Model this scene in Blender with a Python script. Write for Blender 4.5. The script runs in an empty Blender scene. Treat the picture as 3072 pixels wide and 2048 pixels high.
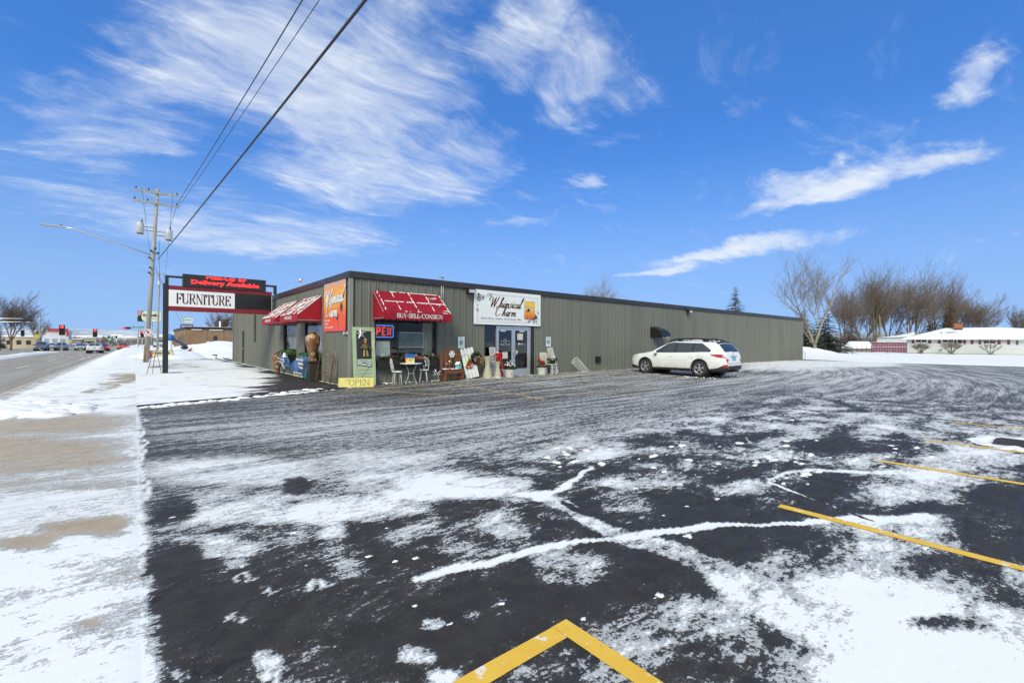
import bpy, bmesh, math, random
import numpy as np
from mathutils import Vector, Matrix, noise as mnoise
R = math.radians
scn = bpy.context.scene
COL = scn.collection

# ------------------------------------------------------------------ camera
EYE = 1.5
F_PX, YAW, PITCH, ROLL = 1365.17, 0.6921162, 0.0015173, 0.0057527
_F = Vector((math.sin(YAW)*math.cos(PITCH), math.cos(YAW)*math.cos(PITCH), math.sin(PITCH)))
_R0 = Vector((math.cos(YAW), -math.sin(YAW), 0)); _U0 = _R0.cross(_F)
_R = math.cos(ROLL)*_R0 + math.sin(ROLL)*_U0
_U = -math.sin(ROLL)*_R0 + math.cos(ROLL)*_U0
cam_d = bpy.data.cameras.new('camera'); cam = bpy.data.objects.new('camera', cam_d); COL.objects.link(cam)
cam_d.sensor_width = 36; cam_d.lens = F_PX/3072*36; cam_d.clip_start = .05; cam_d.clip_end = 20000
M = Matrix.Identity(4)
for i in range(3):
    M[i][0] = _R[i]; M[i][1] = _U[i]; M[i][2] = -_F[i]
M[0][3], M[1][3], M[2][3] = 0, 0, EYE
cam.matrix_world = M
scn.camera = cam

# ------------------------------------------------------------------ sky and sun
SUN_AZ = Vector((-0.80, -0.60, 0)).normalized()      # direction towards the sun, on the ground
SUN_EL = R(38)
w = bpy.data.worlds.new('World'); scn.world = w; w.use_nodes = True
wn = w.node_tree.nodes; wl = w.node_tree.links; wn.clear()
def WN(t, **k):
    n = wn.new(t)
    for a, b in k.items(): setattr(n, a, b)
    return n
def wmath(op, a, b=None, c=None):
    n = WN('ShaderNodeMath', operation=op)
    for i, v in enumerate((a, b, c)):
        if v is None: continue
        if isinstance(v, (int, float)): n.inputs[i].default_value = v
        else: wl.new(v, n.inputs[i])
    return n.outputs[0]
sky = WN('ShaderNodeTexSky', sky_type='NISHITA'); sky.sun_disc = False
sky.sun_elevation = SUN_EL; sky.sun_rotation = math.atan2(SUN_AZ.x, SUN_AZ.y)
sky.altitude = 300; sky.air_density = 1.0; sky.dust_density = .3; sky.ozone_density = 1.6
hs = WN('ShaderNodeHueSaturation'); hs.inputs['Saturation'].default_value = 1.15; hs.inputs['Value'].default_value = 1.0
wl.new(sky.outputs[0], hs.inputs['Color'])
geo = WN('ShaderNodeTexCoord')
sep = WN('ShaderNodeSeparateXYZ'); wl.new(geo.outputs['Generated'], sep.inputs[0])
lift = WN('ShaderNodeVectorMath', operation='ADD'); wl.new(geo.outputs['Generated'], lift.inputs[0]); lift.inputs[1].default_value = (0, 0, .30)
lnrm = WN('ShaderNodeVectorMath', operation='NORMALIZE'); wl.new(lift.outputs[0], lnrm.inputs[0]); wl.new(lnrm.outputs[0], sky.inputs['Vector'])
tint = WN('ShaderNodeMix', data_type='RGBA', blend_type='MULTIPLY'); tint.inputs['Factor'].default_value = 1
wl.new(hs.outputs[0], tint.inputs[6]); tint.inputs[7].default_value = (.76, 1.24, 1.72, 1)
zc = wmath('ADD', wmath('MAXIMUM', sep.outputs[2], 0.0), 0.16)
pu = wmath('DIVIDE', sep.outputs[0], zc); pv = wmath('DIVIDE', sep.outputs[1], zc)
plane = WN('ShaderNodeCombineXYZ'); wl.new(pu, plane.inputs[0]); wl.new(pv, plane.inputs[1])
def dir_px(x, y):
    d = (_F + _R*((x-1536)/F_PX) - _U*((y-1024)/F_PX)).normalized()
    return d
def cloud_uv(x, y):
    d = dir_px(x, y); z = max(d.z, 0)+.16
    return np.array([d.x/z, d.y/z])
def wnoise(vec, scale, detail, rough, dist=0.0, stretch=None, rot=0.0, off=(0, 0, 0)):
    mp = WN('ShaderNodeMapping'); wl.new(vec, mp.inputs[0])
    mp.inputs['Rotation'].default_value = (0, 0, rot)
    mp.inputs['Location'].default_value = off
    if stretch: mp.inputs['Scale'].default_value = stretch
    n = WN('ShaderNodeTexNoise'); wl.new(mp.outputs[0], n.inputs['Vector'])
    n.inputs['Scale'].default_value = scale; n.inputs['Detail'].default_value = detail
    n.inputs['Roughness'].default_value = rough; n.inputs['Distortion'].default_value = dist
    return n.outputs[0]
def wramp(v, lo, hi):
    n = WN('ShaderNodeMapRange', interpolation_type='SMOOTHSTEP'); wl.new(v, n.inputs[0])
    n.inputs[1].default_value = lo; n.inputs[2].default_value = hi
    return n.outputs[0]
bw_n = WN('ShaderNodeTexNoise'); wl.new(plane.outputs[0], bw_n.inputs['Vector']); bw_n.inputs['Scale'].default_value = 2.2; bw_n.inputs['Detail'].default_value = 5; bw_n.inputs['Roughness'].default_value = .6
bw_s = WN('ShaderNodeVectorMath', operation='SUBTRACT'); wl.new(bw_n.outputs['Color'], bw_s.inputs[0]); bw_s.inputs[1].default_value = (.5, .5, .5)
bw_m = WN('ShaderNodeVectorMath', operation='SCALE'); wl.new(bw_s.outputs[0], bw_m.inputs[0]); bw_m.inputs['Scale'].default_value = .62
bw_a = WN('ShaderNodeVectorMath', operation='ADD'); wl.new(plane.outputs[0], bw_a.inputs[0]); wl.new(bw_m.outputs[0], bw_a.inputs[1])
def cloud_bank(p0, p1, width, amp):
    """soft elongated bank of cirrus between two directions of the sky"""
    a, b = cloud_uv(*p0), cloud_uv(*p1)
    c = (a+b)/2; d = b-a; L = np.linalg.norm(d)/2; ang = math.atan2(d[1], d[0])
    mp = WN('ShaderNodeMapping', vector_type='TEXTURE'); wl.new(bw_a.outputs[0], mp.inputs[0])
    mp.inputs['Location'].default_value = (c[0], c[1], 0); mp.inputs['Rotation'].default_value = (0, 0, ang)
    mp.inputs['Scale'].default_value = (L, width, 1)
    ln = WN('ShaderNodeVectorMath', operation='LENGTH'); wl.new(mp.outputs[0], ln.inputs[0])
    n = WN('ShaderNodeMapRange', interpolation_type='SMOOTHERSTEP'); wl.new(ln.outputs['Value'], n.inputs[0])
    n.inputs[1].default_value = 1.45; n.inputs[2].default_value = 0.0; n.inputs[3].default_value = 0; n.inputs[4].default_value = amp
    return n.outputs[0]
banks = [
    # (from px, to px, half width on the cloud plane, amount)
    ((600, 440), (1500, 150), .75, .74), ((330, 30), (800, 330), .42, .62), ((700, 580), (1520, 480), .60, .72),
    ((0, 200), (620, 480), .6, .58), ((0, 640), (1300, 760), .55, .66), ((1100, 300), (1500, 600), .42, .58),
    ((0, 470), (520, 720), .45, .48), ((1350, 30), (1750, 200), .36, .62), ((1450, 300), (2070, 205), .22, .62),
    ((2150, 640), (2950, 440), .24, .92), ((2230, 600), (2780, 470), .20, .60), ((1850, 810), (2640, 690), .22, .86), ((900, 60), (1300, 260), .4, .6), ((2120, 670), (2560, 540), .16, .80), ((1800, 840), (2200, 780), .14, .80), ((2600, 560), (3072, 420), .15, .78), ((2750, 320), (3072, 200), .16, .70),
    ((2100, 250), (2350, 380), .14, .42), ((2820, 290), (3072, 180), .12, .52), ((1640, 560), (1880, 540), .12, .52),
    ((1420, 700), (1820, 620), .14, .48), ((1830, 420), (2010, 340), .10, .34), ((2960, 110), (3072, 50), .07, .45),
    ((1500, 780), (1760, 770), .10, .32), ((2750, 690), (2900, 670), .07, .30), ((1960, 300), (1990, 260), .05, .3), ((2800, 440), (3072, 400), .1, .42),
]
acc = None
for b in banks:
    o = cloud_bank(*b)
    acc = o if acc is None else wmath('MAXIMUM', acc, o)
warp_n = WN('ShaderNodeTexNoise'); wl.new(plane.outputs[0], warp_n.inputs['Vector']); warp_n.inputs['Scale'].default_value = 1.1; warp_n.inputs['Detail'].default_value = 3
wsub = WN('ShaderNodeVectorMath', operation='SUBTRACT'); wl.new(warp_n.outputs['Color'], wsub.inputs[0]); wsub.inputs[1].default_value = (.5, .5, .5)
wsc = WN('ShaderNodeVectorMath', operation='SCALE'); wl.new(wsub.outputs[0], wsc.inputs[0]); wsc.inputs['Scale'].default_value = .55
wadd = WN('ShaderNodeVectorMath', operation='ADD'); wl.new(plane.outputs[0], wadd.inputs[0]); wl.new(wsc.outputs[0], wadd.inputs[1])
WV = wadd.outputs[0]
wisp = wnoise(WV, 1.7, 10, .64, .5, (1.0, 2.2, 1), R(38))
fine = wnoise(WV, 5.0, 9, .68, .4, (1.0, 3.4, 1), R(60), (3, 1, 0))
puff = wnoise(WV, 2.6, 10, .66, .8, (1, 1.5, 1), R(-20), (7, 2, 0))
tex = wmath('ADD', wmath('ADD', wmath('MULTIPLY', wisp, .46), wmath('MULTIPLY', fine, .32)), wmath('MULTIPLY', puff, .32))
thin = wmath('MULTIPLY', wramp(tex, .57, .80), .34)
# unseen cirrus added on the sun's side of the sky to whiten the ambient light
dsun = WN('ShaderNodeVectorMath', operation='DOT_PRODUCT'); wl.new(geo.outputs['Generated'], dsun.inputs[0]); dsun.inputs[1].default_value = (SUN_AZ.x, SUN_AZ.y, .25)
veil = WN('ShaderNodeMapRange', interpolation_type='SMOOTHSTEP'); wl.new(dsun.outputs['Value'], veil.inputs[0])
veil.inputs[1].default_value = -.36; veil.inputs[2].default_value = .45; veil.inputs[3].default_value = 0; veil.inputs[4].default_value = .95
acc = wmath('MAXIMUM', acc, veil.outputs[0])
dens = wmath('SUBTRACT', wmath('ADD', tex, wmath('MULTIPLY', acc, .62)), .765)
cl = wmath('ADD', wramp(dens, -.07, .46), thin)
lowf = wramp(sep.outputs[2], .0, .12)
cl = wmath('MINIMUM', wmath('MULTIPLY', cl, wmath('ADD', wmath('MULTIPLY', lowf, .8), .2)), .93)
mixc = WN('ShaderNodeMix', data_type='RGBA'); wl.new(cl, mixc.inputs['Factor'])
hz = WN('ShaderNodeMapRange', interpolation_type='SMOOTHSTEP'); wl.new(sep.outputs[2], hz.inputs[0])
hz.inputs[1].default_value = .42; hz.inputs[2].default_value = -.05; hz.inputs[3].default_value = 0; hz.inputs[4].default_value = .88
hmix = WN('ShaderNodeMix', data_type='RGBA'); wl.new(hz.outputs[0], hmix.inputs['Factor']); wl.new(tint.outputs[2], hmix.inputs[6]); hmix.inputs[7].default_value = (2.3, 3.5, 5.3, 1)
wl.new(hmix.outputs[2], mixc.inputs[6]); mixc.inputs[7].default_value = (5.2, 5.6, 6.1, 1)
bg = WN('ShaderNodeBackground'); bg.inputs['Strength'].default_value = .09
wl.new(mixc.outputs[2], bg.inputs['Color'])
wo = WN('ShaderNodeOutputWorld'); wl.new(bg.outputs[0], wo.inputs[0])

sun_d = bpy.data.lights.new('sun', 'SUN'); sun_d.energy = 1.5; sun_d.angle = R(22); sun_d.color = (1.0, .965, .71)
sun = bpy.data.objects.new('sun', sun_d); COL.objects.link(sun)
sdir = Vector((SUN_AZ.x*math.cos(SUN_EL), SUN_AZ.y*math.cos(SUN_EL), math.sin(SUN_EL)))
sun.rotation_euler = sdir.to_track_quat('Z', 'Y').to_euler()
sun.location = sdir*60
scn.view_settings.view_transform = 'Standard'; scn.view_settings.look = 'None'
scn.view_settings.exposure = .84; scn.view_settings.gamma = 1; scn.view_settings.use_curve_mapping = False
scn.cycles.max_bounces = 6; scn.cycles.transparent_max_bounces = 8

# ------------------------------------------------------------------ pixels to places
def ray(x, y):
    return _F + _R*((x-1536)/F_PX) - _U*((y-1024)/F_PX)
def G(x, y, z=0.0):                      # where a photo pixel meets the level z
    d = ray(x, y); t = (z-EYE)/d.z
    return Vector((d.x*t, d.y*t, z))
def WX(x, y, X):                         # ... meets a wall X = const
    d = ray(x, y); t = X/d.x
    return Vector((X, d.y*t, EYE+d.z*t))
def WY(x, y, Y):
    d = ray(x, y); t = Y/d.y
    return Vector((d.x*t, Y, EYE+d.z*t))
def DP(x, y, depth):                     # ... at a distance along the view axis
    d = ray(x, y)
    return Vector((d.x*depth, d.y*depth, EYE+d.z*depth))
def zz(x0, y0, s): return lambda a, b: (x0+a/s, y0+b/s)
Z1 = zz(680, 780, 3.734); Z2 = zz(1080, 820, 4.356); Z3 = zz(1340, 840, 4.9); Z4 = zz(1860, 960, 5.88)
Z5 = zz(2300, 760, 3.0466); Z6 = zz(0, 880, 4.356); Z7 = zz(380, 520, 2.53); Z8 = zz(1680, 820, 3.095)
def project_np(P):
    P = np.asarray(P, float)-np.array([0, 0, EYE])
    zc_ = P@np.array(_F); zc_ = np.where(np.abs(zc_) < 1e-6, 1e-6, zc_)
    return 1536+F_PX*(P@np.array(_R))/zc_, 1024-F_PX*(P@np.array(_U))/zc_, zc_

# ------------------------------------------------------------------ mesh helper
class MB:
    def __init__(s): s.v = []; s.f = []; s.smooth = False
    def add(s, verts, faces, m=None):
        o = len(s.v)
        for p in verts:
            p = Vector(p)
            s.v.append(m @ p if m is not None else p)
        s.f += [tuple(i+o for i in f) for f in faces]
        return s
    def box(s, c, d, m=None, rz=0, taper=1.0):
        x, y, z = d[0]/2, d[1]/2, d[2]/2; t = taper
        vs = [(-x, -y, -z), (x, -y, -z), (x, y, -z), (-x, y, -z), (-x*t, -y*t, z), (x*t, -y*t, z), (x*t, y*t, z), (-x*t, y*t, z)]
        mm = Matrix.Translation(c) @ Matrix.Rotation(rz, 4, 'Z')
        if m is not None: mm = Matrix.Translation(c) @ m
        return s.add(vs, [(0, 3, 2, 1), (4, 5, 6, 7), (0, 1, 5, 4), (1, 2, 6, 5), (2, 3, 7, 6), (3, 0, 4, 7)], mm)
    def bb(s, x0, x1, y0, y1, z0, z1):
        return s.box(((x0+x1)/2, (y0+y1)/2, (z0+z1)/2), (abs(x1-x0), abs(y1-y0), abs(z1-z0)))
    def bbv(s, x0, x1, y0, y1, z0, z1, b=.01):
        """box with bevelled vertical edges"""
        b = min(b, abs(x1-x0)*.4, abs(y1-y0)*.4)
        p = [(x0+b, y0), (x1-b, y0), (x1, y0+b), (x1, y1-b), (x1-b, y1), (x0+b, y1), (x0, y1-b), (x0, y0+b)]
        n = 8
        return s.add([(a, c, z0) for a, c in p]+[(a, c, z1) for a, c in p],
                     [tuple(range(n-1, -1, -1)), tuple(range(n, 2*n))]+[(i, (i+1) % n, n+(i+1) % n, n+i) for i in range(n)])
    def cyl(s, p0, p1, r0, r1=None, n=10, caps=True):
        r1 = r0 if r1 is None else r1
        p0, p1 = Vector(p0), Vector(p1); d = p1-p0
        if d.length < 1e-9: return s
        q = d.to_track_quat('Z', 'Y')
        vs = []
        for p, r in ((p0, r0), (p1, r1)):
            for i in range(n):
                a = 2*math.pi*i/n
                vs.append(p + q @ Vector((math.cos(a)*r, math.sin(a)*r, 0)))
        fs = [(i, (i+1) % n, n+(i+1) % n, n+i) for i in range(n)]
        if caps: fs += [tuple(range(n-1, -1, -1)), tuple(range(n, 2*n))]
        return s.add(vs, fs)
    def tube(s, pts, r, n=6, closed=False):
        pts = [Vector(p) for p in pts]; k = len(pts); rs = r if hasattr(r, '__len__') else [r]*k
        vs = []; up = Vector((.3, .2, 1))
        for i, p in enumerate(pts):
            a = pts[(i-1) % k] if (closed or i > 0) else p
            b = pts[(i+1) % k] if (closed or i < k-1) else p
            t = (b-a)
            if t.length < 1e-9: t = Vector((0, 0, 1))
            t.normalize()
            u = t.cross(up)
            if u.length < 1e-3: u = t.cross(Vector((1, 0, 0)))
            u.normalize(); v = t.cross(u)
            for j in range(n):
                an = 2*math.pi*j/n
                vs.append(p+(u*math.cos(an)+v*math.sin(an))*rs[i])
        fs = []
        for i in range(k if closed else k-1):
            for j in range(n):
                a = i*n+j; b = i*n+(j+1) % n; c = ((i+1) % k)*n+(j+1) % n; d = ((i+1) % k)*n+j
                fs.append((a, b, c, d))
        if not closed: fs += [tuple(range(n-1, -1, -1)), tuple(range((k-1)*n, k*n))]
        return s.add(vs, fs)
    def lathe(s, prof, n=24, c=(0, 0, 0), m=None, caps=True):
        vs = []; k = len(prof)
        for r, z in prof:
            for j in range(n):
                a = 2*math.pi*j/n
                vs.append((c[0]+r*math.cos(a), c[1]+r*math.sin(a), c[2]+z))
        fs = [(i*n+j, i*n+(j+1) % n, (i+1)*n+(j+1) % n, (i+1)*n+j) for i in range(k-1) for j in range(n)]
        if caps: fs += [tuple(range(n-1, -1, -1)), tuple(range((k-1)*n, k*n))]
        return s.add(vs, fs, m)
    def prism(s, poly, y0, y1):
        """polygon in the xz plane (counter-clockwise seen from -y) between two y"""
        n = len(poly)
        vs = [(x, y0, z) for x, z in poly]+[(x, y1, z) for x, z in poly]
        return s.add(vs, [tuple(range(n)), tuple(range(2*n-1, n-1, -1))]+[(i, n+i, n+(i+1) % n, (i+1) % n) for i in range(n)])
    def blob(s, c, rx, ry, rz, seed=0, nu=8, nv=4, jit=.25, base=0.0):
        rnd = random.Random(seed); vs = []; fs = []
        for i in range(nv):
            ph = math.pi/2*i/nv
            for j in range(nu):
                a = 2*math.pi*j/nu
                k = 1+rnd.uniform(-jit, jit)
                vs.append((c[0]+rx*k*math.cos(a)*math.cos(ph), c[1]+ry*k*math.sin(a)*math.cos(ph), c[2]+base+rz*math.sin(ph)*(1+rnd.uniform(-jit, jit)*.5)))
        vs.append((c[0], c[1], c[2]+rz))
        for i in range(nv-1):
            for j in range(nu):
                fs.append((i*nu+j, i*nu+(j+1) % nu, (i+1)*nu+(j+1) % nu, (i+1)*nu+j))
        for j in range(nu): fs.append(((nv-1)*nu+j, (nv-1)*nu+(j+1) % nu, nv*nu))
        return s.add(vs, fs)
    def ball(s, c, r, n=10, sc=(1, 1, 1)):
        prof = [(max(.001, math.sin(math.pi*i/(n//2+1))*r), -math.cos(math.pi*i/(n//2+1))*r) for i in range(n//2+2)]
        return s.lathe(prof, n, (0, 0, 0), Matrix.Translation(c) @ Matrix.Diagonal((*sc, 1)))
    def mesh(s, name):
        me = bpy.data.meshes.new(name); me.from_pydata([tuple(p) for p in s.v], [], s.f)
        if s.smooth: me.shade_smooth()
        me.update(); return me

def new_obj(name, data, parent=None):
    o = bpy.data.objects.new(name, data); COL.objects.link(o)
    if parent is not None: o.parent = parent
    return o
def tag(o, label=None, cat=None, group=None, kind=None):
    if label: o['label'] = label
    if cat: o['category'] = cat
    if group: o['group'] = group
    if kind: o['kind'] = kind
    return o
def thing(name, label, cat, loc=(0, 0, 0), rz=0.0, group=None, rx=0.0, ry=0.0):
    o = new_obj(name, None); o.empty_display_size = .1
    o.location = loc; o.rotation_euler = (rx, ry, rz)
    return tag(o, label, cat, group)
def part(name, mb, mat, parent=None, smooth=None, label=None, cat=None, group=None, kind=None, loc=None):
    if smooth is not None: mb.smooth = smooth
    me = mb.mesh(name) if isinstance(mb, MB) else mb
    if mat is not None and len(me.materials) == 0: me.materials.append(mat)
    o = new_obj(name, me, parent)
    if smooth == 'auto': pass
    if loc is not None: o.location = loc
    return tag(o, label, cat, group, kind)
def copy_tree(o, parent=None):
    c = o.copy(); COL.objects.link(c)
    if parent is not None: c.parent = parent
    for ch in list(o.children): copy_tree(ch, c)
    return c
def bev(o, wdt=.006, seg=2, ang=35):
    m = o.modifiers.new('bevel', 'BEVEL'); m.width = wdt; m.segments = seg; m.limit_method = 'ANGLE'; m.angle_limit = R(ang)
    return o
def auto_smooth(o, ang=40):
    me = o.data; me.shade_smooth()
    try: me.set_sharp_from_angle(angle=R(ang))
    except Exception: pass
    return o

# ------------------------------------------------------------------ materials
MATS = {}
class NT:
    """small wrapper to wire shader nodes"""
    def __init__(s, name):
        s.m = bpy.data.materials.new(name); s.m.use_nodes = True
        s.n = s.m.node_tree.nodes; s.l = s.m.node_tree.links; s.n.clear()
        s.out = s.n.new('ShaderNodeOutputMaterial'); s.tc = s.n.new('ShaderNodeTexCoord'); s.pos = s.tc.outputs['Object']
    def set(s, sock, v):
        if v is None: return
        if isinstance(v, bpy.types.NodeSocket): s.l.new(v, sock)
        elif isinstance(v, (tuple, list)) and len(v) == 3 and sock.type == 'RGBA': sock.default_value = (*v, 1)
        else: sock.default_value = v
    def mth(s, op, a, b=None, c=None, clamp=False):
        n = s.n.new('ShaderNodeMath'); n.operation = op; n.use_clamp = clamp
        for i, v in enumerate((a, b, c)): s.set(n.inputs[i], v)
        return n.outputs[0]
    def noise(s, scale, detail=4, rough=.5, stretch=None, dist=0, vec=None, rot=(0, 0, 0), off=(0, 0, 0), col=False):
        v = vec or s.pos
        if stretch or off != (0, 0, 0) or rot != (0, 0, 0):
            mp = s.n.new('ShaderNodeMapping'); s.l.new(v, mp.inputs[0])
            mp.inputs['Scale'].default_value = stretch or (1, 1, 1); mp.inputs['Location'].default_value = off; mp.inputs['Rotation'].default_value = rot
            v = mp.outputs[0]
        n = s.n.new('ShaderNodeTexNoise'); s.l.new(v, n.inputs['Vector'])
        s.set(n.inputs['Scale'], scale); s.set(n.inputs['Detail'], detail); s.set(n.inputs['Roughness'], rough); s.set(n.inputs['Distortion'], dist)
        return n.outputs['Color' if col else 0]
    def voro(s, scale, feature='F1', vec=None, stretch=None, out='Distance', rnd=1.0):
        v = vec or s.pos
        if stretch:
            mp = s.n.new('ShaderNodeMapping'); s.l.new(v, mp.inputs[0]); mp.inputs['Scale'].default_value = stretch; v = mp.outputs[0]
        n = s.n.new('ShaderNodeTexVoronoi'); n.feature = feature; s.l.new(v, n.inputs['Vector']); s.set(n.inputs['Scale'], scale); s.set(n.inputs['Randomness'], rnd)
        return n.outputs[out]
    def ramp(s, v, lo, hi, a=0.0, b=1.0, smooth=True):
        n = s.n.new('ShaderNodeMapRange'); n.interpolation_type = 'SMOOTHSTEP' if smooth else 'LINEAR'
        s.set(n.inputs[0], v); s.set(n.inputs[1], lo); s.set(n.inputs[2], hi); s.set(n.inputs[3], a); s.set(n.inputs[4], b)
        return n.outputs[0]
    def mix(s, f, a, b, mode='MIX'):
        n = s.n.new('ShaderNodeMix'); n.data_type = 'RGBA'; n.blend_type = mode
        s.set(n.inputs['Factor'], f); s.set(n.inputs[6], a); s.set(n.inputs[7], b)
        return n.outputs[2]
    def attr(s, name):
        n = s.n.new('ShaderNodeAttribute'); n.attribute_name = name
        sp = s.n.new('ShaderNodeSeparateColor'); s.l.new(n.outputs['Color'], sp.inputs[0])
        return sp.outputs
    def world(s): return s.n.new('ShaderNodeNewGeometry').outputs['Position']
    def rand(s): return s.n.new('ShaderNodeObjectInfo').outputs['Random']
    def sepxyz(s, v=None):
        n = s.n.new('ShaderNodeSeparateXYZ'); s.l.new(v or s.pos, n.inputs[0]); return n.outputs
    def bump(s, h, strength=.3, dist=.01):
        n = s.n.new('ShaderNodeBump'); s.l.new(h, n.inputs['Height']); s.set(n.inputs['Strength'], strength); s.set(n.inputs['Distance'], dist)
        return n.outputs[0]
    def done(s, color, rough=.6, metal=0.0, normal=None, spec=None, coat=None, emit=None, emit_s=0.0, sub=None):
        b = s.n.new('ShaderNodeBsdfPrincipled')
        s.set(b.inputs['Base Color'], color); s.set(b.inputs['Roughness'], rough); s.set(b.inputs['Metallic'], metal)
        if spec is not None: s.set(b.inputs['Specular IOR Level'], spec)
        if coat is not None: s.set(b.inputs['Coat Weight'], coat); s.set(b.inputs['Coat Roughness'], .05)
        if normal is not None: s.l.new(normal, b.inputs['Normal'])
        if emit is not None: s.set(b.inputs['Emission Color'], emit); s.set(b.inputs['Emission Strength'], emit_s)
        s.l.new(b.outputs[0], s.out.inputs[0]); s.bsdf = b
        return s.m
def mat(name, col, rough=.6, metal=0.0, var=.12, scale=6.0, bump=0.0, coat=None, spec=None, dirt=0.0, emit=None, emit_s=0.0, stretch=None):
    """painted or plain surface with gentle mottling and optional dirt"""
    if name in MATS: return MATS[name]
    t = NT(name)
    n = t.noise(scale, 5, .6, stretch)
    f = t.ramp(n, .3, .7, 1-var, 1+var, False)
    c = t.mix(1.0, (*col, 1), f, 'MULTIPLY')
    if dirt:
        d = t.noise(scale*.45, 6, .7, stretch, .4, off=(5, 3, 1))
        c = t.mix(t.ramp(d, .5, .75, 0, dirt), c, (.14, .115, .085, 1))
    r = t.ramp(t.noise(scale*2.3, 4, .6), .3, .7, max(.02, rough-.08), min(1, rough+.08), False)
    nm = t.bump(t.noise(scale*8, 5, .6, stretch), .35, bump) if bump else None
    MATS[name] = t.done(c, r, metal, nm, spec, coat, emit, emit_s)
    return MATS[name]
def glow(name, col, s):
    if name in MATS: return MATS[name]
    t = NT(name); MATS[name] = t.done((.02, .02, .02), .4, emit=(*col, 1), emit_s=s)
    return MATS[name]
def glass(name, tint=(.9, .95, .95), refl=1.0, dark=.0):
    if name in MATS: return MATS[name]
    t = NT(name)
    fr = t.n.new('ShaderNodeFresnel'); fr.inputs['IOR'].default_value = 1.5
    tr = t.n.new('ShaderNodeBsdfTransparent'); tr.inputs[0].default_value = (*tint, 1)
    gl = t.n.new('ShaderNodeBsdfGlossy'); gl.inputs['Roughness'].default_value = .02; gl.inputs[0].default_value = (refl, refl, refl, 1)
    wv = t.noise(1.3, 3, .5); t.l.new(t.bump(wv, .06, .05), gl.inputs['Normal'])
    mx = t.n.new('ShaderNodeMixShader'); t.l.new(t.mth('MULTIPLY_ADD', fr.outputs[0], .5, dark), mx.inputs[0])
    t.l.new(tr.outputs[0], mx.inputs[1]); t.l.new(gl.outputs[0], mx.inputs[2]); t.l.new(mx.outputs[0], t.out.inputs[0])
    MATS[name] = t.m; return t.m
def snow_mat(name='fresh_snow', dirty=.0):
    if name in MATS: return MATS[name]
    t = NT(name)
    big = t.noise(.6, 6, .6); fine = t.noise(22, 6, .65)
    c = t.mix(t.ramp(big, .35, .7), (.90, .90, .895, 1), (.85, .855, .855, 1))
    if dirty:
        d = t.noise(1.4, 8, .7, None, .4, off=(4, 2, 9))
        c = t.mix(t.ramp(d, .5, .72, 0, dirty), c, (.42, .37, .31, 1))
    h = t.mth('ADD', t.mth('MULTIPLY', t.noise(3.0, 6, .6), .7), t.mth('MULTIPLY', fine, .3))
    MATS[name] = t.done(c, .75, normal=t.bump(h, .5, .05), spec=.25)
    return MATS[name]
SNOW = snow_mat()

# ------------------------------------------------------------------ lettering
def text_mesh(body, size=1.0, bold=0.0, align='LEFT', depth=.0, shear=0.0):
    cu = bpy.data.curves.new('txt', 'FONT'); cu.body = body; cu.size = size; cu.offset = bold; cu.align_x = align
    cu.extrude = depth; cu.shear = shear; cu.resolution_u = 2
    ob = bpy.data.objects.new('txt', cu); COL.objects.link(ob)
    dg = bpy.context.evaluated_depsgraph_get(); dg.update()
    me = bpy.data.meshes.new_from_object(ob.evaluated_get(dg))
    vs = [v.co.copy() for v in me.vertices]; fs = [tuple(p.vertices) for p in me.polygons]
    bpy.data.objects.remove(ob); bpy.data.curves.remove(cu); bpy.data.meshes.remove(me)
    return vs, fs
def lettering(mb, body, width, x, y, z, bold=0.0, height=None, align='LEFT', shear=0.0, clip_top=None, rot=0.0, skew=0.0):
    """put flat letters in the local xz plane at y, fitted to a width (and height)"""
    vs, fs = text_mesh(body, 1.0, bold, 'LEFT', 0, shear)
    if not vs: return
    xs = [v.x for v in vs]; ys = [v.y for v in vs]
    sx = width/(max(xs)-min(xs)); sy = (height/(max(ys)-min(ys))) if height else sx
    x0, y0 = min(xs), (min(ys) if height else 0)
    off = {'LEFT': 0, 'CENTER': -width/2, 'RIGHT': -width}[align]
    pts = []
    for v in vs:
        a = (v.x-x0)*sx+off; b = (v.y-y0)*sy+skew*((v.x-x0)*sx)
        a, b = a*math.cos(rot)-b*math.sin(rot), a*math.sin(rot)+b*math.cos(rot)
        pts.append((x+a, y, z+b))
    if clip_top is not None:
        bm = bmesh.new()
        bv = [bm.verts.new(p) for p in pts]
        for f in fs:
            try: bm.faces.new([bv[i] for i in f])
            except ValueError: pass
        bmesh.ops.bisect_plane(bm, geom=bm.verts[:]+bm.edges[:]+bm.faces[:], plane_co=(0, 0, clip_top), plane_no=(0, 0, 1), clear_outer=True)
        bm.verts.index_update()
        pts = [v.co.copy() for v in bm.verts]; fs = [tuple(v.index for v in f.verts) for f in bm.faces]; bm.free()
    mb.add(pts, fs)
def arc(cx, cz, rx, rz, a0, a1, n=12):
    return [(cx+rx*math.cos(R(a0+(a1-a0)*i/n)), cz+rz*math.sin(R(a0+(a1-a0)*i/n))) for i in range(n+1)]
def spl(pts, n=6):
    out = []; P = [pts[0]]+list(pts)+[pts[-1]]
    for i in range(1, len(P)-2):
        p0, p1, p2, p3 = P[i-1], P[i], P[i+1], P[i+2]
        for k in range(n):
            t = k/n
            out.append(tuple(.5*((2*p1[j])+(-p0[j]+p2[j])*t+(2*p0[j]-5*p1[j]+4*p2[j]-p3[j])*t*t+(-p0[j]+3*p1[j]-3*p2[j]+p3[j])*t**3) for j in (0, 1)))
    out.append(tuple(pts[-1])); return out
def ser(x, z, w=.13): return [(x-w, z), (x+w, z)]
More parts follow.
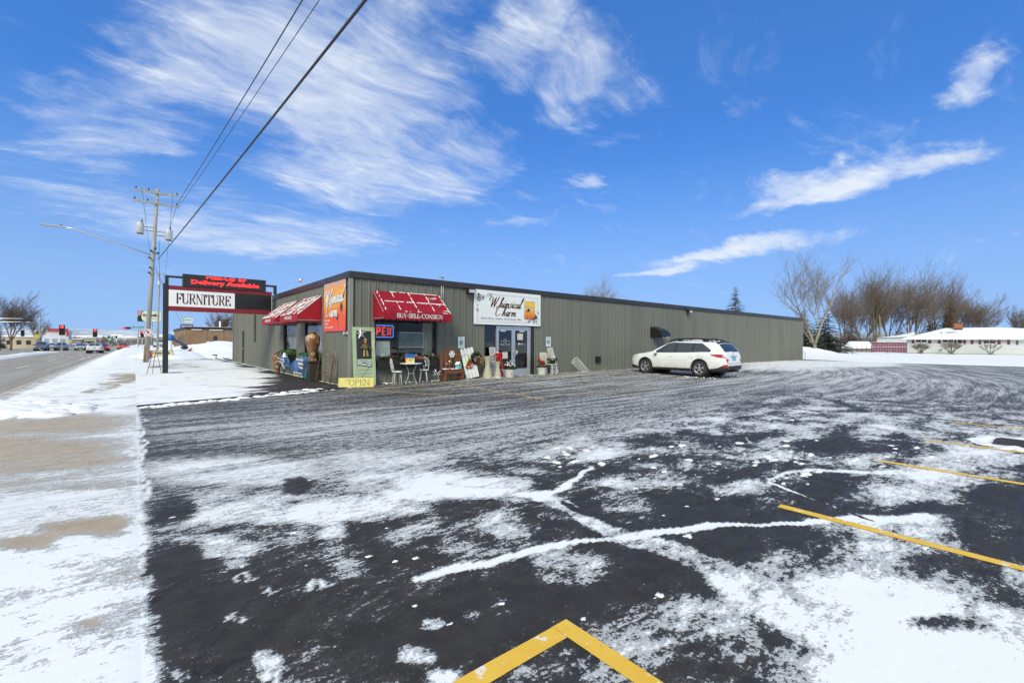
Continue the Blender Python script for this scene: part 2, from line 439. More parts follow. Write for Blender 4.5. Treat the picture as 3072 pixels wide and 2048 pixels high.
SERIF = {
 'F': (.66, [[(.14, 0), (.14, 1)], [(0, .98), (.62, .98)], [(.14, .52), (.44, .52)], ser(.14, .02), [(.61, 1), (.61, .76)], [(.44, .64), (.44, .40)]]),
 'E': (.70, [[(.14, 0), (.14, 1)], [(0, .98), (.62, .98)], [(.14, .52), (.44, .52)], [(0, .02), (.64, .02)], [(.61, 1), (.61, .76)], [(.63, 0), (.63, .25)], [(.44, .64), (.44, .40)]]),
 'L': (.66, [[(.14, 0), (.14, 1)], ser(.14, .98), [(0, .02), (.6, .02)], [(.6, 0), (.6, .28)]]),
 'I': (.34, [[(.15, 0), (.15, 1)], ser(.15, .98), ser(.15, .02)]),
 'T': (.72, [[(.35, 0), (.35, 1)], [(.02, .98), (.68, .98)], ser(.35, .02), [(.03, 1), (.03, .76)], [(.67, 1), (.67, .76)]]),
 'U': (.82, [[(.14, 1), (.14, .3)], arc(.39, .3, .25, .29, 180, 360), ('t', [(.64, .3), (.64, 1)]), ser(.14, .98), ser(.64, .98)]),
 'N': (.84, [('t', [(.12, 0), (.12, 1)]), [(.12, 1), (.68, .0)], ('t', [(.68, 0), (.68, 1)]), ser(.12, .02), ser(.68, .98), [(0, .98), (.12, .98)]]),
 'R': (.78, [[(.14, 0), (.14, 1)], [(0, .98), (.38, .98)], arc(.38, .75, .2, .23, 90, -90), [(.14, .52), (.38, .52)], [(.38, .5), (.64, .02)], ser(.14, .02), [(.6, .02), (.74, .02)]]),
 'B': (.70, [[(.14, 0), (.14, 1)], [(0, .98), (.36, .98)], arc(.36, .76, .17, .22, 90, -90), [(.14, .54), (.36, .54)], arc(.36, .28, .23, .26, 90, -90), [(0, .02), (.36, .02)]]),
 'Y': (.76, [[(.1, 1), (.37, .46)], ('t', [(.66, 1), (.37, .46)]), [(.37, .46), (.37, 0)], ser(.1, .98), ser(.66, .98, .1), ser(.37, .02)]),
 'S': (.60, [spl([(.50, .72), (.46, .92), (.29, .99), (.12, .93), (.08, .76), (.18, .62), (.36, .50), (.5, .36), (.5, .16), (.36, .02), (.2, .01), (.08, .12), (.06, .28)])]),
 'C': (.82, [arc(.42, .5, .35, .49, 48, 312, 20), [(.68, .98), (.68, .72)]]),
 'G': (.88, [arc(.42, .5, .35, .49, 48, 330, 20), [(.68, .98), (.68, .72)], [(.70, .44), (.70, .1)], ser(.66, .44, .14)]),
 'O': (.86, [arc(.42, .5, .34, .49, 0, 360, 24)]),
 'P': (.70, [[(.14, 0), (.14, 1)], [(0, .98), (.38, .98)], arc(.38, .74, .21, .24, 90, -90), [(.14, .5), (.38, .5)], ser(.14, .02)]),
 '*': (.42, ['dot']), ' ': (.3, []),
}
SCRIPT = {
 'W': (1.14, [spl([(-.12, .60), (-.25, .72), (-.2, .92), (-.02, .98), (.12, .86), (.16, .5), (.2, .0)]), spl([(.2, 0), (.34, .45), (.48, .98)]), spl([(.48, .98), (.50, .5), (.54, 0)]), spl([(.54, 0), (.70, .45), (.80, .9), (.92, 1.05)])]),
 'C': (.92, [spl([(.62, .82), (.7, .98), (.5, 1.04), (.25, .9), (.08, .55), (.1, .2), (.28, .0), (.5, .06), (.66, .22)]), spl([(.25, .9), (.05, .98), (-.08, .85), (.0, .72)])]),
 'h': (.48, [spl([(.0, .1), (.16, .5), (.28, .92), (.22, 1.02), (.14, .85), (.08, .0)]), spl([(.08, .15), (.2, .40), (.3, .42), (.32, .25), (.31, .04), (.40, .06)])]),
 'i': (.24, [spl([(0, .14), (.1, .44)]), spl([(.1, .44), (.07, .1), (.12, .0), (.22, .14)]), 'idot']),
 'm': (.66, [spl([(.05, .44), (.05, 0)]), spl([(.05, .15), (.16, .4), (.25, .40), (.26, .0)]), spl([(.26, .15), (.38, .4), (.47, .40), (.48, .06), (.54, .0), (.64, .14)])]),
 's': (.30, [spl([(.24, .36), (.16, .44), (.07, .36), (.10, .26), (.18, .18), (.19, .08), (.10, .0), (.0, .06)])]),
 'c': (.34, [spl([(.27, .36), (.18, .45), (.06, .3), (.06, .1), (.16, 0), (.32, .14)])]),
 'a': (.42, [spl([(.28, .38), (.16, .45), (.05, .28), (.06, .06), (.16, .02), (.28, .3)]), spl([(.3, .44), (.27, .1), (.32, 0), (.42, .14)])]),
 'l': (.26, [spl([(0, .12), (.16, .6), (.26, 1.02), (.16, 1.04), (.1, .6), (.08, .1), (.14, 0), (.25, .14)])]),
 'r': (.34, [spl([(.03, .44), (.05, 0)]), spl([(.05, .2), (.14, .42), (.24, .45), (.32, .38)])]),
 ' ': (.3, []),
}
def pen(mb, body, glyphs, x, y, z, cap, width=None, thick=.13, thin=.045, slant=0.0, skew=0.0, dy=0.0):
    """letters drawn with a broad pen: upright strokes thick, level strokes thin"""
    adv = sum(glyphs[c][0] for c in body); sx = (width/adv) if width else cap
    cx = 0.0; k = 0
    for ch in body:
        a, strokes = glyphs[ch]
        for st in strokes:
            if st == 'dot' or st == 'idot':
                ox, oz, rr = (.2, .45, .11) if st == 'dot' else (.16, .62, .05)
                pts = [(ox+rr*math.cos(q*math.pi/5), oz+rr*math.sin(q*math.pi/5)) for q in range(10)]
                mb.add([(x+(cx+p[0]+slant*p[1])*sx, y, z+p[1]*cap+skew*(cx+p[0])*sx) for p in pts], [tuple(range(10))])
                continue
            tk = thick
            if isinstance(st, tuple) and st[0] == 't': st = st[1]; tk = thin*1.25
            L = []; Rr = []
            for i, p in enumerate(st):
                q0 = st[max(0, i-1)]; q1 = st[min(len(st)-1, i+1)]
                dx, dz = q1[0]-q0[0], q1[1]-q0[1]; l = math.hypot(dx, dz) or 1
                wd = (thin+(tk-thin)*(abs(dz)/l)**1.5)/2
                nx, nz = -dz/l*wd, dx/l*wd
                L.append((p[0]+nx, p[1]+nz)); Rr.append((p[0]-nx, p[1]-nz))
            k += 1; yy = y-dy*(k % 7)
            vs = []
            for p in L+Rr[::-1] if False else L+Rr:
                vs.append((x+(cx+p[0]+slant*p[1])*sx, yy, z+p[1]*cap+skew*(cx+p[0]+slant*p[1])*sx))
            n = len(L)
            mb.add(vs, [(i, n+i, n+i+1, i+1) for i in range(n-1)])
        cx += a
    return cx*sx
# ================================================================== the ground
CX, CY, HB = 5.486, 14.997, 3.82          # near corner of the store, wall height
BX1, BY1 = 46.7, 38.2                      # far ends of its two walls
def sstep(a, b, x):
    t = np.clip((x-a)/(b-a), 0, 1); return t*t*(3-2*t)
def zroad(Y): return -.10-.0045*np.clip(Y, 0, 260)
def lotz(X, Y):
    return .07*sstep(10.5, 14.6, Y)*sstep(5.5, 10.5, X)
def fbm(X, Y, sc, oct=4, seed=0):
    """cheap smooth value noise in numpy"""
    rs = np.random.RandomState(seed); tab = rs.rand(64, 64); out = 0; amp = .5
    for o in range(oct):
        x = X*sc*2**o+o*7.3; y = Y*sc*2**o+o*3.1
        xi = np.floor(x).astype(int); yi = np.floor(y).astype(int); fx = x-xi; fy = y-yi
        fx = fx*fx*(3-2*fx); fy = fy*fy*(3-2*fy)
        a = tab[xi % 64, yi % 64]; b = tab[(xi+1) % 64, yi % 64]; c = tab[xi % 64, (yi+1) % 64]; d = tab[(xi+1) % 64, (yi+1) % 64]
        out = out+amp*((a*(1-fx)+b*fx)*(1-fy)+(c*(1-fx)+d*fx)*fy); amp *= .5
    return out
def grid_obj(name, xs, ys, zf, m, attr=None, keep=None, kind='structure', parent=None):
    X, Y = np.meshgrid(xs, ys, indexing='ij'); Z = zf(X, Y)*np.ones_like(X)
    nx, ny = X.shape
    V = np.stack([X, Y, Z], -1).reshape(-1, 3)
    I = np.arange(nx*ny).reshape(nx, ny)
    Fq = np.stack([I[:-1, :-1], I[1:, :-1], I[1:, 1:], I[:-1, 1:]], -1).reshape(-1, 4)
    if keep is not None:
        cxs = V[Fq].mean(1); Fq = Fq[keep(cxs[:, 0], cxs[:, 1])]
    me = bpy.data.meshes.new(name)
    me.vertices.add(len(V)); me.vertices.foreach_set('co', V.ravel())
    me.loops.add(Fq.size); me.loops.foreach_set('vertex_index', Fq.ravel())
    me.polygons.add(len(Fq)); me.polygons.foreach_set('loop_start', np.arange(0, Fq.size, 4)); me.polygons.foreach_set('loop_total', np.full(len(Fq), 4))
    me.update(calc_edges=True); me.validate(); me.shade_smooth()
    if attr is not None:
        A = attr(V[:, 0], V[:, 1]).astype(np.float32)
        ca = me.color_attributes.new('cover', 'FLOAT_COLOR', 'POINT'); ca.data.foreach_set('color', A.ravel())
    me.materials.append(m)
    o = new_obj(name, me, parent)
    return tag(o, kind=kind) if parent is None else o
def seglist(*segs):
    out = []
    for a, b, s in segs: out += list(np.arange(a, b, s))
    return np.array(out+[segs[-1][1]])

# ---- where the snow lies (read from the photo, then kept as places on the ground)
def paint_cover(cov, px, py, items):
    for it in items:
        if it[0] == 'b':                   # soft box: x0 x1 y0 y1 value
            _, x0, x1, y0, y1, v = it[:6]; sf = it[6] if len(it) > 6 else .55
            d = ((np.abs(px-(x0+x1)/2)/((x1-x0)/2))**3+(np.abs(py-(y0+y1)/2)/((y1-y0)/2))**3)**(1/3)
            s = 1-sstep(sf, 1.35, d)
        else:                              # stroke along points: (x,y,halfwidth)...
            _, v, pts = it[:3]; s = np.zeros_like(px)
            for (xa, ya, wa), (xb, yb, wb) in zip(pts[:-1], pts[1:]):
                dx, dy = xb-xa, yb-ya; t = np.clip(((px-xa)*dx+(py-ya)*dy)/(dx*dx+dy*dy), 0, 1)
                d = np.hypot(px-xa-t*dx, py-ya-t*dy)/(wa+t*(wb-wa))
                s = np.maximum(s, 1-sstep(.55, 1.2, d))
        cov = cov*(1-s)+v*s
    return cov
LOT_SNOW = [
    ('b', 400, 3072, 1085, 1240, .47), ('b', 400, 3400, 1225, 1345, .57), ('b', 1000, 3400, 1290, 1400, .52),
    ('b', 400, 1700, 1150, 1215, .38), ('b', 2200, 2520, 1084, 1112, .80), ('b', 2300, 2700, 1084, 1100, .97),
    ('b', 400, 1000, 1372, 1464, .80), ('b', 980, 1330, 1350, 1418, .70), ('b', 1040, 1500, 1410, 1505, .86), ('b', 1250, 1560, 1440, 1500, 1.2),
    ('b', 400, 1250, 1465, 1580, .68), ('b', 430, 1000, 1575, 1640, .44), ('b', 860, 955, 1428, 1480, .22), ('b', 575, 1200, 1512, 1572, .84), ('b', 1000, 1326, 1518, 1550, .74),
    ('b', 440, 580, 1493, 1560, .20), ('b', 430, 900, 1660, 2048, .25), ('b', 900, 1700, 1580, 2048, .24), ('b', 450, 1050, 1780, 1930, .14),
    ('b', 600, 810, 1612, 1662, .70), ('b', 670, 760, 1665, 1690, .6), ('b', 940, 1040, 1565, 1622, .70),
    ('b', 1180, 1440, 1568, 1675, .56), ('b', 1440, 1620, 1534, 1615, .66), ('b', 1585, 1720, 1487, 1557, .68),
    ('b', 996, 1112, 1673, 1738, .60), ('b', 1280, 1350, 1858, 1904, .88), ('b', 1212, 1338, 1945, 2003, .97), ('b', 1385, 1500, 1835, 1881, .62),
    ('b', 1471, 1587, 1783, 1870, .62), ('b', 759, 863, 1945, 2009, .92), ('b', 790, 863, 2020, 2048, .9), ('b', 1297, 1396, 2009, 2060, .95),
    ('b', 500, 545, 2025, 2060, .9), ('b', 1616, 1800, 1950, 2060, .60), ('b', 1300, 1600, 1430, 1470, .9),
    ('b', 1600, 1900, 1300, 1395, .62), ('b', 1880, 2400, 1310, 1420, .47), ('b', 1600, 3072, 1420, 1600, .20), ('b', 1775, 2140, 1419, 1475, .60),
    ('b', 1775, 1975, 1475, 1540, .58), ('b', 2130, 2320, 1438, 1488, .60), ('b', 2413, 2745, 1316, 1363, .16), ('b', 2050, 2330, 1300, 1325, .2), ('b', 2540, 2990, 1400, 1515, .70),
    ('b', 2757, 3080, 1340, 1420, .76), ('b', 2955, 3100, 1314, 1352, .99), ('b', 2476, 2950, 1544, 1602, .72), ('b', 2900, 3200, 1450, 1670, .10),
    ('b', 1700, 2300, 1560, 1700, .12), ('b', 2200, 2500, 1580, 1650, .14), ('b', 2320, 2760, 1600, 1730, .60), ('b', 1600, 1875, 1657, 1765, .62),
    ('b', 1790, 2160, 1655, 1800, .08), ('b', 2040, 2300, 1770, 1850, .18), ('b', 2880, 3200, 1690, 1860, .62), ('b', 2700, 2880, 1660, 1740, .25),
    ('b', 1975, 2250, 1788, 1900, .70), ('b', 1830, 2351, 1885, 2048, .66), ('b', 1600, 1830, 1760, 1880, .12), ('b', 2250, 2340, 1830, 1930, .2), ('b', 2030, 2230, 1985, 2060, .34),
    ('b', 2240, 2900, 1715, 1850, .98), ('b', 2400, 3300, 1880, 2400, 1.35), ('b', 2420, 2800, 1790, 1900, 1.2), ('b', 2739, 2940, 1826, 1876, .36),
    ('s', .80, [(1600, 1488, 12), (1681, 1513, 20), (1806, 1600, 26), (1925, 1625, 28), (2100, 1690, 42), (2288, 1775, 80), (2480, 1860, 120)]),
    ('s', 1.12, [(1240, 1738, 10), (1420, 1705, 10), (1600, 1655, 9), (1760, 1620, 9), (1930, 1598, 9), (2200, 1572, 7), (2500, 1554, 7), (2800, 1557, 12)]),
    ('s', .92, [(1555, 1483, 7), (1640, 1478, 7), (1700, 1455, 8), (1755, 1400, 8)]),
    ('s', .10, [(1665, 1500, 5), (1750, 1540, 5), (1880, 1592, 5)]), ('s', .9, [(2300, 1440, 5), (2350, 1410, 5), (2460, 1405, 4), (2700, 1420, 4)]),
    ('s', .86, [(2310, 1450, 5), (2400, 1480, 4), (2520, 1530, 4), (2660, 1585, 4)]), ('s', .1, [(2320, 1458, 4), (2440, 1500, 3), (2600, 1560, 3)]),
    ('s', .85, [(2250, 1325, 4), (2240, 1310, 4)]), ('s', .8, [(2040, 1255, 4), (2070, 1285, 4)]),
    ('s', .99, [(414, 1232, 3), (416, 1400, 6), (424, 1700, 12), (432, 2048, 18)]),
]
for rx_, ry_, r1 in ((757, 1722, 26), (830, 1760, 18), (962, 1755, 24), (735, 1842, 20)):
    LOT_SNOW.append(('s', .72, [(rx_+r1*1.5*math.cos(a*math.pi/5), ry_+r1*.62*math.sin(a*math.pi/5), 5) for a in range(9)]))
    LOT_SNOW.append(('b', rx_-r1*.3, rx_+r1*.9, ry_-r1*.35, ry_+r1*.25, .8))
def lot_attr(X, Y):
    wa = .05+.022*np.hypot(X, Y)
    px, py, d = project_np(np.stack([X+wa*2*(fbm(X, Y, 1.7, 4, 51)-.47), Y+wa*2*(fbm(X, Y, 1.7, 4, 52)-.47), np.zeros_like(X)], -1))
    ok = d > .4
    px = np.where(ok, px, -9e3); py = np.where(ok, py, -9e3)
    cov = np.full_like(X, .34)
    cov = cov+.30*(fbm(X, Y, .35, 3, 5)-.45)*(~ok)
    cov = np.where(ok & ((py > 2048)), .45+.5*(fbm(X, Y, .5, 3, 6)-.45), cov)
    cov = paint_cover(cov, px, py, LOT_SNOW)
    cov = np.where(X < .16, np.maximum(cov, 1-(X-.02)*6), cov)
    # snow kept against the wall and the lawn edge
    cov = np.maximum(cov, sstep(14.75, 14.95, Y)*.55*(X > 6))
    stre = sstep(3.6, 6.2, Y)*.95
    stre = np.maximum(stre, sstep(12, 20, X)*.95)
    v = Y-np.where(X > 18, .012*(X-18)**2, 0)
    film = np.minimum(.95, .15+.75*sstep(3.5, 7.5, Y)+.7*sstep(9, 16, X)); cov = cov+.10*sstep(14, 22, X)*(Y < 9)
    film = np.where(Y > 12.6, .95, film)
    return np.stack([cov, stre, v/40+.5, film], -1)

def snowy_ground(name, base_a, base_b, film_col, grain, streak=(.22, 2.6), film_k=1.0, snow_col=(.90, .90, .895, 1), dirty=(.60, .585, .57, 1)):
    t = NT(name); at = t.n.new('ShaderNodeAttribute'); at.attribute_name = 'cover'
    sp = t.n.new('ShaderNodeSeparateColor'); t.l.new(at.outputs['Color'], sp.inputs[0])
    cov, stre, vv, film = sp.outputs[0], sp.outputs[1], sp.outputs[2], at.outputs['Alpha']
    xyz = t.sepxyz()
    v40 = t.mth('MULTIPLY', t.mth('SUBTRACT', vv, .5), 40.0)
    cb = t.n.new('ShaderNodeCombineXYZ'); t.l.new(xyz[0], cb.inputs[0]); t.l.new(v40, cb.inputs[1])
    tv = cb.outputs[0]
    n_str = t.noise(1.0, 10, .72, (streak[0], streak[1], 1), .25, vec=tv)
    n_st2 = t.noise(1.0, 6, .7, (streak[0]*3, streak[1]*4.5, 1), .2, vec=tv, off=(3, 9, 0))
    n_pat = t.noise(1.6, 11, .66, (.72, 1.25, 1), .35, rot=(0, 0, R(-12)))
    n_med = t.noise(14, 8, .72, (.6, 1.2, 1), .3)
    n_fin = t.noise(42, 4, .7)
    base = t.mth('ADD', t.mth('MULTIPLY', t.mth('SUBTRACT', 1.0, stre), n_pat), t.mth('MULTIPLY', stre, t.mth('ADD', t.mth('MULTIPLY', n_str, .62), t.mth('MULTIPLY', n_st2, .38))))
    a1 = t.mth('MULTIPLY', t.mth('SUBTRACT', base, .5), 2.1)
    a2 = t.mth('MULTIPLY', t.mth('SUBTRACT', n_med, .5), 1.35)
    a3 = t.mth('MULTIPLY', t.mth('SUBTRACT', n_fin, .5), .95)
    v = t.mth('ADD', t.mth('ADD', t.mth('SUBTRACT', cov, .5), a1), t.mth('ADD', a2, a3))
    snow = t.ramp(v, -.02, .07)
    thinf = t.mth('MULTIPLY', t.ramp(v, -.26, .04), film)                       # ice film and dust round the patches
    # pavement
    ag = t.noise(130, 4, .7); ag2 = t.noise(5, 6, .65)
    pave = t.mix(t.ramp(ag2, .32, .7), base_a, base_b)
    pave = t.mix(1.0, pave, t.ramp(ag, .33, .67, 1-grain, 1+grain*1.4, False), 'MULTIPLY')
    crack = t.ramp(t.mth('ABSOLUTE', t.mth('SUBTRACT', t.noise(.35, 5, .55, None, .6, off=(2, 7, 0)), .5)), 0, .0035, .55, 1.0)
    pave = t.mix(1.0, pave, crack, 'MULTIPLY')
    fil = t.mth('MULTIPLY', thinf, t.ramp(t.mth('ADD', t.mth('MULTIPLY', n_st2, .6), t.mth('MULTIPLY', n_med, .4)), .30, .66, .10, .82*film_k))
    salt = t.mth('MULTIPLY', t.ramp(t.noise(140, 2, .5, off=(1, 1, 1)), .66, .74), .5)
    c = t.mix(t.mth('MAXIMUM', fil, t.mth('MULTIPLY', salt, film)), pave, film_col)
    spk = t.mth('MULTIPLY', t.ramp(t.noise(48, 4, .7, off=(8, 2, 0)), .66, .69), t.ramp(n_pat, .36, .58))   # loose flakes on the bare pavement
    c = t.mix(t.mth('MULTIPLY', spk, .8), c, snow_col)
    sc = t.mix(t.mth('MULTIPLY', t.ramp(n_st2, .40, .62), t.mth('MULTIPLY', stre, .75)), snow_col, dirty)
    sc = t.mix(t.ramp(v, .02, .18, .22, 0), sc, film_col)
    c = t.mix(snow, c, sc)
    hgt = t.mth('ADD', t.mth('MULTIPLY', t.ramp(v, -.03, .30), .8), t.mth('ADD', t.mth('MULTIPLY', ag, .05), t.mth('MULTIPLY', n_med, .12)))
    rough = t.mth('ADD', t.mth('MULTIPLY', snow, .15), t.ramp(n_st2, .3, .7, .50, .80))
    t.done(c, rough, 0, t.bump(hgt, .75, .035), spec=.32)
    return t.m
ASPH = snowy_ground('snowy_asphalt', (.027, .0238, .0200, 1), (.044, .0388, .0330, 1), (.43, .42, .405, 1), .55)
CONC = snowy_ground('snowy_concrete', (.40, .315, .215, 1), (.47, .375, .265, 1), (.60, .57, .53, 1), .16, film_k=.8)

ground = grid_obj('ground', seglist((-6000, -400, 700), (-400, -30, 40), (-30, 60, 10), (60, 400, 40), (400, 6000, 700)), seglist((-3000, -300, 500), (-300, 400, 25), (400, 9000, 800)),
                  lambda X, Y: zroad(Y)-.25+np.where(Y > 900, .012*np.clip(Y-900, 0, 4000), 0), snow_mat('field_snow', .25))
lot = grid_obj('parking_lot', seglist((.02, 8, .034), (8, 16, .1), (16, 47.5, .22)), seglist((-16, -2, .5), (-2, 5.5, .034), (5.5, 15.2, .1)), lotz, ASPH, lot_attr,
               keep=lambda x, y: y < np.where(x < CX+.05, 13.15+x*.262, 15.2))

# ---- sidewalk and driveway apron, snow lying over most of it
SIDE_SNOW = [
    ('b', -400, 430, 1085, 1240, .93), ('b', -300, 415, 1240, 1300, .34), ('b', -300, 415, 1300, 1425, .33), ('b', -300, 415, 1425, 1462, .66),
    ('b', -300, 420, 1470, 1560, .88), ('b', -300, 420, 1440, 1475, .62), ('b', 150, 380, 1568, 1622, .10), ('b', 30, 200, 1620, 1668, .22), ('b', -300, 430, 1690, 2100, .93),
    ('b', 190, 270, 1212, 1226, .15), ('b', 355, 412, 1120, 1150, .12), ('b', 300, 360, 1148, 1162, .3), ('b', 245, 300, 1168, 1180, .25), ('b', 310, 335, 1165, 1170, .3),
    ('b', 150, 400, 1850, 1990, .80), ('b', -100, 160, 1940, 2030, .78), ('b', -60, 250, 1222, 1250, .98),
    ('s', .99, [(410, 1232, 3), (409, 1400, 7), (400, 1700, 14), (400, 2048, 22)]),
]
def side_attr(X, Y):
    wa = .10+.03*np.hypot(X, Y)
    px, py, d = project_np(np.stack([X+wa*1.6*(fbm(X, Y, 1.5, 4, 61)-.47), Y+wa*2.4*(fbm(X, Y, 1.5, 4, 62)-.47), np.zeros_like(X)], -1)); ok = d > .4
    px = np.where(ok, px, -9e3); py = np.where(ok, py, -9e3)
    cov = np.full_like(X, .93)
    cov = paint_cover(cov, px, py, SIDE_SNOW)
    cov = np.where(X < -2.55, .55, cov)
    stre = sstep(4.2, 5.2, Y)*(1-sstep(11.5, 13, Y))
    film = np.full_like(X, .75)
    return np.stack([cov, stre*.95, Y/40+.5, film], -1)
def sidez(X, Y):
    t = sstep(-1.1, -2.8, X)
    return (1-t)*(.005-.008*sstep(.0, .06, X))+t*(zroad(Y)+.11)+.02*(fbm(X, Y, .7, 3, 3)-.5)*sstep(13.2, 14.5, Y)
side = grid_obj('sidewalk', seglist((-2.9, -1.4, .15), (-1.4, .06, .06)), seglist((-16, 2, .3), (2, 14, .07), (14, 60, .3), (60, 150, 1.5)), sidez, CONC, side_attr)
tag(side, kind='structure')

# ---- snowy strip between the sidewalk and the street wall of the store, bare asphalt along the wall
def strip_attr(X, Y):
    nn = fbm(X, Y, .8, 4, 11)
    wdt = .45+1.3*sstep(27, 15, Y)+1.5*(nn-.5)+1.2*(fbm(X*.35, Y*3, 1.0, 4, 71)-.47)+.8*sstep(17.5, 15.3, Y)
    cov = .97-.93*sstep(wdt+.55, wdt-.45, CX-X)*(Y > 14)
    px, py, d = project_np(np.stack([X, Y, np.zeros_like(X)], -1))
    cov = paint_cover(cov, px, py, [('b', 430, 640, 1086, 1112, .70, .3), ('b', 440, 520, 1098, 1104, .5, .2), ('b', 500, 560, 1118, 1123, .45, .2), ('b', 380, 600, 1070, 1090, .8, .3), ('b', 560, 660, 1076, 1082, .5, .2)])
    cov = np.where(CX-X < .12, .9, cov)
    return np.stack([cov, .0+0*X, Y/40+.5, .25+0*X], -1)
def strip_z(X, Y):
    e = sstep(0, .25, Y-(13.15+X*.262))
    return -.06+(.105+.03*(fbm(X, Y, .4, 3, 8)-.5)-.05*sstep(1.4, .6, CX-X)*(Y > 14))*e
strip = grid_obj('snowy_verge', seglist((.03, CX+.02, .11)), seglist((12.8, 24, .11), (24, 45, .25), (45, 150, 1.5)), strip_z, ASPH, strip_attr,
                 keep=lambda x, y: y > 13.02+x*.262)
field = grid_obj('snow_field', seglist((46.4, 60, .5), (60, 190, 4)), seglist((-90, -20, 5), (-20, 40, .6), (40, 160, 6)),
                 lambda X, Y: -.10+(.17+.5*np.exp(-((X-66)**2/60+(Y-22)**2/40))+.25*np.exp(-((X-58)**2/40+(Y-19)**2/30))+.14*(fbm(X, Y, .18, 4, 4)-.5))*sstep(46.6, 48.6, X+.8*(fbm(X, Y, .3, 3, 9)-.5)), SNOW)
yard = grid_obj('back_yard', seglist((5.6, 46.4, 4)), seglist((38.3, 160, 4)), lambda X, Y: .04+.1*fbm(X, Y, .2, 3, 2)-.0045*np.clip(Y-60, 0, 200), SNOW)

# ---- road
t = NT('salted_road'); xyz = t.sepxyz()
n1 = t.noise(1.0, 9, .65, (2.2, .10, 1), .2); n2 = t.noise(3.5, 8, .7); n3 = t.noise(120, 2, .5)
c = t.mix(t.ramp(n1, .32, .68), (.29, .25, .205, 1), (.42, .375, .315, 1))
c = t.mix(t.mth('MULTIPLY', t.ramp(n2, .5, .75), .35), c, (.50, .48, .44, 1))
c = t.mix(1.0, c, t.ramp(n3, .2, .8, .85, 1.15, False), 'MULTIPLY')
c = t.mix(t.mth('MULTIPLY', t.ramp(t.noise(1, 10, .7, (3.0, .16, 1), .3, off=(6, 1, 0)), .62, .74), .45), c, (.62, .61, .60, 1))
MATS['road'] = t.done(c, .7, normal=t.bump(n3, .2, .01), spec=.3)
road = grid_obj('road', seglist((-24, -2.95, 2.105)), seglist((-60, 10, 10), (10, 420, 6)), lambda X, Y: zroad(Y), MATS['road'])
cross = part('cross_street', MB().add([(-90, 128, zroad(128)+.015), (60, 128, zroad(128)+.015), (60, 141, zroad(141)+.015), (-90, 141, zroad(141)+.015)], [(0, 1, 2, 3)]), MATS['road'], kind='structure')
mb = MB()
for a in np.arange(-60, 128, 3.0):
    za, zb = float(zroad(a)), float(zroad(a+2.98)); z0 = za-.2
    mb.add([(-3.0, a, z0), (-2.84, a, z0), (-2.84, a, za+.115), (-2.97, a, za+.115), (-3.0, a, za+.09),
            (-3.0, a+2.98, z0), (-2.84, a+2.98, z0), (-2.84, a+2.98, zb+.115), (-2.97, a+2.98, zb+.115), (-3.0, a+2.98, zb+.09)],
           [(0, 1, 2, 3, 4), (9, 8, 7, 6, 5), (0, 5, 6, 1), (1, 6, 7, 2), (2, 7, 8, 3), (3, 8, 9, 4), (4, 9, 5, 0)])
part('kerb', mb, mat('kerb_concrete', (.52, .46, .37), .85, var=.25, scale=3, dirt=.4), kind='structure')
lane = mat('lane_paint', (.72, .71, .68), .7, var=.3, scale=14, dirt=.3)
def dash(x, y, L, wd=.13):
    z0, z1 = float(zroad(y))+.006, float(zroad(y+L))+.006
    part('lane_marking', MB().add([(x-wd/2, y, z0), (x+wd/2, y, z0), (x+wd/2, y+L, z1), (x-wd/2, y+L, z1)], [(0, 1, 2, 3)]), lane, road)
for k in range(9): dash(-5.6+.0*k, 14+13.5*k, 4.2)
for k in range(5): dash(-3.9, 58+9*k, 5.5, .18)
for k in range(6): dash(-14.5, 40+14*k, 4.0)
# ---- median with its snow
def med_z(X, Y):
    c_ = -10.6; w_ = 1.25+.2*np.sin(Y*.13)
    return zroad(Y)-.08+.30*sstep(w_, w_*.35, np.abs(X-c_))*(.6+.8*fbm(X, Y, .35, 3, 21))*sstep(30, 40, Y)*sstep(112, 100, Y)
grid_obj('median', seglist((-12.2, -9.0, .2)), seglist((28, 114, .8)), med_z, snow_mat('old_snow', .45))
# far side of the street
grid_obj('far_verge', seglist((-140, -30, 10), (-30, -22.2, .8)), seglist((-60, 40, 10), (40, 126, 2)), lambda X, Y: zroad(Y)-.1+.32*sstep(-22.2, -24, X)+.25*(fbm(X, Y, .2, 3, 31)-.4)*sstep(-23, -26, X), SNOW)
# ---- hills on the horizon
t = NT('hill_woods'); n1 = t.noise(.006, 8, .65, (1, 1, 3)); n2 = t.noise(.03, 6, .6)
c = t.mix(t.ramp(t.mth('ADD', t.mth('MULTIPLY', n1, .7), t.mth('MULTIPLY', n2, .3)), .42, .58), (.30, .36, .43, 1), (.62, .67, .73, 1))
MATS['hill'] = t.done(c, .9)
ang = np.linspace(-75, 120, 220); rows = []
for k, (rr, hh) in enumerate(((2300, -8), (2600, 22), (3000, 52), (3600, 78), (4300, 60))):
    a = np.radians(ang); rows.append(np.stack([rr*np.sin(a), rr*np.cos(a), hh*(.75+.5*fbm(ang*.11+k*.3, ang*0+k, 1, 4, 40))-12], -1))
V = np.concatenate(rows); n_ = len(ang)
me = bpy.data.meshes.new('hills'); me.from_pydata(V.tolist(), [], [(k*n_+i, k*n_+i+1, (k+1)*n_+i+1, (k+1)*n_+i) for k in range(4) for i in range(n_-1)])
me.shade_smooth(); me.materials.append(MATS['hill']); tag(new_obj('hills', me), kind='structure')

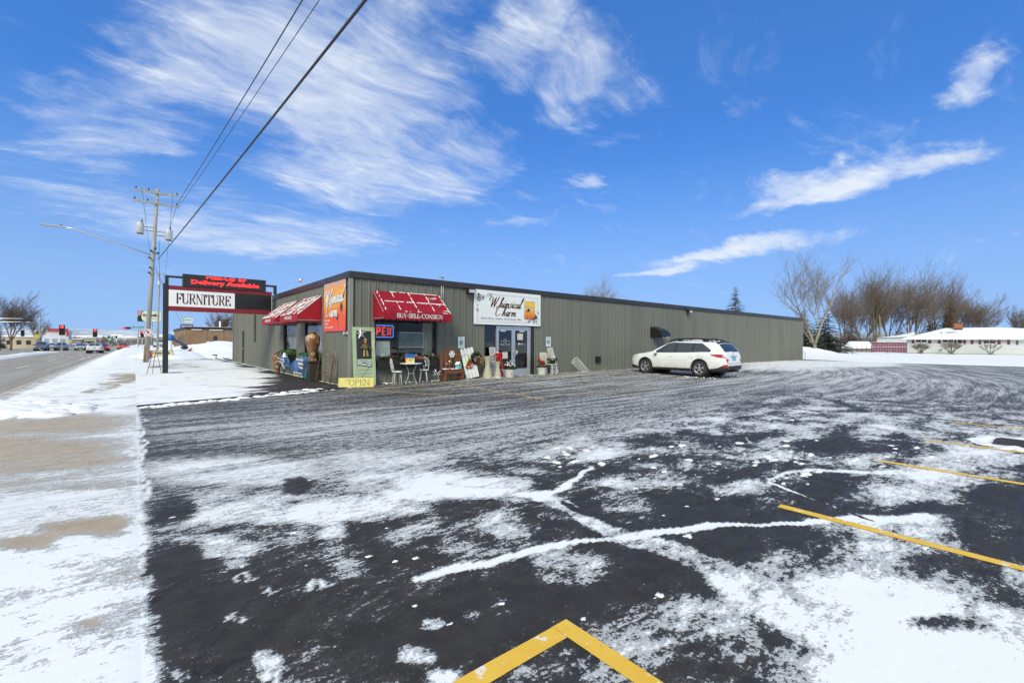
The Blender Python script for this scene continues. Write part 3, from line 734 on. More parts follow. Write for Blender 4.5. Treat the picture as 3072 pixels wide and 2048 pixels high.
# ---- painted lines of the lot
t = NT('yellow_paint'); wear = t.noise(26, 6, .75, None, .2); n = t.noise(3, 4, .6)
c = t.mix(t.ramp(n, .3, .7), (.80, .47, .045, 1), (.86, .54, .07, 1))
c = t.mix(t.ramp(wear, .63, .68, 0, .85), c, (.035, .034, .034, 1))
c = t.mix(t.ramp(t.noise(7, 9, .75, off=(4, 4, 0)), .57, .62, 0, .8), c, (.84, .86, .88, 1))
YEL = t.done(c, .75, normal=t.bump(wear, .3, .004))
def t_yel(name, snowy):
    t = NT(name); wear = t.noise(20, 7, .75, (.5, 1.5, 1), .2)
    c = t.mix(t.ramp(wear, .46, .60), (.62, .42, .10, 1), (.40, .38, .36, 1))
    return t.done(c, .8)
YEL2 = t_yel('worn_yellow_paint', 1)
def pline(p, q, wd=.105, m=YEL, k=12):
    p = Vector(p); q = Vector(q); d = (q-p); d.z = 0; d.normalize(); n = Vector((-d.y, d.x, 0))*wd/2
    vs = []; rnd = random.Random(int(p.x*97+p.y*31))
    for i in range(k+1):
        c = p.lerp(q, i/k)
        for s in (1, -1):
            e = c+n*s*(1+rnd.uniform(-.05, .05)); vs.append((e.x, e.y, float(lotz(np.array(e.x), np.array(e.y)))+.005))
    part('painted_line', MB().add(vs, [(2*i, 2*i+1, 2*i+3, 2*i+2) for i in range(k)]), m, lot)
LX = .9375
pline((4.6, 1.66, 0), (4.58, -4.2, 0)); pline((7.38, 1.55, 0), (7.43, -4.2, 0)); pline((9.56, 1.38, 0), (9.58, -4.2, 0)); pline((12.2, 1.35, 0), (12.2, -4.2, 0))
lc = G(1700, 1885); pline((lc.x, lc.y+.055, 0), (lc.x, -4.2, 0)); pline((lc.x-.0525, lc.y, 0), (-0.2+.5, lc.y, 0))
def gl(a, b, wd=.09): pline(G(*a, .02), G(*b, .02), wd, YEL2)
Zf = zz(1000, 1080, 2.352)
gl(Zf(215, 206), Zf(1150, 141)); gl(Zf(1150, 141), Zf(2150, 84))
gl(Zf(215, 206), Zf(900, 250)); gl(Zf(830, 166), Zf(1560, 280)); gl(Zf(1200, 141), Zf(1900, 222)); gl(Zf(1530, 121), Zf(2260, 205))
gl(Zf(1370, 262), Zf(1560, 276)); gl(Zf(1540, 232), Zf(1740, 250)); gl(Zf(1180, 236), Zf(1400, 236)); gl(Zf(1900, 232), Zf(2280, 200)); gl(Zf(1960, 125), Zf(2270, 150))
# ---- loose snow: little mounds on the asphalt
rnd = random.Random(3); mb = MB()
def mound(x, y, r, h, s):
    r *= .55; mb.blob((x, y, float(lotz(np.array(x), np.array(y)))-.004), r*rnd.uniform(1.0, 2.2), r*rnd.uniform(.7, 1.3), h*rnd.uniform(.35, .8), s, 11, 3, .48)
for k in range(90):
    zx, zy = rnd.uniform(1560, 2480), rnd.gauss(1385, 48)
    if not 1300 < zy < 1540: continue
    p = G(zx, zy); r = rnd.choice((.015, .02, .025, .03, .04, .06, .09))*(.8+.05*p.length*.5)
    mound(p.x, p.y, r, r*.45, k)
for k in range(45):
    p = G(rnd.uniform(2300, 3072), rnd.uniform(1210, 1420)); r = rnd.uniform(.03, .075); mound(p.x, p.y, r, r*.4, k+900)
for zx, zy, r in ((2065, 1607, .055), (1990, 1545, .03), (1668, 1585, .02), (2775, 1643, .05), (2825, 1635, .022), (2858, 1652, .02), (2735, 1595, .03), (2488, 1580, .02), (2060, 1518, .03), (2425, 1410, .06), (2360, 1433, .06),
                  (2350, 1450, .05), (2265, 1395, .06), (2155, 1391, .06), (2238, 1456, .04), (2235, 1360, .05), (2570, 1375, .06), (1980, 1785, .035), (1965, 1792, .025), (1750, 1855, .03), (1240, 1530, .03), (930, 1440, .03), (1210, 1608, .03), (965, 1630, .03), (1110, 1540, .03),
                  (1680, 1400, .05), (1505, 1810, .03), (1350, 1870, .03), (1245, 1815, .03)):
    p = G(zx, zy); mound(p.x, p.y, r, r*.42, int(zx))
for k in range(40):
    p = G(rnd.uniform(430, 1700), rnd.uniform(1440, 1700)); r = rnd.uniform(.012, .035); mound(p.x, p.y, r, r*.35, k+2000)
part('snow_clumps', mb, SNOW, smooth=True, label='small clumps of snow scattered over the asphalt', cat='snow', kind='stuff')
# ploughed ridge along the lawn edge, rough snow by the kerb
mb = MB()
for k in range(800):
    f = rnd.random(); p = G(415, 1224).lerp(G(985, 1168), f)
    r = (.015+.09*rnd.random()**2.2)*(.55+.6*f); mb.blob((p.x+rnd.gauss(0, .08), p.y+rnd.gauss(-.02, .10), -.01), r*1.5, r*1.1, r*rnd.uniform(.3, .8), k, 7, 3, .35)
for k in range(160):
    p = G(rnd.uniform(-60, 250), rnd.gauss(1228, 9)); r = rnd.uniform(.05, .22); mb.blob((p.x, p.y, -.02), r*1.5, r, r*.5, k+50, 8, 3, .3)
for k in range(200):
    x = rnd.uniform(6.6, 30); r = rnd.uniform(.015, .05); mb.blob((x, CY-rnd.uniform(.02, .35), .055), r*1.5, r, r*.6, k+80, 7, 3, .3)
part('ploughed_snow', mb, snow_mat('old_snow', .45), smooth=True, label='rough ridge of ploughed snow along the verge and wall foot', cat='snow', kind='stuff')
# edging between lot and lawn
a, b = Vector((.05, 13.15+.013-.03, .0)), Vector((CX-.4, 13.15+(CX-.4)*.262-.03, .0))
d = (b-a).normalized(); n = Vector((-d.y, d.x, 0))*.05
part('edging', MB().add([tuple(a-n)[:2]+(-.02,), tuple(b-n)[:2]+(-.02,), tuple(b+n)[:2]+(-.02,), tuple(a+n)[:2]+(-.02,), tuple(a-n)[:2]+(.045,), tuple(b-n)[:2]+(.045,), tuple(b+n)[:2]+(.045,), tuple(a+n)[:2]+(.045,)],
     [(0, 3, 2, 1), (4, 5, 6, 7), (0, 1, 5, 4), (1, 2, 6, 5), (2, 3, 7, 6), (3, 0, 4, 7)]), mat('edging_rubber', (.02, .02, .022), .8), kind='structure')
# fallen leaves in the snow
mb = MB()
for zx, zy in ((2440, 1953), (2475, 1945), (2474, 2005), (2250, 1990), (2480, 1850), (1660, 1618), (1785, 1905), (2870, 1850)):
    p = G(zx, zy); a = rnd.uniform(0, 6); s = .009
    mb.add([(p.x+s*1.4*math.cos(a), p.y+s*1.4*math.sin(a), .012), (p.x-s*.5*math.sin(a), p.y+s*.5*math.cos(a), .022), (p.x-s*1.2*math.cos(a), p.y-s*1.2*math.sin(a), .010), (p.x+s*.5*math.sin(a), p.y-s*.5*math.cos(a), .014)], [(0, 1, 2, 3)])
part('fallen_leaves', mb, mat('dead_leaf', (.22, .09, .04), .8), label='few brown dead leaves lying on the snow', cat='leaves', kind='stuff')
# ================================================================== the store
store = thing('store_building', 'long grey-green metal clad store with black roof edge and red awnings', 'building', (CX, CY, 0))
t = NT('green_grey_siding'); wp_ = t.world(); n = t.noise(.7, 6, .6, (1, 1, .25), vec=wp_); st = t.noise(1.0, 7, .65, (7, 7, .35), off=(3, 1, 0), vec=wp_); xyz = t.sepxyz(wp_)
c = t.mix(t.ramp(n, .3, .7), (.149, .153, .132, 1), (.168, .172, .150, 1))
c = t.mix(t.ramp(st, .55, .75, 0, .30), c, (.10, .10, .085, 1))
c = t.mix(1.0, c, t.ramp(t.rand(), 0, 1, .93, 1.06, False), 'MULTIPLY'); t2 = t.noise(2.5, 6, .7, (1, 1, 1), .3, vec=wp_)
c = t.mix(t.mth('MULTIPLY', t.ramp(t2, .45, .7), t.ramp(xyz[2], .0, .45, .55, 0)), c, (.28, .27, .25, 1))
SIDING = t.done(c, .42, normal=t.bump(t.noise(1.1, 3, .5, (1, 1, .4), vec=wp_), .25, .03), spec=.25)
FASC = mat('dark_bronze_fascia', (.030, .027, .027), .45, var=.25, scale=2.5, stretch=(1, 1, .3), dirt=.12)
TRIM = mat('green_grey_trim', (.23, .245, .215), .45, var=.1, scale=3)
DARKFR = mat('dark_window_frame', (.022, .022, .024), .45)
ALU = mat('brushed_aluminium', (.62, .64, .65), .38, .85, var=.08, scale=12)
WHITE = mat('white_paint', (.78, .78, .76), .55, var=.06, scale=9)
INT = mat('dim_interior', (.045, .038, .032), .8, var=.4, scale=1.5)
GLS = glass('window_glass', (.90, .93, .92), .8, .0)
DGL = glass('door_glass', (.42, .45, .46), .75, .06)

PW = .30
_pm = {}
def siding_mesh(h, cut):
    """one ribbed sheet, PW wide and h tall"""
    key = (round(h, 3), round(cut, 3))
    if key in _pm: return _pm[key]
    prof = [(0, 0), (.018, -.030), (.048, -.030), (.066, 0), (.150, -.0), (.158, -.006), (.166, 0), (cut, 0)]
    prof = [p for p in prof if p[0] < cut or p[0] == cut]
    vs = [(x, y, 0) for x, y in prof]+[(x, y, h) for x, y in prof]; n = len(prof)
    me = bpy.data.meshes.new('siding_panel'); me.from_pydata(vs, [], [(i, i+1, n+i+1, n+i) for i in range(n-1)]); me.materials.append(SIDING); me.update()
    _pm[key] = me; return me
def clad(wall, L, openings, z0, z1):
    """sheets along local +x of a wall part; openings (x0,x1,za,zb)"""
    edges = sorted(set([round(i*PW, 4) for i in range(int(L/PW)+1)]+[L]+[e for o in openings for e in o[:2]]))
    edges = [e for e in edges if 0 <= e <= L]
    out = [edges[0]]
    for e in edges[1:]:
        if e-out[-1] > .004: out.append(e)
    for a, b in zip(out[:-1], out[1:]):
        spans = [(z0, z1)]
        for o in openings:
            if a >= o[0]-.001 and b <= o[1]+.001:
                spans = [(z0, o[2]), (o[3], z1)]
        for za, zb in spans:
            if zb-za < .03: continue
            o_ = new_obj('siding_panel', siding_mesh(zb-za, b-a), wall); o_.location = (a, 0, za)
def openings_core(L, openings, z0, z1, thick):
    """backing wall of boxes with the openings left free"""
    mb = MB(); xs = sorted(set([0, L]+[e for o in openings for e in o[:2]]))
    for a, b in zip(xs[:-1], xs[1:]):
        op = [o for o in openings if a >= o[0]-.001 and b <= o[1]+.001]
        if not op: mb.bb(a, b, .012, thick, z0, z1)
        else:
            if op[0][2] > z0+.02: mb.bb(a, b, .012, thick, z0, op[0][2])
            if op[0][3] < z1-.02: mb.bb(a, b, .012, thick, op[0][3], z1)
    return mb
LF = BX1-CX; LS = BY1-CY
OF = [(6.30-CX, 8.77-CX, .57, 2.28), (10.97-CX, 13.72-CX, .06, 2.23)]
OS = [(BY1-23.75, BY1-21.42, .60, 2.31), (BY1-20.30, BY1-17.90, .60, 2.31), (BY1-34.55, BY1-33.72, .05, 2.1)]
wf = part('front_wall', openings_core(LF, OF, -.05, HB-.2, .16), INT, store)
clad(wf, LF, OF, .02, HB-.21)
ws = part('street_wall', openings_core(LS, OS, -.05, HB-.2, .16), INT, store); ws.location = (0, LS, 0); ws.rotation_euler = (0, 0, -math.pi/2)
clad(ws, LS, OS, .02, HB-.21)
part('rear_wall', MB().bb(.17, LF, LS-.15, LS, 0, HB-.2), SIDING, store); part('end_wall', MB().bb(LF-.15, LF, .02, LS-.16, 0, HB-.2), SIDING, store)
part('roof', MB().bb(.2, LF-.2, .2, LS-.2, HB-.24, HB-.12), snow_mat('roof_snow', .1), store)
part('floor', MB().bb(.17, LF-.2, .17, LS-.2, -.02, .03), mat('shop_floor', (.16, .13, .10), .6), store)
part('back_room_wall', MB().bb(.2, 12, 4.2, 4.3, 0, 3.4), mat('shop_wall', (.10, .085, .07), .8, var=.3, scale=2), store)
fa = part('roof_edge', MB().bb(-.075, LF+.08, -.075, .10, HB-.215, HB).bb(-.075, .10, .101, LS+.05, HB-.215, HB), FASC, store); bev(fa, .008)
mb = MB()
for k in range(1, 14): mb.bb(k*3.05-.004, k*3.05+.05, -.081, -.074, HB-.214, HB-.001)
part('fascia_seam', mb, FASC, store)
part('drip_edge', MB().bb(-.05, LF+.05, -.05, .0, HB-.235, HB-.216).bb(-.05, -.0, .0, LS, HB-.235, HB-.216), mat('drip_edge', (.05, .048, .048), .4), store)
part('corner_trim', MB().bb(-.045, .075, -.045, -.036, .0, HB-.236).bb(-.045, -.036, -.036, .085, .0, HB-.236), TRIM, store)
part('corner_trim', MB().bb(LF-.06, LF+.03, -.045, -.034, .0, HB-.236), TRIM, store)
part('corner_trim', MB().bb(-.045, -.034, LS-.08, LS+.03, .0, HB-.236), TRIM, store)
# conduits over the awning
for dx in (8.905, 8.985):
    mb = MB().cyl((dx-CX, -.055, 2.45), (dx-CX, -.055, HB+.10), .018, n=8).cyl((dx-CX, -.055, HB+.10), (dx-CX, -.055, HB+.17), .030, n=8).cyl((dx-CX, -.055, HB+.12), (dx-CX, .12, HB+.12), .018, n=8)
    part('conduit', mb, mat('galvanised', (.42, .44, .45), .45, .6), store, True)
# ---- big front window
def shop_window(name, x0, x1, z0, z1, wall, mull):
    fr = part(name, MB().bb(x0, x0+.07, .0, .10, z0, z1).bb(x1-.07, x1, .0, .10, z0, z1).bb(x0+.071, x1-.071, .0, .10, z1-.07, z1).bb(x0+.071, x1-.071, -.01, .11, z0, z0+.06), DARKFR, wall)
    e = [x0+.07]+mull+[x1-.07]
    for a, b in zip(e[:-1], e[1:]):
        part('pane', MB().bb(a+.0, b-.0, .055, .061, z0+.06, z1-.07), GLS, fr)
    for m_ in mull: part('mullion', MB().bb(m_-.022, m_+.022, .02, .052, z0+.061, z1-.071), DARKFR, fr)
    return fr
shop_window('display_window', 6.30-CX, 8.77-CX, .57, 2.28, wf, [7.20-CX])
shop_window('display_window', OS[0][0], OS[0][1], .60, 2.31, ws, []); shop_window('display_window', OS[1][0], OS[1][1], .60, 2.31, ws, [])
# steel door of the street wall
sd = part('side_door', MB().bb(OS[2][0], OS[2][1], .03, .10, .05, 2.1), mat('black_door', (.016, .015, .015), .5), ws); part('door_handle', MB().ball((OS[2][0]+.1, -.0, 1.0), .035), ALU, sd, True)
part('upright_board', MB().bb(BY1-30.5, BY1-30.2, -.10, -.032, 1.45, HB-.24), mat('weathered_board', (.12, .10, .08), .8, var=.3, scale=4), ws)  # brown upright strip standing proud of the street wall
# ---- entrance: sidelight, two aluminium doors, hours lettering
x0, x1, zb, zt = 10.97-CX, 13.72-CX, .06, 2.23
ent = part('entrance', MB().bb(x0, x0+.06, .0, .16, zb, zt).bb(x1-.20, x1, .0, .16, zb, zt).bb(x0+.061, x1-.201, .0, .16, zt-.06, zt), DARKFR, wf)
part('pane', MB().bb(x0+.06, 11.60-CX, .10, .108, zb+.1, zt-.06), DGL, ent)
part('sill', MB().bb(x0+.06, 11.60-CX, .06, .15, zb, zb+.1), DARKFR, ent)
part('door_frame', MB().bb(11.60-CX, 11.66-CX, .02, .17, zb, zt-.061).bb(13.46-CX, 13.52-CX, .02, .17, zb, zt-.061).bb(11.661-CX, 13.459-CX, .02, .17, zt-.12, zt-.061), ALU, ent)
def glass_door(a, b, hinge_left):
    st = .095
    d = part('entrance_door', MB().bb(a, a+st, .06, .11, zb+.02, zt-.125).bb(b-st, b, .06, .11, zb+.02, zt-.125).bb(a+st, b-st, .06, .11, zt-.225, zt-.125).bb(a+st, b-st, .06, .11, zb+.02, zb+.30), ALU, ent)
    bev(d, .004)
    part('pane', MB().bb(a+st, b-st, .083, .089, zb+.30, zt-.225), DGL, d)
    hx = b-st*.5 if hinge_left else a+st*.5
    part('handle', MB().tube([(hx, .06, 1.16), (hx, .0, 1.16), (hx+(.1 if not hinge_left else -.02), -.012, 1.13), (hx+(.1 if not hinge_left else -.02), -.012, .98), (hx, .0, .95), (hx, .06, .95)], .013, 8), ALU, d, True)
    part('push_bar', MB().bb(a+st, b-st, .112, .15, 1.03, 1.10), ALU, d)
    return d
xm = 12.56-CX
d1 = glass_door(11.665-CX, xm-.004, True); d2 = glass_door(xm+.004, 13.455-CX, False)
part('lock_plate', MB().bb(xm+.13, xm+.25, .048, .06, 1.02, 1.14), WHITE, d2)
mb = MB()
lettering(mb, 'Hours', .17, xm-.43, .0785, 1.60, .01, .035, 'CENTER')
for i, s in enumerate(('Mon-Fri  10 am-5 pm', 'Friday', 'Saturday  10 am-4 pm', 'Sunday  11 am-3 pm')): lettering(mb, s, (.50, .16, .52, .50)[i], xm-.43, .0785, 1.535-.058*i, .012, .034, 'CENTER')
part('hours_lettering', mb, WHITE, d1)
mb = MB().bb(xm+.29, xm+.37, .0785, .0795, 1.39, 1.46); lettering(mb, 'Salon', .22, xm+.40, .0785, 1.395, .012, .05)
part('lettering', mb, WHITE, d2)
paper = mat('notice_paper', (.62, .58, .50), .8, var=.3, scale=20)
part('paper_notice', MB().bb(xm-.60, xm-.30, .079, .0805, .80, 1.08), paper, d1); part('paper_notice', MB().bb(xm+.24, xm+.56, .079, .0805, 1.60, 1.88), paper, d2)
part('paper_notice', MB().bb(xm-.70, xm-.40, .079, .0805, 1.95, 2.0), WHITE, d1); part('paper_notice', MB().bb(xm+.35, xm+.65, .079, .0805, 1.95, 2.0), WHITE, d2)
part('threshold', MB().bb(x0, x1, -.02, .2, .03, .075), mat('threshold', (.35, .35, .35), .5, .5), ent)
# ---- wall lights, louvre hood, vent box
def flood(xw, z):
    f = thing('wall_light', 'x', 'light', (xw, CY-.036, z))
    part('mount', MB().bb(-.09, .09, -.08, .035, -.11, .12), DARKFR, f)
    part('housing', MB().add([(-.17, -.08, .12), (.17, -.08, .12), (.17, -.30, .03), (-.17, -.30, .03), (-.17, -.08, -.12), (.17, -.08, -.12), (.17, -.26, -.10), (-.17, -.26, -.10)], [(0, 1, 5, 4), (0, 3, 2, 1), (0, 4, 7, 3), (1, 2, 6, 5), (3, 7, 6, 2), (4, 5, 6, 7)]), DARKFR, f)
    part('lens', MB().add([(-.15, -.302, .02), (.15, -.302, .02), (.15, -.265, -.095), (-.15, -.265, -.095)], [(0, 3, 2, 1)]), mat('lens_glass', (.70, .74, .76), .2), f)
    return f
flood(10.15, 3.52)['label'] = 'black floodlight on the wall left of the white shop sign'
flood(26.62, 3.50)['label'] = 'black floodlight high on the wall above the parked white car'
h = thing('vent_hood', 'dark metal exhaust hood on the wall above the white car', 'vent', (22.75, CY, 1.84))
mb = MB(); arcp = [(0, .52)]+[(-.72*math.sin(R(a)), .04+.48*math.cos(R(a))) for a in range(10, 91, 10)]
for s in (0, .86):
    mb.add([(s, y, z) for y, z in [(0, .0)]+[(y-.03, z) for y, z in arcp]], [tuple(range(len(arcp)+1))])
n = len(arcp); mb.add([(0, y-.03, z) for y, z in arcp]+[(.86, y-.03, z) for y, z in arcp], [(i, i+1, n+i+1, n+i) for i in range(n-1)])
part('hood', mb, mat('hood_metal', (.030, .028, .032), .35, .4, var=.3, scale=5), h); part('flange', MB().bb(-.05, .91, -.036, -.0, -.04, .60), DARKFR, h)
mb = MB()
rr = random.Random(5)
for k in range(9): x = rr.uniform(.2, .84); mb.cyl((x, -.70, .05), (x, -.70, -.02-rr.uniform(.03, .12)), .012, .001, 5)
part('icicle', mb, mat('ice', (.7, .74, .78), .15), h)
v = thing('vent_box', 'small black vent box low on the metal wall', 'vent', (17.88, CY-.036, .50)); part('casing', MB().bb(0, .34, -.06, .03, 0, .31), DARKFR, v); part('flap', MB().bb(.04, .30, -.075, -.061, .03, .27), mat('flap', (.012, .012, .012), .4), v)
f = thing('roof_lamp', 'small lamp standing on the roof edge above the street wall', 'light', (CX+.02, 21.0, HB)); part('stem', MB().cyl((0, 0, 0), (0, 0, .22), .02, n=6), ALU, f); part('head', MB().ball((0, 0, .30), .11, 10, (1, 1.3, .9)), ALU, f, True)
pn = thing('house_number', 'black and white house number plates beside the store corner', 'number', (CX-.037, 15.53, 1.70), -math.pi/2)
for i, ch in enumerate('1841'):
    pl = part('number_plate', MB().bb(i*.12, i*.12+.105, -.012, 0, 0, .15), mat('plate_black', (.02, .02, .02), .5), pn)
    mb = MB(); lettering(mb, ch, .06, i*.12+.02, -.0135, .02, .02, .11); part('numeral', mb, WHITE, pl)

# ---- awnings
t = NT('red_awning_cloth'); n = t.noise(3, 6, .6); wv = t.noise(140, 2, .5)
c = t.mix(t.ramp(n, .3, .7), (.28, .005, .016, 1), (.35, .008, .023, 1))
RED = t.done(c, .62, normal=t.bump(t.mth('ADD', t.noise(4, 3, .5), t.mth('MULTIPLY', wv, .1)), .25, .03), spec=.35)
PATCHY = snow_mat('awning_snow', .0)
def awning(name, label, loc, rz, W, text, snow):
    P, zt, zm, zb_ = .87, 3.235, 2.49, 2.225
    a = thing(name, label, 'awning', loc, rz, 'red window awnings')
    nx, nz = 24, 10; vs = []
    for i in range(nx+1):
        x = W*i/nx; sag = .012*math.sin(math.pi*((i*4/nx) % 1))
        for j in range(nz+1):
            f = j/nz; vs.append((x, -.04-P*f, zt+(zm-zt)*f-sag*math.sin(math.pi*f)))
    part('canopy', MB().add(vs, [(i*(nz+1)+j, i*(nz+1)+j+1, (i+1)*(nz+1)+j+1, (i+1)*(nz+1)+j) for i in range(nx) for j in range(nz)]), RED, a, True)
    for x in (0, W):
        k = 10; bot = [(-.04-P*i/k, zb_+.018*(i % 2)) for i in range(k+1)]
        pts = [(-.04, zt)]+bot+[(-.04-P, zm)]
        part('side_cloth', MB().add([(x, y, z) for y, z in pts], [tuple(range(len(pts)))]), RED, a)
    n = 60; vs = []
    for i in range(n+1):
        x = W*i/n; s = abs(math.sin(math.pi*i/n*11)); vs += [(x, -.042-P, zm+.004), (x, -.046-P-.006*s, zb_+.03), (x, -.044-P, zb_-.016+.045*(1-s))]
    part('valance', MB().add(vs, [(3*i+j, 3*i+j+1, 3*i+j+4, 3*i+j+3) for i in range(n) for j in (0, 1)]), RED, a, True)
    mb = MB()
    for x in [W*i/4 for i in range(5)]: mb.cyl((x, -.05, zt-.02), (x, -.03-P, zm-.02), .013, n=6).cyl((x, -.05, zb_+.05), (x, -.03-P, zb_+.05), .013, n=6)
    mb.cyl((0, -.02-P, zm-.025), (W, -.02-P, zm-.025), .013, n=6)
    part('frame', mb, mat('galvanised', (.42, .44, .45), .45, .6), a)
    # snow caught on the ribs
    rnd = random.Random(snow*7+1); mb = MB()
    def ribbon(p, q, w0, gap=.1, th=.016):
        p, q = np.array(p), np.array(q); L = np.linalg.norm((q-p)*np.array([W, 1.15])); k = max(8, int(L/.05)); prev = None
        for i in range(k+1):
            u = p+(q-p)*i/k+np.array([rnd.gauss(0, .004), rnd.gauss(0, .004)])
            wd = w0*rnd.uniform(.45, 1.35)
            if rnd.random() < gap: wd = .0
            prev_ = (u, wd)
            if prev is not None and prev[1] > 0 and wd > 0:
                d = (q-p)*np.array([W, 1.15]); d /= np.linalg.norm(d); nn = np.array([-d[1], d[0]])
                q4 = []
                for (uu, ww) in (prev, prev_):
                    for s in (-1, 0, 1):
                        xx = uu[0]*W+nn[0]*ww*s; ff = uu[1]+nn[1]*ww*s/1.15; ff = min(max(ff, 0), 1); xx = min(max(xx, 0.0), W)
                        hh = th if s == 0 else .003
                        q4.append((xx, -.04-P*ff-hh*.6, zt+(zm-zt)*ff+hh))
                mb.add(q4, [(0, 1, 4, 3), (1, 2, 5, 4)])
            prev = prev_
    if snow == 0:
        for x in (.045, .25, .5, .75, .985): ribbon((x, .02), (x, .98), .014, .10)
        ribbon((.05, .5), (.98, .5), .017, .05); ribbon((.23, .005), (.95, .005), .014, .08)
        for cx_, cf, k in ((.86, .22, 26), (.9, .52, 14), (.97, .85, 14), (.46, .5, 5), (.70, .5, 5), (.26, .5, 6), (.9, .98, 16), (.5, .98, 5), (.35, .99, 4)):
            for _ in range(k):
                x, f = cx_+rnd.gauss(0, .032), min(.985, max(.01, cf+rnd.gauss(0, .03))); x = min(max(x, .01), .985); r = rnd.uniform(.012, .035)
                mb.blob((x*W, -.045-P*f, zt+(zm-zt)*f-.002), r*1.4, r, .012, int(x*999)+_, 6, 2, .4)
    else:
        for k in range(420):
            x, f = rnd.uniform(.02, .98), rnd.uniform(.1, .97)
            if (math.sin(x*17+snow)+math.sin(f*15+x*5)+math.sin(x*41)*.4) < .25: continue
            r = rnd.uniform(.02, .06); mb.blob((x*W, -.045-P*f, zt+(zm-zt)*f-.002), r*1.6, r*1.1, .022, k, 7, 2, .35)
        for x in (.02, .25, .5, .75, .98): ribbon((x, .1), (x, .98), .02, .05)
        ribbon((.02, .012), (.98, .012), .018, .04)
    part('snow', mb, PATCHY, a, True, kind='stuff')
    mb = MB()
    if text == 'BUY*SELL*CONSIGN': pen(mb, text, SERIF, W*.175, -.056-P, zm-.195, .155, W*.68, .17, .06)
    else: lettering(mb, text, W*.42, W*.50, -.056-P, zm-.16, .02, .12, 'CENTER')
    part('lettering', mb, WHITE, a)
    return a
awning('awning', 'red awning lettered BUY SELL CONSIGN over the front window', (6.24, CY, 0), 0, 2.59, 'BUY*SELL*CONSIGN', 0)
awning('awning', 'snowy red awning over the street window nearer the store corner', (CX, 20.42, 0), -math.pi/2, 2.56, 'VINTAGE', 1)
awning('awning', 'snowy red awning over the street window farther from the store corner', (CX, 23.86, 0), -math.pi/2, 2.56, 'DECOR', 2)
# ================================================================== signs
INK = mat('black_ink', (.012, .011, .011), .5); GOLD = mat('gold_ink', (.55, .27, .08), .5); BLUE = mat('sign_blue', (.015, .07, .36), .45)
PWH = mat('sign_white', (.80, .82, .83), .45, var=.04, scale=3)
def spiral(mb, x, y, z, r, turns, a0, w, flip=1, n=26):
    pts = []
    for i in range(n+1):
        f = i/n; a = a0+flip*turns*2*math.pi*f; rr = r*(1-f*.92)
        pts.append((x+rr*math.cos(a), z+rr*math.sin(a)))
    ribbon2(mb, pts, y, w)
def ribbon2(mb, pts, y, w):
    vs = []; n = len(pts)
    for i, p in enumerate(pts):
        q0, q1 = pts[max(0, i-1)], pts[min(n-1, i+1)]; dx, dz = q1[0]-q0[0], q1[1]-q0[1]; l = math.hypot(dx, dz) or 1
        ww = w*(.45+.55*math.sin(math.pi*min(1, max(0, i/(n-1)))))
        vs += [(p[0]-dz/l*ww, y, p[1]+dx/l*ww), (p[0]+dz/l*ww, y, p[1]-dx/l*ww)]
    mb.add(vs, [(2*i, 2*i+1, 2*i+3, 2*i+2) for i in range(n-1)])
def flower(mb, x, y, z, r, petals=14, seed=1):
    rnd = random.Random(seed); pts = []
    for i in range(petals*2):
        a = math.pi*i/petals; rr = r*(rnd.uniform(.85, 1.1) if i % 2 else rnd.uniform(.62, .75))
        pts.append((x+rr*math.cos(a), y, z+rr*math.sin(a)))
    mb.add(pts, [tuple(range(len(pts)))])
def sunset(name, ramp_cols, h):
    t = NT(name); xyz = t.sepxyz(); n = t.noise(1.1, 5, .6, (.8, 1, 2.2), .5)
    f = t.mth('ADD', t.mth('DIVIDE', xyz[2], h), t.mth('MULTIPLY', t.mth('SUBTRACT', n, .5), .45))
    r = t.n.new('ShaderNodeValToRGB'); t.l.new(f, r.inputs[0]); e = r.color_ramp.elements
    e[0].position, e[0].color = ramp_cols[0][0], (*ramp_cols[0][1], 1); e[1].position, e[1].color = ramp_cols[-1][0], (*ramp_cols[-1][1], 1)
    for p, c in ramp_cols[1:-1]: k = e.new(p); k.color = (*c, 1)
    return t.done(r.outputs[0], .4)
# ---- white fascia sign over the entrance
SX, SZ, SW, SH, SY = 10.40, 2.215, 3.62, 1.395, CY-.085
s = thing('shop_sign', 'wide white script sign with scrollwork above the glass entrance', 'sign', (SX, SY, SZ))
bev(part('panel', MB().bb(0, SW, 0, .045, 0, SH), PWH, s), .004)
def q(a, b):
    p = WY(*Z3(a, b), SY); return p.x-SX, p.z-SZ
mb = MB()
for o in (0, .045):
    x0, z0, x1, z1 = .13+o, .10+o, SW-.16-o, SH-.13-o
    for (a, b, c, d) in ((x0+.55, x1, z1-.006, z1), (x0, x1-.55, z0, z0+.006), (x0, x0+.006, z0, z1-.55), (x1-.006, x1, z0+.55, z1)): mb.bb(a, b, -.002, .0, c, d)
part('border', mb, mat('grey_ink', (.12, .12, .13), .5), s)
mb = MB(); rnd = random.Random(2)
for cx_, cz_, sx_, sz_ in ((.12, SH-.13, 1, -1), (SW-.13, .12, -1, 1)):
    for k in range(30):
        u = abs(rnd.gauss(0, .30)); v_ = rnd.uniform(0, .34)*max(0, 1-u/.75)
        if rnd.random() < .5: u, v_ = v_, u
        spiral(mb, cx_+sx_*(u*.95+.03), -.003, cz_+sz_*(v_*.95+.03), rnd.uniform(.035, .09), rnd.uniform(.9, 1.6), rnd.uniform(0, 6.3), .0075, rnd.choice((-1, 1)), 18)
part('scrollwork', mb, INK, s, kind='stuff')
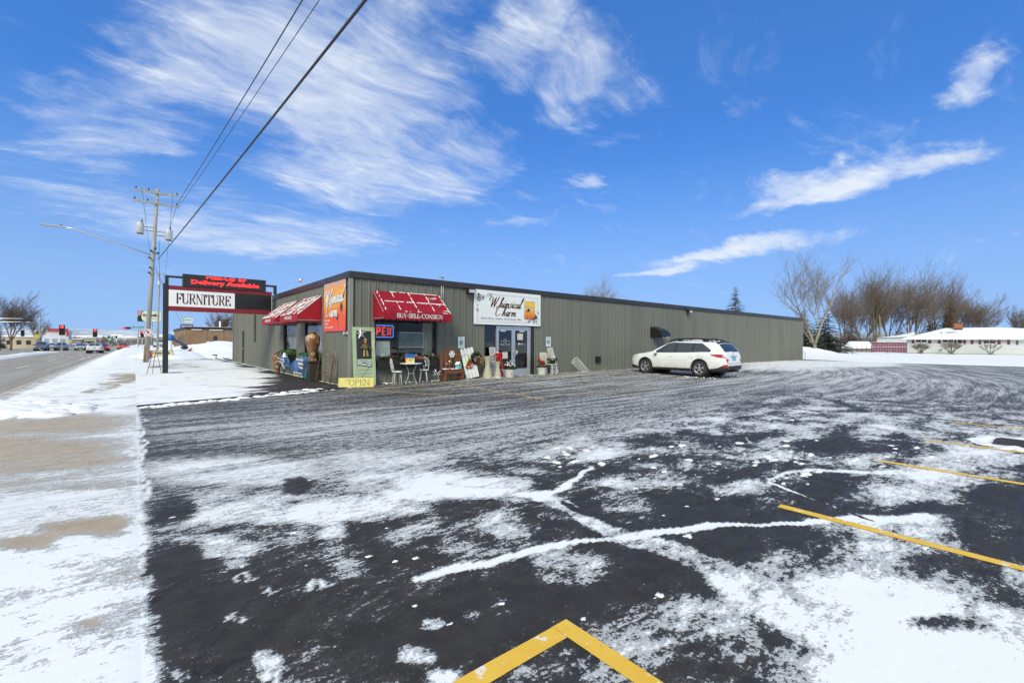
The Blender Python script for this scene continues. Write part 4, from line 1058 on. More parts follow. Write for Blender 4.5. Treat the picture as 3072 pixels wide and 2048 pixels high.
for nm, off, mm, yy in (('lettering_edge', .010, GOLD, -.0025), ('lettering', 0, INK, -.005)):
    mb = MB(); ax, az = q(640, 392); bx, bz = q(1085, 420)
    pen(mb, 'Whimsical', SCRIPT, ax-.05+off, yy, az-off, .42, bx-ax+.06, .105, .030, .42, dy=.0002)
    ax, az = q(705, 522); bx, bz = q(1010, 545)
    pen(mb, 'Charm', SCRIPT, ax-.02+off, yy, az-off, .40, bx-ax+.03, .105, .030, .42, dy=.0002)
    part(nm, mb, mm, s)
mb = MB(); ax, az = q(505, 577); bx, bz = q(1098, 602); lettering(mb, 'Home Décor, Jewelry, Art & Unique Gifts', bx-ax, ax, -.003, min(az, bz)-.01, .004, .115)
part('tagline', mb, INK, s)
ax, az = q(1140, 305); bx, bz = q(1300, 590)
pic = part('sunset_print', MB().bb(0, bx-ax, -.002, -.0, 0, az-bz), sunset('sunset_print', [(.0, (.42, .20, .12)), (.12, (.75, .16, .04)), (.38, (.80, .33, .04)), (.58, (.78, .50, .14)), (.66, (.45, .40, .36)), (.74, (.82, .50, .05)), (.90, (.85, .55, .04)), (1, (.55, .42, .25))], az-bz), s)
pic.location = (ax, 0, bz)
mb = MB(); flower(mb, .26, -.004, .42, .085, 12, 4); flower(mb, .15, -.0035, .38, .05, 5, 9); ribbon2(mb, [(.27, .36), (.34, .22), (.44, .05)], -.0042, .009); ribbon2(mb, [(.15, .36), (.17, .2), (.20, .02)], -.0041, .009)
part('flower_shape', mb, INK, pic)
# ---- orange banner on the street wall
BW, BH = 2.25, 1.765
b = thing('orange_banner', 'tall orange sunset banner with white script beside the store corner', 'banner', (CX-.040, 17.57, 1.85), -math.pi/2)
part('cloth', MB().bb(0, BW, -.012, 0, 0, BH), sunset('banner_print', [(0, (.78, .06, .04)), (.22, (.82, .09, .03)), (.40, (.85, .20, .03)), (.55, (.86, .36, .03)), (.72, (.80, .42, .10)), (.85, (.85, .33, .03)), (.95, (.62, .36, .30)), (1, (.55, .38, .40))], BH), b)
for nm, off, mm, yy in (('lettering_shadow', .022, mat('shadow_ink', (.10, .03, .05), .5), -.0155), ('lettering', 0, WHITE, -.018)):
    mb = MB(); pen(mb, 'Whimsical', SCRIPT, .12+off, yy, .98-off, .50, 1.95, .15, .05, .36, skew=.02, dy=.0002)
    pen(mb, 'Charm', SCRIPT, .18+off, yy, .52-off, .48, 1.25, .15, .05, .36, dy=.0002); part(nm, mb, mm, b)
mb = MB()
for i, (tx, wd) in enumerate((('Home Décor', .62), ('Jewelry', .40), ('Art & Unique Gifts', .92))): lettering(mb, tx, wd, .10, -.016, .36-.13*i, .015, .085)
part('tagline', mb, WHITE, b)
mb = MB(); flower(mb, 1.86, -.014, .82, .19, 13, 3); flower(mb, 1.45, -.0145, .50, .16, 5, 8); ribbon2(mb, [(1.86, .7), (1.98, .5), (2.05, .4)], -.0142, .02); ribbon2(mb, [(1.45, .62), (1.52, .3), (1.62, .1)], -.0141, .02)
part('flower_shape', mb, mat('flower_ink', (.10, .05, .06), .6), b)
part('wall_board', MB().bb(-.0, BW+.035, .001, .012, .0, BH+.02), DARKFR, b)
# ---- pylon sign by the street
PY = 25.05
p_ = thing('furniture_sign', 'black post sign reading FURNITURE under a red LED display', 'sign', (1.04, PY, 0))
BLK = mat('black_steel', (.016, .017, .018), .42, var=.2, scale=4); DRED = mat('dark_red_panel', (.20, .010, .018), .42, var=.15, scale=2)
bev(part('post', MB().bb(-.10, .10, .06, .26, 0, 4.0), BLK, p_), .01); bev(part('post', MB().bb(4.31, 4.43, .06, .26, 3.83, 4.27), BLK, p_), .01)
part('post_top', MB().bb(-.03, .10, .1, .22, 4.0, 4.36).bb(.101, .60, .1, .22, 4.27, 4.36), BLK, p_); part('side_bracket', MB().bb(3.93, 4.31, .1, .22, 4.18, 4.27), BLK, p_)
part('foot', MB().bb(-.02, .22, .06, .27, .0, .02), BLK, p_)
cab = part('cabinet', MB().bb(.10, 4.20, .0, .34, 3.735, 3.92).bb(.10, 4.20, .0, .34, 2.80, 3.005), DRED, p_); bev(cab, .008)
pan = part('face_panel', MB().bb(.10, 2.605, .012, .33, 3.006, 3.734), PWH, p_); part('blank_panel', MB().bb(2.606, 4.185, .012, .33, 3.006, 3.734), mat('blank_black', (.010, .011, .012), .25), p_)
part('end_trim', MB().bb(4.186, 4.20, .0, .33, 3.006, 3.734), WHITE, p_)
mb = MB(); pen(mb, 'FURNITURE', SERIF, .36, .0, 3.13, .46, 2.08, .17, .045); part('lettering', mb, mat('maroon_ink', (.085, .018, .028), .5), pan)
led = part('led_display', MB().bb(.59, 3.92, -.06, .30, 3.925, 4.47), BLK, p_); bev(led, .01)
part('led_frame', MB().bb(.61, 3.90, -.075, -.061, 3.945, 3.965).bb(.61, 3.90, -.075, -.061, 4.43, 4.45).bb(.61, .63, -.075, -.061, 3.966, 4.429).bb(3.88, 3.90, -.075, -.061, 3.966, 4.429), mat('led_rim', (.05, .06, .065), .4), led)
LEDR = glow('red_led', (1.0, .012, .012), 2.2)
mb = MB(); lettering(mb, 'Delivery Available', 2.72, .90, -.063, 4.00, .030, .235); lettering(mb, 'Pick-Up or', 1.62, 1.46, -.063, 4.25, .030, .235, clip_top=4.425)
part('led_text', mb, LEDR, led)
mb = MB()
for k in range(26): mb.bb(.62+k*.126, .623+k*.126, -.0618, -.0612, 3.97, 4.425)
part('led_grid', mb, mat('led_rim', (.05, .06, .065), .4), led)
# ---- wheelchair parking signs
def hc_sign(x, z, label):
    s = thing('parking_sign', label, 'sign', (x, CY-.045, z), 0, 'accessible parking signs')
    o = part('plate', MB().bbv(-.155, .155, -.004, .0, 0, .455, .0), mat('reflective_white', (.62, .70, .66), .4, var=.06), s); bev(o, .02, 3, 10)
    bl = part('blue_square', MB().bb(-.075, .075, -.006, -.004, .135, .30), BLUE, s)
    mb = MB(); ribbon2(mb, arc(-.005, .195, .038, .038, 130, 385, 16), -.0065, .007); mb.add([(-.012+.012*math.cos(k*.7), -.0065, .283+.012*math.sin(k*.7)) for k in range(9)], [tuple(range(9))])
    ribbon2(mb, [(-.010, .268), (-.006, .245), (-.002, .222), (.028, .221), (.045, .180), (.058, .184)], -.0066, .010); part('wheelchair_symbol', mb, WHITE, bl)
    mb = MB(); lettering(mb, 'RESERVED', .20, -.1, -.006, .385, .01, .028); lettering(mb, 'PARKING', .17, -.085, -.006, .34, .01, .028); lettering(mb, 'VEHICLES', .12, -.06, -.006, .04, .01, .02)
    part('lettering', mb, mat('sign_green', (.10, .32, .25), .5), s)
    mb = MB().cyl((0, -.009, .43), (0, -.003, .43), .012, n=8).cyl((0, -.009, .03), (0, -.003, .03), .012, n=8); part('bolt', mb, ALU, s)
hc_sign(9.82, 1.245, 'accessible parking sign above the white picket panel, left of the entrance')
hc_sign(14.55, 1.297, 'accessible parking sign right of the glass entrance')
# ---- neon OPEN in the window
n_ = thing('neon_sign', 'lit red and blue neon OPEN sign hanging in the front window', 'neon sign', (6.17, CY+.15, 1.63))
part('backing', MB().bb(.0, .92, .02, .035, -.01, .46), mat('clear_backing', (.02, .02, .025), .3), n_)
def rr(x0, x1, z0, z1, r, n=6):
    out = []
    for cx_, cz_, a0 in ((x1-r, z1-r, 0), (x0+r, z1-r, 90), (x0+r, z0+r, 180), (x1-r, z0+r, 270)): out += [(p[0], 0, p[1]) for p in arc(cx_, cz_, r, r, a0, a0+90, n)]
    return out
part('blue_tube', MB().tube(rr(.02, .90, .02, .43, .05), .011, 6, True), glow('neon_blue', (.12, .25, .9), 1.0), n_)
mb = MB()
for off in (0, .028):
    z0, z1 = .085+off*.6, .365-off*.6
    mb.tube([(p[0], 0, p[1]) for p in arc(.15, .225, .075-off, (z1-z0)/2, 0, 360, 20)][:-1], .008, 6, True)
    mb.tube([(.28+off, 0, z0), (.28+off, 0, z1), (.38, 0, z1), (.415-off, 0, z1-.03), (.415-off, 0, .225+off*.3), (.38, 0, .205+off), (.28+off, 0, .205+off)], .008, 6)
    mb.tube([(.61-off*.3, 0, z1), (.49+off, 0, z1), (.49+off, 0, .225), (.59-off*.3, 0, .225)], .008, 6); mb.tube([(.49+off, 0, .225), (.49+off, 0, z0), (.61-off*.3, 0, z0)], .008, 6)
    mb.tube([(.68+off, 0, z0), (.68+off, 0, z1), (.81-off, 0, z0), (.81-off, 0, z1)], .008, 6)
part('red_tube', mb, glow('neon_red', (1.0, .05, .06), 1.1), n_)
part('hanging_wire', MB().cyl((.15, .02, .43), (.15, .02, .62), .003, n=5).cyl((.75, .02, .43), (.75, .02, .62), .003, n=5), DARKFR, n_)
# ================================================================== things set out in front of the store
def zl(x, y): return float(lotz(np.array(x), np.array(y)))
def leaves(mb, c, r, n, size, seed=0, flat=.5, up=0.0):
    rnd = random.Random(seed)
    for k in range(n):
        d = Vector((rnd.gauss(0, 1), rnd.gauss(0, 1), rnd.gauss(0, 1))); d.normalize(); d *= rnd.random()**.45
        p = Vector(c)+Vector((d.x*r[0], d.y*r[1], d.z*r[2]))
        u = (Vector((rnd.gauss(0, 1), rnd.gauss(0, 1), rnd.gauss(0, flat)+up))+d*1.2).normalized(); v = u.cross(Vector((rnd.gauss(0, 1), rnd.gauss(0, 1), rnd.gauss(0, 1)))).normalized()
        s = size*rnd.uniform(.6, 1.3); u *= s; v *= s*.38
        mb.add([p-u*.5, p+v, p+u, p-v], [(0, 1, 2, 3)])
IVY = mat('dark_leaf', (.035, .06, .022), .6, var=.4, scale=30); GRN = mat('green_leaf', (.06, .16, .035), .6, var=.4, scale=30)
CREAM = mat('cream_paint', (.66, .65, .56), .5, var=.12, scale=20, dirt=.15); DKRED = mat('dark_red_petal', (.16, .012, .02), .6, var=.3, scale=40); REDP = mat('red_petal', (.48, .012, .012), .5, var=.3, scale=40)
BROWN = mat('stained_brown_wood', (.20, .062, .022), .6, var=.35, scale=7, stretch=(6, 1, 1)); BLKP = mat('black_plastic', (.014, .014, .014), .5)
SN2 = snow_mat('dusted_snow')
PETW = mat('white_petal', (.75, .75, .70), .6); RUST = mat('rusty_iron', (.16, .058, .028), .85, var=.4, scale=30); GWIRE = mat('green_wire', (.06, .20, .09), .5)
# ---- yellow OPEN board
def yaw_of(p, q_): return math.atan2(q_.y-p.y, q_.x-p.x)
pL, pR = Vector((5.08, 14.92, 0)), Vector((6.05, 14.40, 0)); L = (pR-pL).length
b = thing('open_board', 'low pale yellow board hand painted OPEN leaning at the corner', 'sign', (pL.x, pL.y, .005), yaw_of(pL, pR), rx=R(-9))
bev(part('board', MB().bb(0, L, -.012, .012, 0, .305), mat('pale_yellow_board', (.70, .62, .20), .7, var=.08, scale=5, dirt=.08), b), .004)
mb = MB(); pen(mb, 'OPEN', SERIF, L*.29, -.0135, .055, .19, L*.60, .085, .05); part('lettering', mb, mat('brown_ink', (.10, .08, .05), .6), b)
mb = MB(); ribbon2(mb, [(L*.18, .20), (L*.24, .23), (L*.31, .27)], -.0135, .012); ribbon2(mb, [(L*.23, .245), (L*.28, .255), (L*.32, .27)], -.0137, .01); ribbon2(mb, [(L*.88, .17), (L*.93, .15)], -.0135, .008)
part('painted_leaf', mb, mat('leaf_paint', (.30, .42, .12), .7), b)
# ---- old green door leaning on the wall
DW, DH = .76, 1.97; lean = math.atan2(.17, DH)
d = thing('old_green_door', 'old pale green panel door leaning upright against the front wall', 'door', (5.53, CY-.235, .012), 0, rx=-lean)
PG = mat('pale_green_paint', (.42, .52, .33), .6, var=.10, scale=5, dirt=.12)
fr = part('frame', MB().bb(0, .12, 0, .035, 0, DH).bb(DW-.12, DW, 0, .035, 0, DH).bb(.121, DW-.121, 0, .035, DH-.13, DH).bb(.121, DW-.121, 0, .035, .0, .16).bb(.121, DW-.121, 0, .035, .72, .90), PG, d); bev(fr, .006)
part('screen', MB().bb(.12, DW-.12, .016, .02, .90, DH-.13), mat('dark_screen', (.028, .030, .032), .5), d)
lp = part('lower_panel', MB().bb(.12, DW-.12, .012, .022, .16, .72), PG, d)
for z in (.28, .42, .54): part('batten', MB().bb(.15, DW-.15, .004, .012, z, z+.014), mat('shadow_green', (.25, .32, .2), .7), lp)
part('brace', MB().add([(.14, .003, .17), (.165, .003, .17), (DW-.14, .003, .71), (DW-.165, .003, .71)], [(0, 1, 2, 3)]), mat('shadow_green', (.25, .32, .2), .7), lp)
for z in (.28, .98, 1.72): part('hinge', MB().bb(DW, DW+.022, .0, .03, z, z+.09).cyl((DW+.02, .0, z), (DW+.02, .0, z+.09), .009, n=6), RUST, d)
part('door_plate', MB().bb(DW-.09, DW-.03, -.006, 0, 1.28, 1.52).ball((DW-.06, -.03, 1.42), .025), CREAM, d)
def on_door(x, z, y=-.01):                       # a point of the leaning door in the world
    return Matrix.Translation((5.53, CY-.235, .012)) @ Matrix.Rotation(-lean, 4, 'X') @ Vector((x, y, z))
st = thing('tin_star', 'silver tin barn star hung at the top of the green door', 'star', on_door(.27, 1.74, -.03), 0, rx=-lean, ry=R(-9))
mb = MB(); pts = [((.20 if i % 2 == 0 else .075)*math.sin(math.pi*i/5), (.20 if i % 2 == 0 else .075)*math.cos(math.pi*i/5)) for i in range(10)]
mb.add([(x, 0, z) for x, z in pts]+[(0, -.05, 0)], [(i, 10, (i+1) % 10) for i in range(10)]); part('star_face', mb, mat('tin', (.62, .63, .64), .35, .7), st)
sc = thing('scarecrow_ornament', 'small straw figure with red bow hung on the green door', 'ornament', on_door(.42, 1.28, -.02), 0, rx=-lean)
part('body', MB().lathe([(.02, -.10), (.085, -.04), (.095, .04), (.05, .12), (.02, .15)], 12), mat('olive_cloth', (.12, .12, .05), .8, var=.4, scale=30), sc, True)
part('head', MB().ball((0, -.01, .19), .05, 10), mat('sack_cloth', (.42, .30, .18), .8), sc, True); part('hat', MB().lathe([(.085, .225), (.08, .235), (.045, .24), (.035, .30), (.01, .31)], 12), mat('straw', (.36, .25, .10), .8), sc, True)
mb = MB(); leaves(mb, (0, -.05, .10), (.07, .03, .035), 26, .05, 4); part('bow', mb, REDP, sc)
for s_ in (-1, 1): part('leg', MB().cyl((.045*s_, 0, -.08), (.06*s_, -.01, -.30), .030, .035, 7), mat('straw', (.36, .25, .10), .8), sc)
for s_ in (-1, 1): part('arm', MB().cyl((.07*s_, 0, .10), (.16*s_, -.01, -.04), .026, .03, 7), mat('olive_cloth', (.12, .12, .05), .8), sc)
o = thing('open_plate', 'white tin OPEN plate hung crooked on the green door', 'sign', on_door(.14, .86, -.012), 0, rx=-lean, ry=R(9))
part('plate', MB().bb(0, .50, -.006, 0, -.15, .01), mat('plate_black', (.02, .02, .02), .5), o); part('face', MB().bb(.02, .48, -.008, -.006, -.135, -.005), PWH, o)
mb = MB(); lettering(mb, 'OPEN', .40, .05, -.0095, -.118, .03, .10); part('lettering', mb, INK, o)
# ---- bistro chairs and table
IRON = mat('white_iron', (.70, .70, .66), .5, var=.12, scale=25, dirt=.18)
def bistro_chair(label, x, y, rz):
    c = thing('bistro_chair', label, 'chair', (x, y, zl(x, y)), rz, 'white iron bistro chairs')
    seat = part('seat', MB().lathe([(.17, .435), (.185, .44), (.185, .455), (.16, .462), (.01, .462)], 20), IRON, c, True)
    part('seat_snow', MB().lathe([(.165, .463), (.15, .474), (.01, .478)], 16), SN2, c, True)
    for a in (45, 135, 225, 315):
        ca, sa = math.cos(R(a)), math.sin(R(a))
        part('leg', MB().tube([(.14*ca, .14*sa, .44), (.15*ca, .15*sa, .30), (.17*ca, .17*sa, .12), (.19*ca, .19*sa, 0)], .011, 6), IRON, c, True)
        part('brace', MB().tube([(.10*ca, .10*sa, .435), (.13*ca, .13*sa, .30), (.168*ca, .168*sa, .14)], .006, 5), IRON, c, True)
    back = [(.165*math.cos(t_)*1.0, .155-.0*t_, .44+.0) for t_ in (math.pi,)]
    loop = [(-.15, .13, .44), (-.165, .17, .60), (-.165, .20, .74), (-.12, .22, .86), (0, .23, .91), (.12, .22, .86), (.165, .20, .74), (.165, .17, .60), (.15, .13, .44)]
    lp = [loop[0]]
    for k in range(len(loop)-1):
        a_, b_ = Vector(loop[k]), Vector(loop[k+1]); lp += [tuple(a_.lerp(b_, .5)), tuple(b_)]
    part('back_loop', MB().tube(lp, .011, 6), IRON, c, True)
    for s_ in (-1, 1):
        mb = MB()
        for cz, r0, fl in ((.76, .075, s_), (.62, .055, -s_)):
            pts = []
            for i in range(22):
                f = i/21; an = math.pi/2+fl*(1.5*2*math.pi*f); rr_ = r0*(1-.85*f); pts.append((s_*.075+rr_*math.cos(an), .16+.12*(cz-.5), cz+rr_*math.sin(an)))
            mb.tube(pts, .007, 5)
        mb.tube([(s_*.04, .135, .45), (s_*.02, .16, .55), (s_*.05, .19, .70), (s_*.01, .225, .89)], .007, 5)
        part('scroll', mb, IRON, c, True)
    return c
bistro_chair('white iron chair seen side-on left of the round table', 6.93, 14.52, R(80))
bistro_chair('white iron scroll-back chair right of the round table', 7.98, 14.58, R(-35))
tx, ty = 7.47, 14.55; tz = zl(tx, ty)
tb = thing('bistro_table', 'round white metal table with curled legs by the window', 'table', (tx, ty, tz))
part('table_top', MB().lathe([(.30, .690), (.375, .695), (.385, .71), (.38, .725), (.01, .728)], 32), mat('white_top', (.72, .74, .76), .4, var=.05), tb, True)
for a in (20, 110, 200, 290):
    ca, sa = math.cos(R(a)), math.sin(R(a)); pts = [(.27, .69), (.22, .60), (.13, .45), (.12, .32), (.17, .18), (.24, .08), (.28, .02), (.26, .0), (.22, .03), (.235, .07)]
    part('leg', MB().tube([(r_*ca, r_*sa, z) for r_, z in spl(pts, 3)], .0095, 6), mat('pale_green_iron', (.42, .50, .42), .5, var=.15, scale=20), tb, True)
part('ring', MB().tube([(.125*math.cos(a*.35), .125*math.sin(a*.35), .36) for a in range(18)], .007, 5, True), mat('pale_green_iron', (.42, .50, .42), .5), tb, True)
bh = thing('birdhouse', 'yellow birdhouse with blue roof standing on the round table', 'birdhouse', (tx-.06, ty, tz+.729), R(-14))
YB = mat('butter_paint', (.72, .60, .22), .55, var=.08, scale=12)
bd = part('house_body', MB().prism([(-.15, 0), (.15, 0), (.15, .21), (-.15, .21)], -.10, .10), YB, bh)
part('end_wall', MB().add([(-.151, -.10, 0), (-.151, .10, 0), (-.151, .10, .21), (-.151, 0, .30), (-.151, -.10, .21)], [(4, 3, 2, 1, 0)]), mat('orange_red_paint', (.50, .05, .02), .5), bh)
part('roof', MB().add([(-.17, -.13, .195), (.17, -.13, .195), (.17, 0, .315), (-.17, 0, .315), (.17, .13, .195), (-.17, .13, .195)], [(0, 1, 2, 3), (3, 2, 4, 5)]), mat('blue_roof_paint', (.02, .12, .42), .5), bh)
part('doorway', MB().bb(-.04, .05, -.104, -.1005, .08, .10).bb(-.10, -.085, -.103, -.1005, .12, .15).bb(-.02, 0, -.103, -.1005, .12, .15).bb(.08, .10, -.103, -.1005, .12, .15), INK, bh)
part('chimney', MB().bb(-.12, -.09, -.02, .02, .26, .34), mat('orange_red_paint', (.50, .05, .02), .5), bh)
# ---- window boxes
def window_box(label, loc, rz, W, z0, z1, seed, mix):
    w_ = thing('window_box', label, 'planter', loc, rz)
    bx = part('box', MB().bb(0, W, -.26, -.045, z0, z1), BLKP, w_); bev(bx, .008)
    part('rim', MB().bb(-.01, W+.01, -.272, -.261, z1-.03, z1+.004), BLKP, w_)
    mb = MB()
    for k in range(int(W*9)): leaves(mb, (W*(k+.5)/int(W*9), -.15, z1+.05), (.09, .11, .10), 46, .055, seed+k, .6, .25)
    part('greenery', mb, IVY if mix else GRN, w_)
    if mix:
        rnd = random.Random(seed)
        for nm, mm, k in (('white_flower', PETW, 4), ('red_flower', DKRED, 7), ('pink_flower', mat('pink_petal', (.42, .12, .16), .6), 4)):
            mb = MB()
            for i in range(k): leaves(mb, (rnd.uniform(.1, W-.1), -.20+rnd.uniform(-.05, .05), z1+rnd.uniform(.04, .16)), (.05, .05, .045), 24, .038, i*7+seed)
            part(nm, mb, mm, w_, kind='stuff')
    return w_
window_box('black window box with winter greens and flowers under the front window', (6.34, CY, 0), 0, 2.38, .58, .86, 5, True)
window_box('black window box with green sprigs nearer the corner on the street wall', (CX, 20.28, 0), -math.pi/2, 2.3, .62, .88, 40, False)
window_box('black window box with green sprigs farther along the street wall', (CX, 23.72, 0), -math.pi/2, 2.3, .62, .92, 70, False)
part('terracotta_trough', MB().bb(7.56, 8.02, CY-.24, CY-.08, .86, .98), mat('terracotta', (.30, .08, .035), .7), label='terracotta trough set among the greens of the front window box', cat='planter')
# ---- inside the front window
w1 = thing('whiteboard', 'blank white board in wooden frame standing inside the front window', 'board', (6.36, CY+.16, .88), 0, rx=R(-4))
part('board', MB().bb(0, .60, 0, .012, 0, .62), mat('board_white', (.74, .76, .74), .4), w1); part('frame', MB().bb(-.02, .0, -.006, .016, 0, .64).bb(.60, .62, -.006, .016, 0, .64).bb(-.02, .62, -.006, .016, .62, .645), mat('light_wood', (.35, .24, .13), .6), w1)
w2 = thing('framed_panel', 'white framed pane propped in the middle of the front window', 'frame', (7.24, CY+.18, 1.27))
part('frame', MB().bb(0, 1.07, 0, .03, 0, .05).bb(0, 1.07, 0, .03, .54, .575).bb(0, .035, 0, .03, .051, .539).bb(1.035, 1.07, 0, .03, .051, .539), CREAM, w2); part('pane', MB().bb(.035, 1.035, .012, .018, .05, .54), mat('grey_pane', (.16, .19, .19), .25, var=.2, scale=2), w2)
part('ledge', MB().bb(-.3, 1.1, .05, .25, -.16, -.04), mat('grey_wood', (.13, .13, .13), .7, var=.3, scale=4), w2)
cu = MB(); n = 40; vs = []
for i in range(n+1):
    x = 8.28+.36*i/n; y = CY+.22+.035*math.sin(i*1.05)
    vs += [(x, y, 2.2), (x+.06*math.sin(2.2)*(-1 if i < n/2 else .3), y, 1.35), (x, y, .62)]
cu.add(vs, [(3*i+j, 3*i+j+1, 3*i+j+4, 3*i+j+3) for i in range(n) for j in (0, 1)])
part('curtain', cu, mat('beige_curtain', (.52, .48, .42), .8), smooth=True, label='pale curtain hanging at the right end of the front window', cat='curtain')
for k, (x, w3) in enumerate(((7.9, .16), (8.12, .12))): part('ceiling_light', MB().bb(x, x+w3, CY+1.2, CY+1.3, 2.36, 2.40), glow('tube_light', (1, .98, .92), 1.4), label=('longer' if k == 0 else 'shorter')+' lit ceiling tube seen through the front window', cat='light')
# wares behind the street windows
sw = thing('wooden_cabinet', 'brown wooden cabinet behind the farther street window', 'cabinet', (CX+.30, 22.6, .03)); part('carcass', MB().bb(0, .5, -.8, .4, 0, 2.1), mat('cabinet_wood', (.17, .09, .045), .6, var=.3, scale=5), sw)
part('framed_print', MB().bb(-.02, -.001, -.55, .15, 1.45, 1.95), mat('gold_frame', (.36, .24, .08), .5), sw)
pv = thing('grey_drape', 'light grey drape hanging behind the nearer street window', 'curtain', (CX+.28, 18.0, .7)); vs = []
for i in range(31): y = 1.3*i/30; vs += [(.03*math.sin(i*1.3), y, 0), (.03*math.sin(i*1.3+.4), y, 1.55)]
part('cloth', MB().add(vs, [(2*i, 2*i+1, 2*i+3, 2*i+2) for i in range(30)]), mat('grey_cloth', (.42, .44, .46), .7), pv, True)
# ---- picket bench with its ornaments
bx, by = 8.70, 14.50; bz = zl(bx+.4, by)
be = thing('picket_bench', 'small stained wooden bench with a picket back and snow on its seat', 'bench', (bx, by, bz))
part('seat', MB().bb(0, .86, -.18, .20, .40, .435), BROWN, be); part('apron', MB().bb(.02, .84, -.165, -.14, .28, .398), BROWN, be)
part('shelf', MB().bb(.05, .81, -.10, .15, .10, .13), BROWN, be)
for x in (.03, .76):
    for y in (-.15, .12): part('leg', MB().bb(x, x+.075, y, y+.06, 0, .399), BROWN, be)
for k, (x, h_) in enumerate(((.01, 1.06), (.20, 1.18), (.40, 1.27), (.66, 1.14), (.79, 1.05))):
    part('picket', MB().prism([(x, .436), (x+.10, .436), (x+.10, h_-.05), (x+.05, h_), (x, h_-.05)], .16, .185), BROWN, be)
part('rail', MB().bb(.0, .87, .187, .21, .80, .87), BROWN, be)
mb = MB(); rnd = random.Random(8)
for k in range(40): mb.blob((rnd.uniform(.04, .82), rnd.uniform(-.16, .12), .434), rnd.uniform(.03, .08), rnd.uniform(.03, .05), .022, k, 7, 2, .3)
part('seat_snow', mb, SN2, be, True)
sf = thing('snowflake_ornament', 'white wooden snowflake hung on the picket bench back', 'ornament', (bx+.50, by+.14, bz+.98)); mb = MB()
for k in range(3):
    a = math.pi*k/3; mb.box((0, 0, 0), (.26, .012, .036), Matrix.Rotation(a, 4, 'Y'))
for k in range(6):
    a = math.pi*k/3; mb.box((.10*math.cos(a), -.001, .10*math.sin(a)), (.025, .012, .10), Matrix.Rotation(-a, 4, 'Y'))
mb.lathe([(.055, -.009), (.055, .009)], 8, (0, 0, 0), Matrix.Rotation(math.pi/2, 4, 'X')); part('flake', mb, WHITE, sf)
gb = thing('gazing_ball', 'gold gazing ball on a short stand on the picket bench', 'ornament', (bx+.30, by-.02, bz+.436)); part('stand', MB().lathe([(.05, 0), (.02, .03), (.018, .16), (.05, .19)], 12), BROWN, gb, True); part('ball', MB().ball((0, 0, .265), .08, 16), mat('gold_mirror', (.62, .40, .16), .12, .95), gb, True)
bb_ = thing('blue_birdhouse', 'pale blue birdhouse with snowy roof on the picket bench end', 'birdhouse', (bx+.68, by-.04, bz+.436), R(12))
part('body', MB().prism([(-.07, 0), (.07, 0), (.07, .17), (0, .25), (-.07, .17)], -.09, .09), mat('pale_blue_paint', (.22, .50, .58), .6), bb_); part('hole', MB().cyl((0, -.094, .13), (0, -.0905, .13), .022, n=12), INK, bb_)
for s_ in (-1, 1): part('roof_half', MB().add([(0, -.11, .262), (s_*.11, -.11, .155), (s_*.11, .11, .155), (0, .11, .262)], [(0, 1, 2, 3)] if s_ < 0 else [(3, 2, 1, 0)]), SN2 if s_ < 0 else mat('dark_shingle', (.12, .06, .04), .8), bb_)
part('perch_wing', MB().add([(bx-.02, by-.25, bz+.70), (bx+.10, by-.26, bz+.64), (bx+.12, by-.22, bz+.60), (bx+.02, by-.22, bz+.64)], [(0, 1, 2, 3)]), WHITE, label='white painted wing ornament at the left end of the picket bench', cat='ornament')
dr = thing('dragonfly_ornament', 'silver metal dragonfly leaning on the ground beside the picket bench', 'ornament', (8.52, 14.52, zl(8.52, 14.5)))
part('body', MB().tube([(.10, 0, .02), (.05, 0, .14), (-.02, .02, .30), (-.10, .03, .46)], [.008, .014, .022, .010], 7), ALU, dr, True)
for a, l in ((35, .24), (150, .24), (-10, .2), (195, .2)):
    ca, sa = math.cos(R(a)), math.sin(R(a)); c0 = Vector((-.02, .0, .28)); u = Vector((ca, 0, sa)); v = Vector((-sa, 0, ca))
    part('wing', MB().add([c0, c0+u*l*.5+v*.035, c0+u*l, c0+u*l*.5-v*.035, c0+u*l*.5+Vector((0, -.012, 0))], [(0, 1, 4), (1, 2, 4), (2, 3, 4), (3, 0, 4)]), ALU, dr)
# ---- shepherd's hook with red birdhouse
hx, hy = 9.62, 14.75; hz = zl(hx, hy)
hk = thing('plant_hook', 'thin green wire hook standing by the metal wall', 'hook', (hx, hy, hz)); part('rod', MB().tube([(0, 0, 0), (.02, 0, .35), (.05, 0, .70), (.12, 0, .92), (.25, -.02, .99), (.36, -.02, .95), (.38, -.02, .86)], .006, 5), GWIRE, hk, True); part('brace', MB().tube([(.02, 0, .35), (.14, 0, .12), (.20, 0, .0)], .005, 5), GWIRE, hk, True)
rb = thing('red_birdhouse', 'red birdhouse with lime green roof hanging from the thin hook', 'birdhouse', (hx+.38, hy-.02, hz+.42))
part('body', MB().prism([(-.11, .05), (.11, .05), (0, .34)], -.07, .07), mat('barn_red', (.36, .025, .015), .6), rb); part('tray', MB().bb(-.14, .14, -.10, .10, .0, .05), mat('barn_red', (.36, .025, .015), .6), rb)
part('roof_half', MB().add([(0, -.10, .40), (-.16, -.10, .06), (-.16, .10, .06), (0, .10, .40)], [(0, 1, 2, 3)]), mat('lime_paint', (.30, .48, .06), .6), rb); part('roof_half', MB().add([(0, -.10, .40), (.16, -.10, .06), (.16, .10, .06), (0, .10, .40)], [(3, 2, 1, 0)]), mat('brick_red_roof', (.30, .05, .03), .6), rb)
part('hanger', MB().cyl((0, 0, .39), (0, 0, .45), .004, n=5), GWIRE, rb); part('tray_snow', MB().blob((0, -.03, .05), .12, .06, .02, 3), SN2, rb, True)
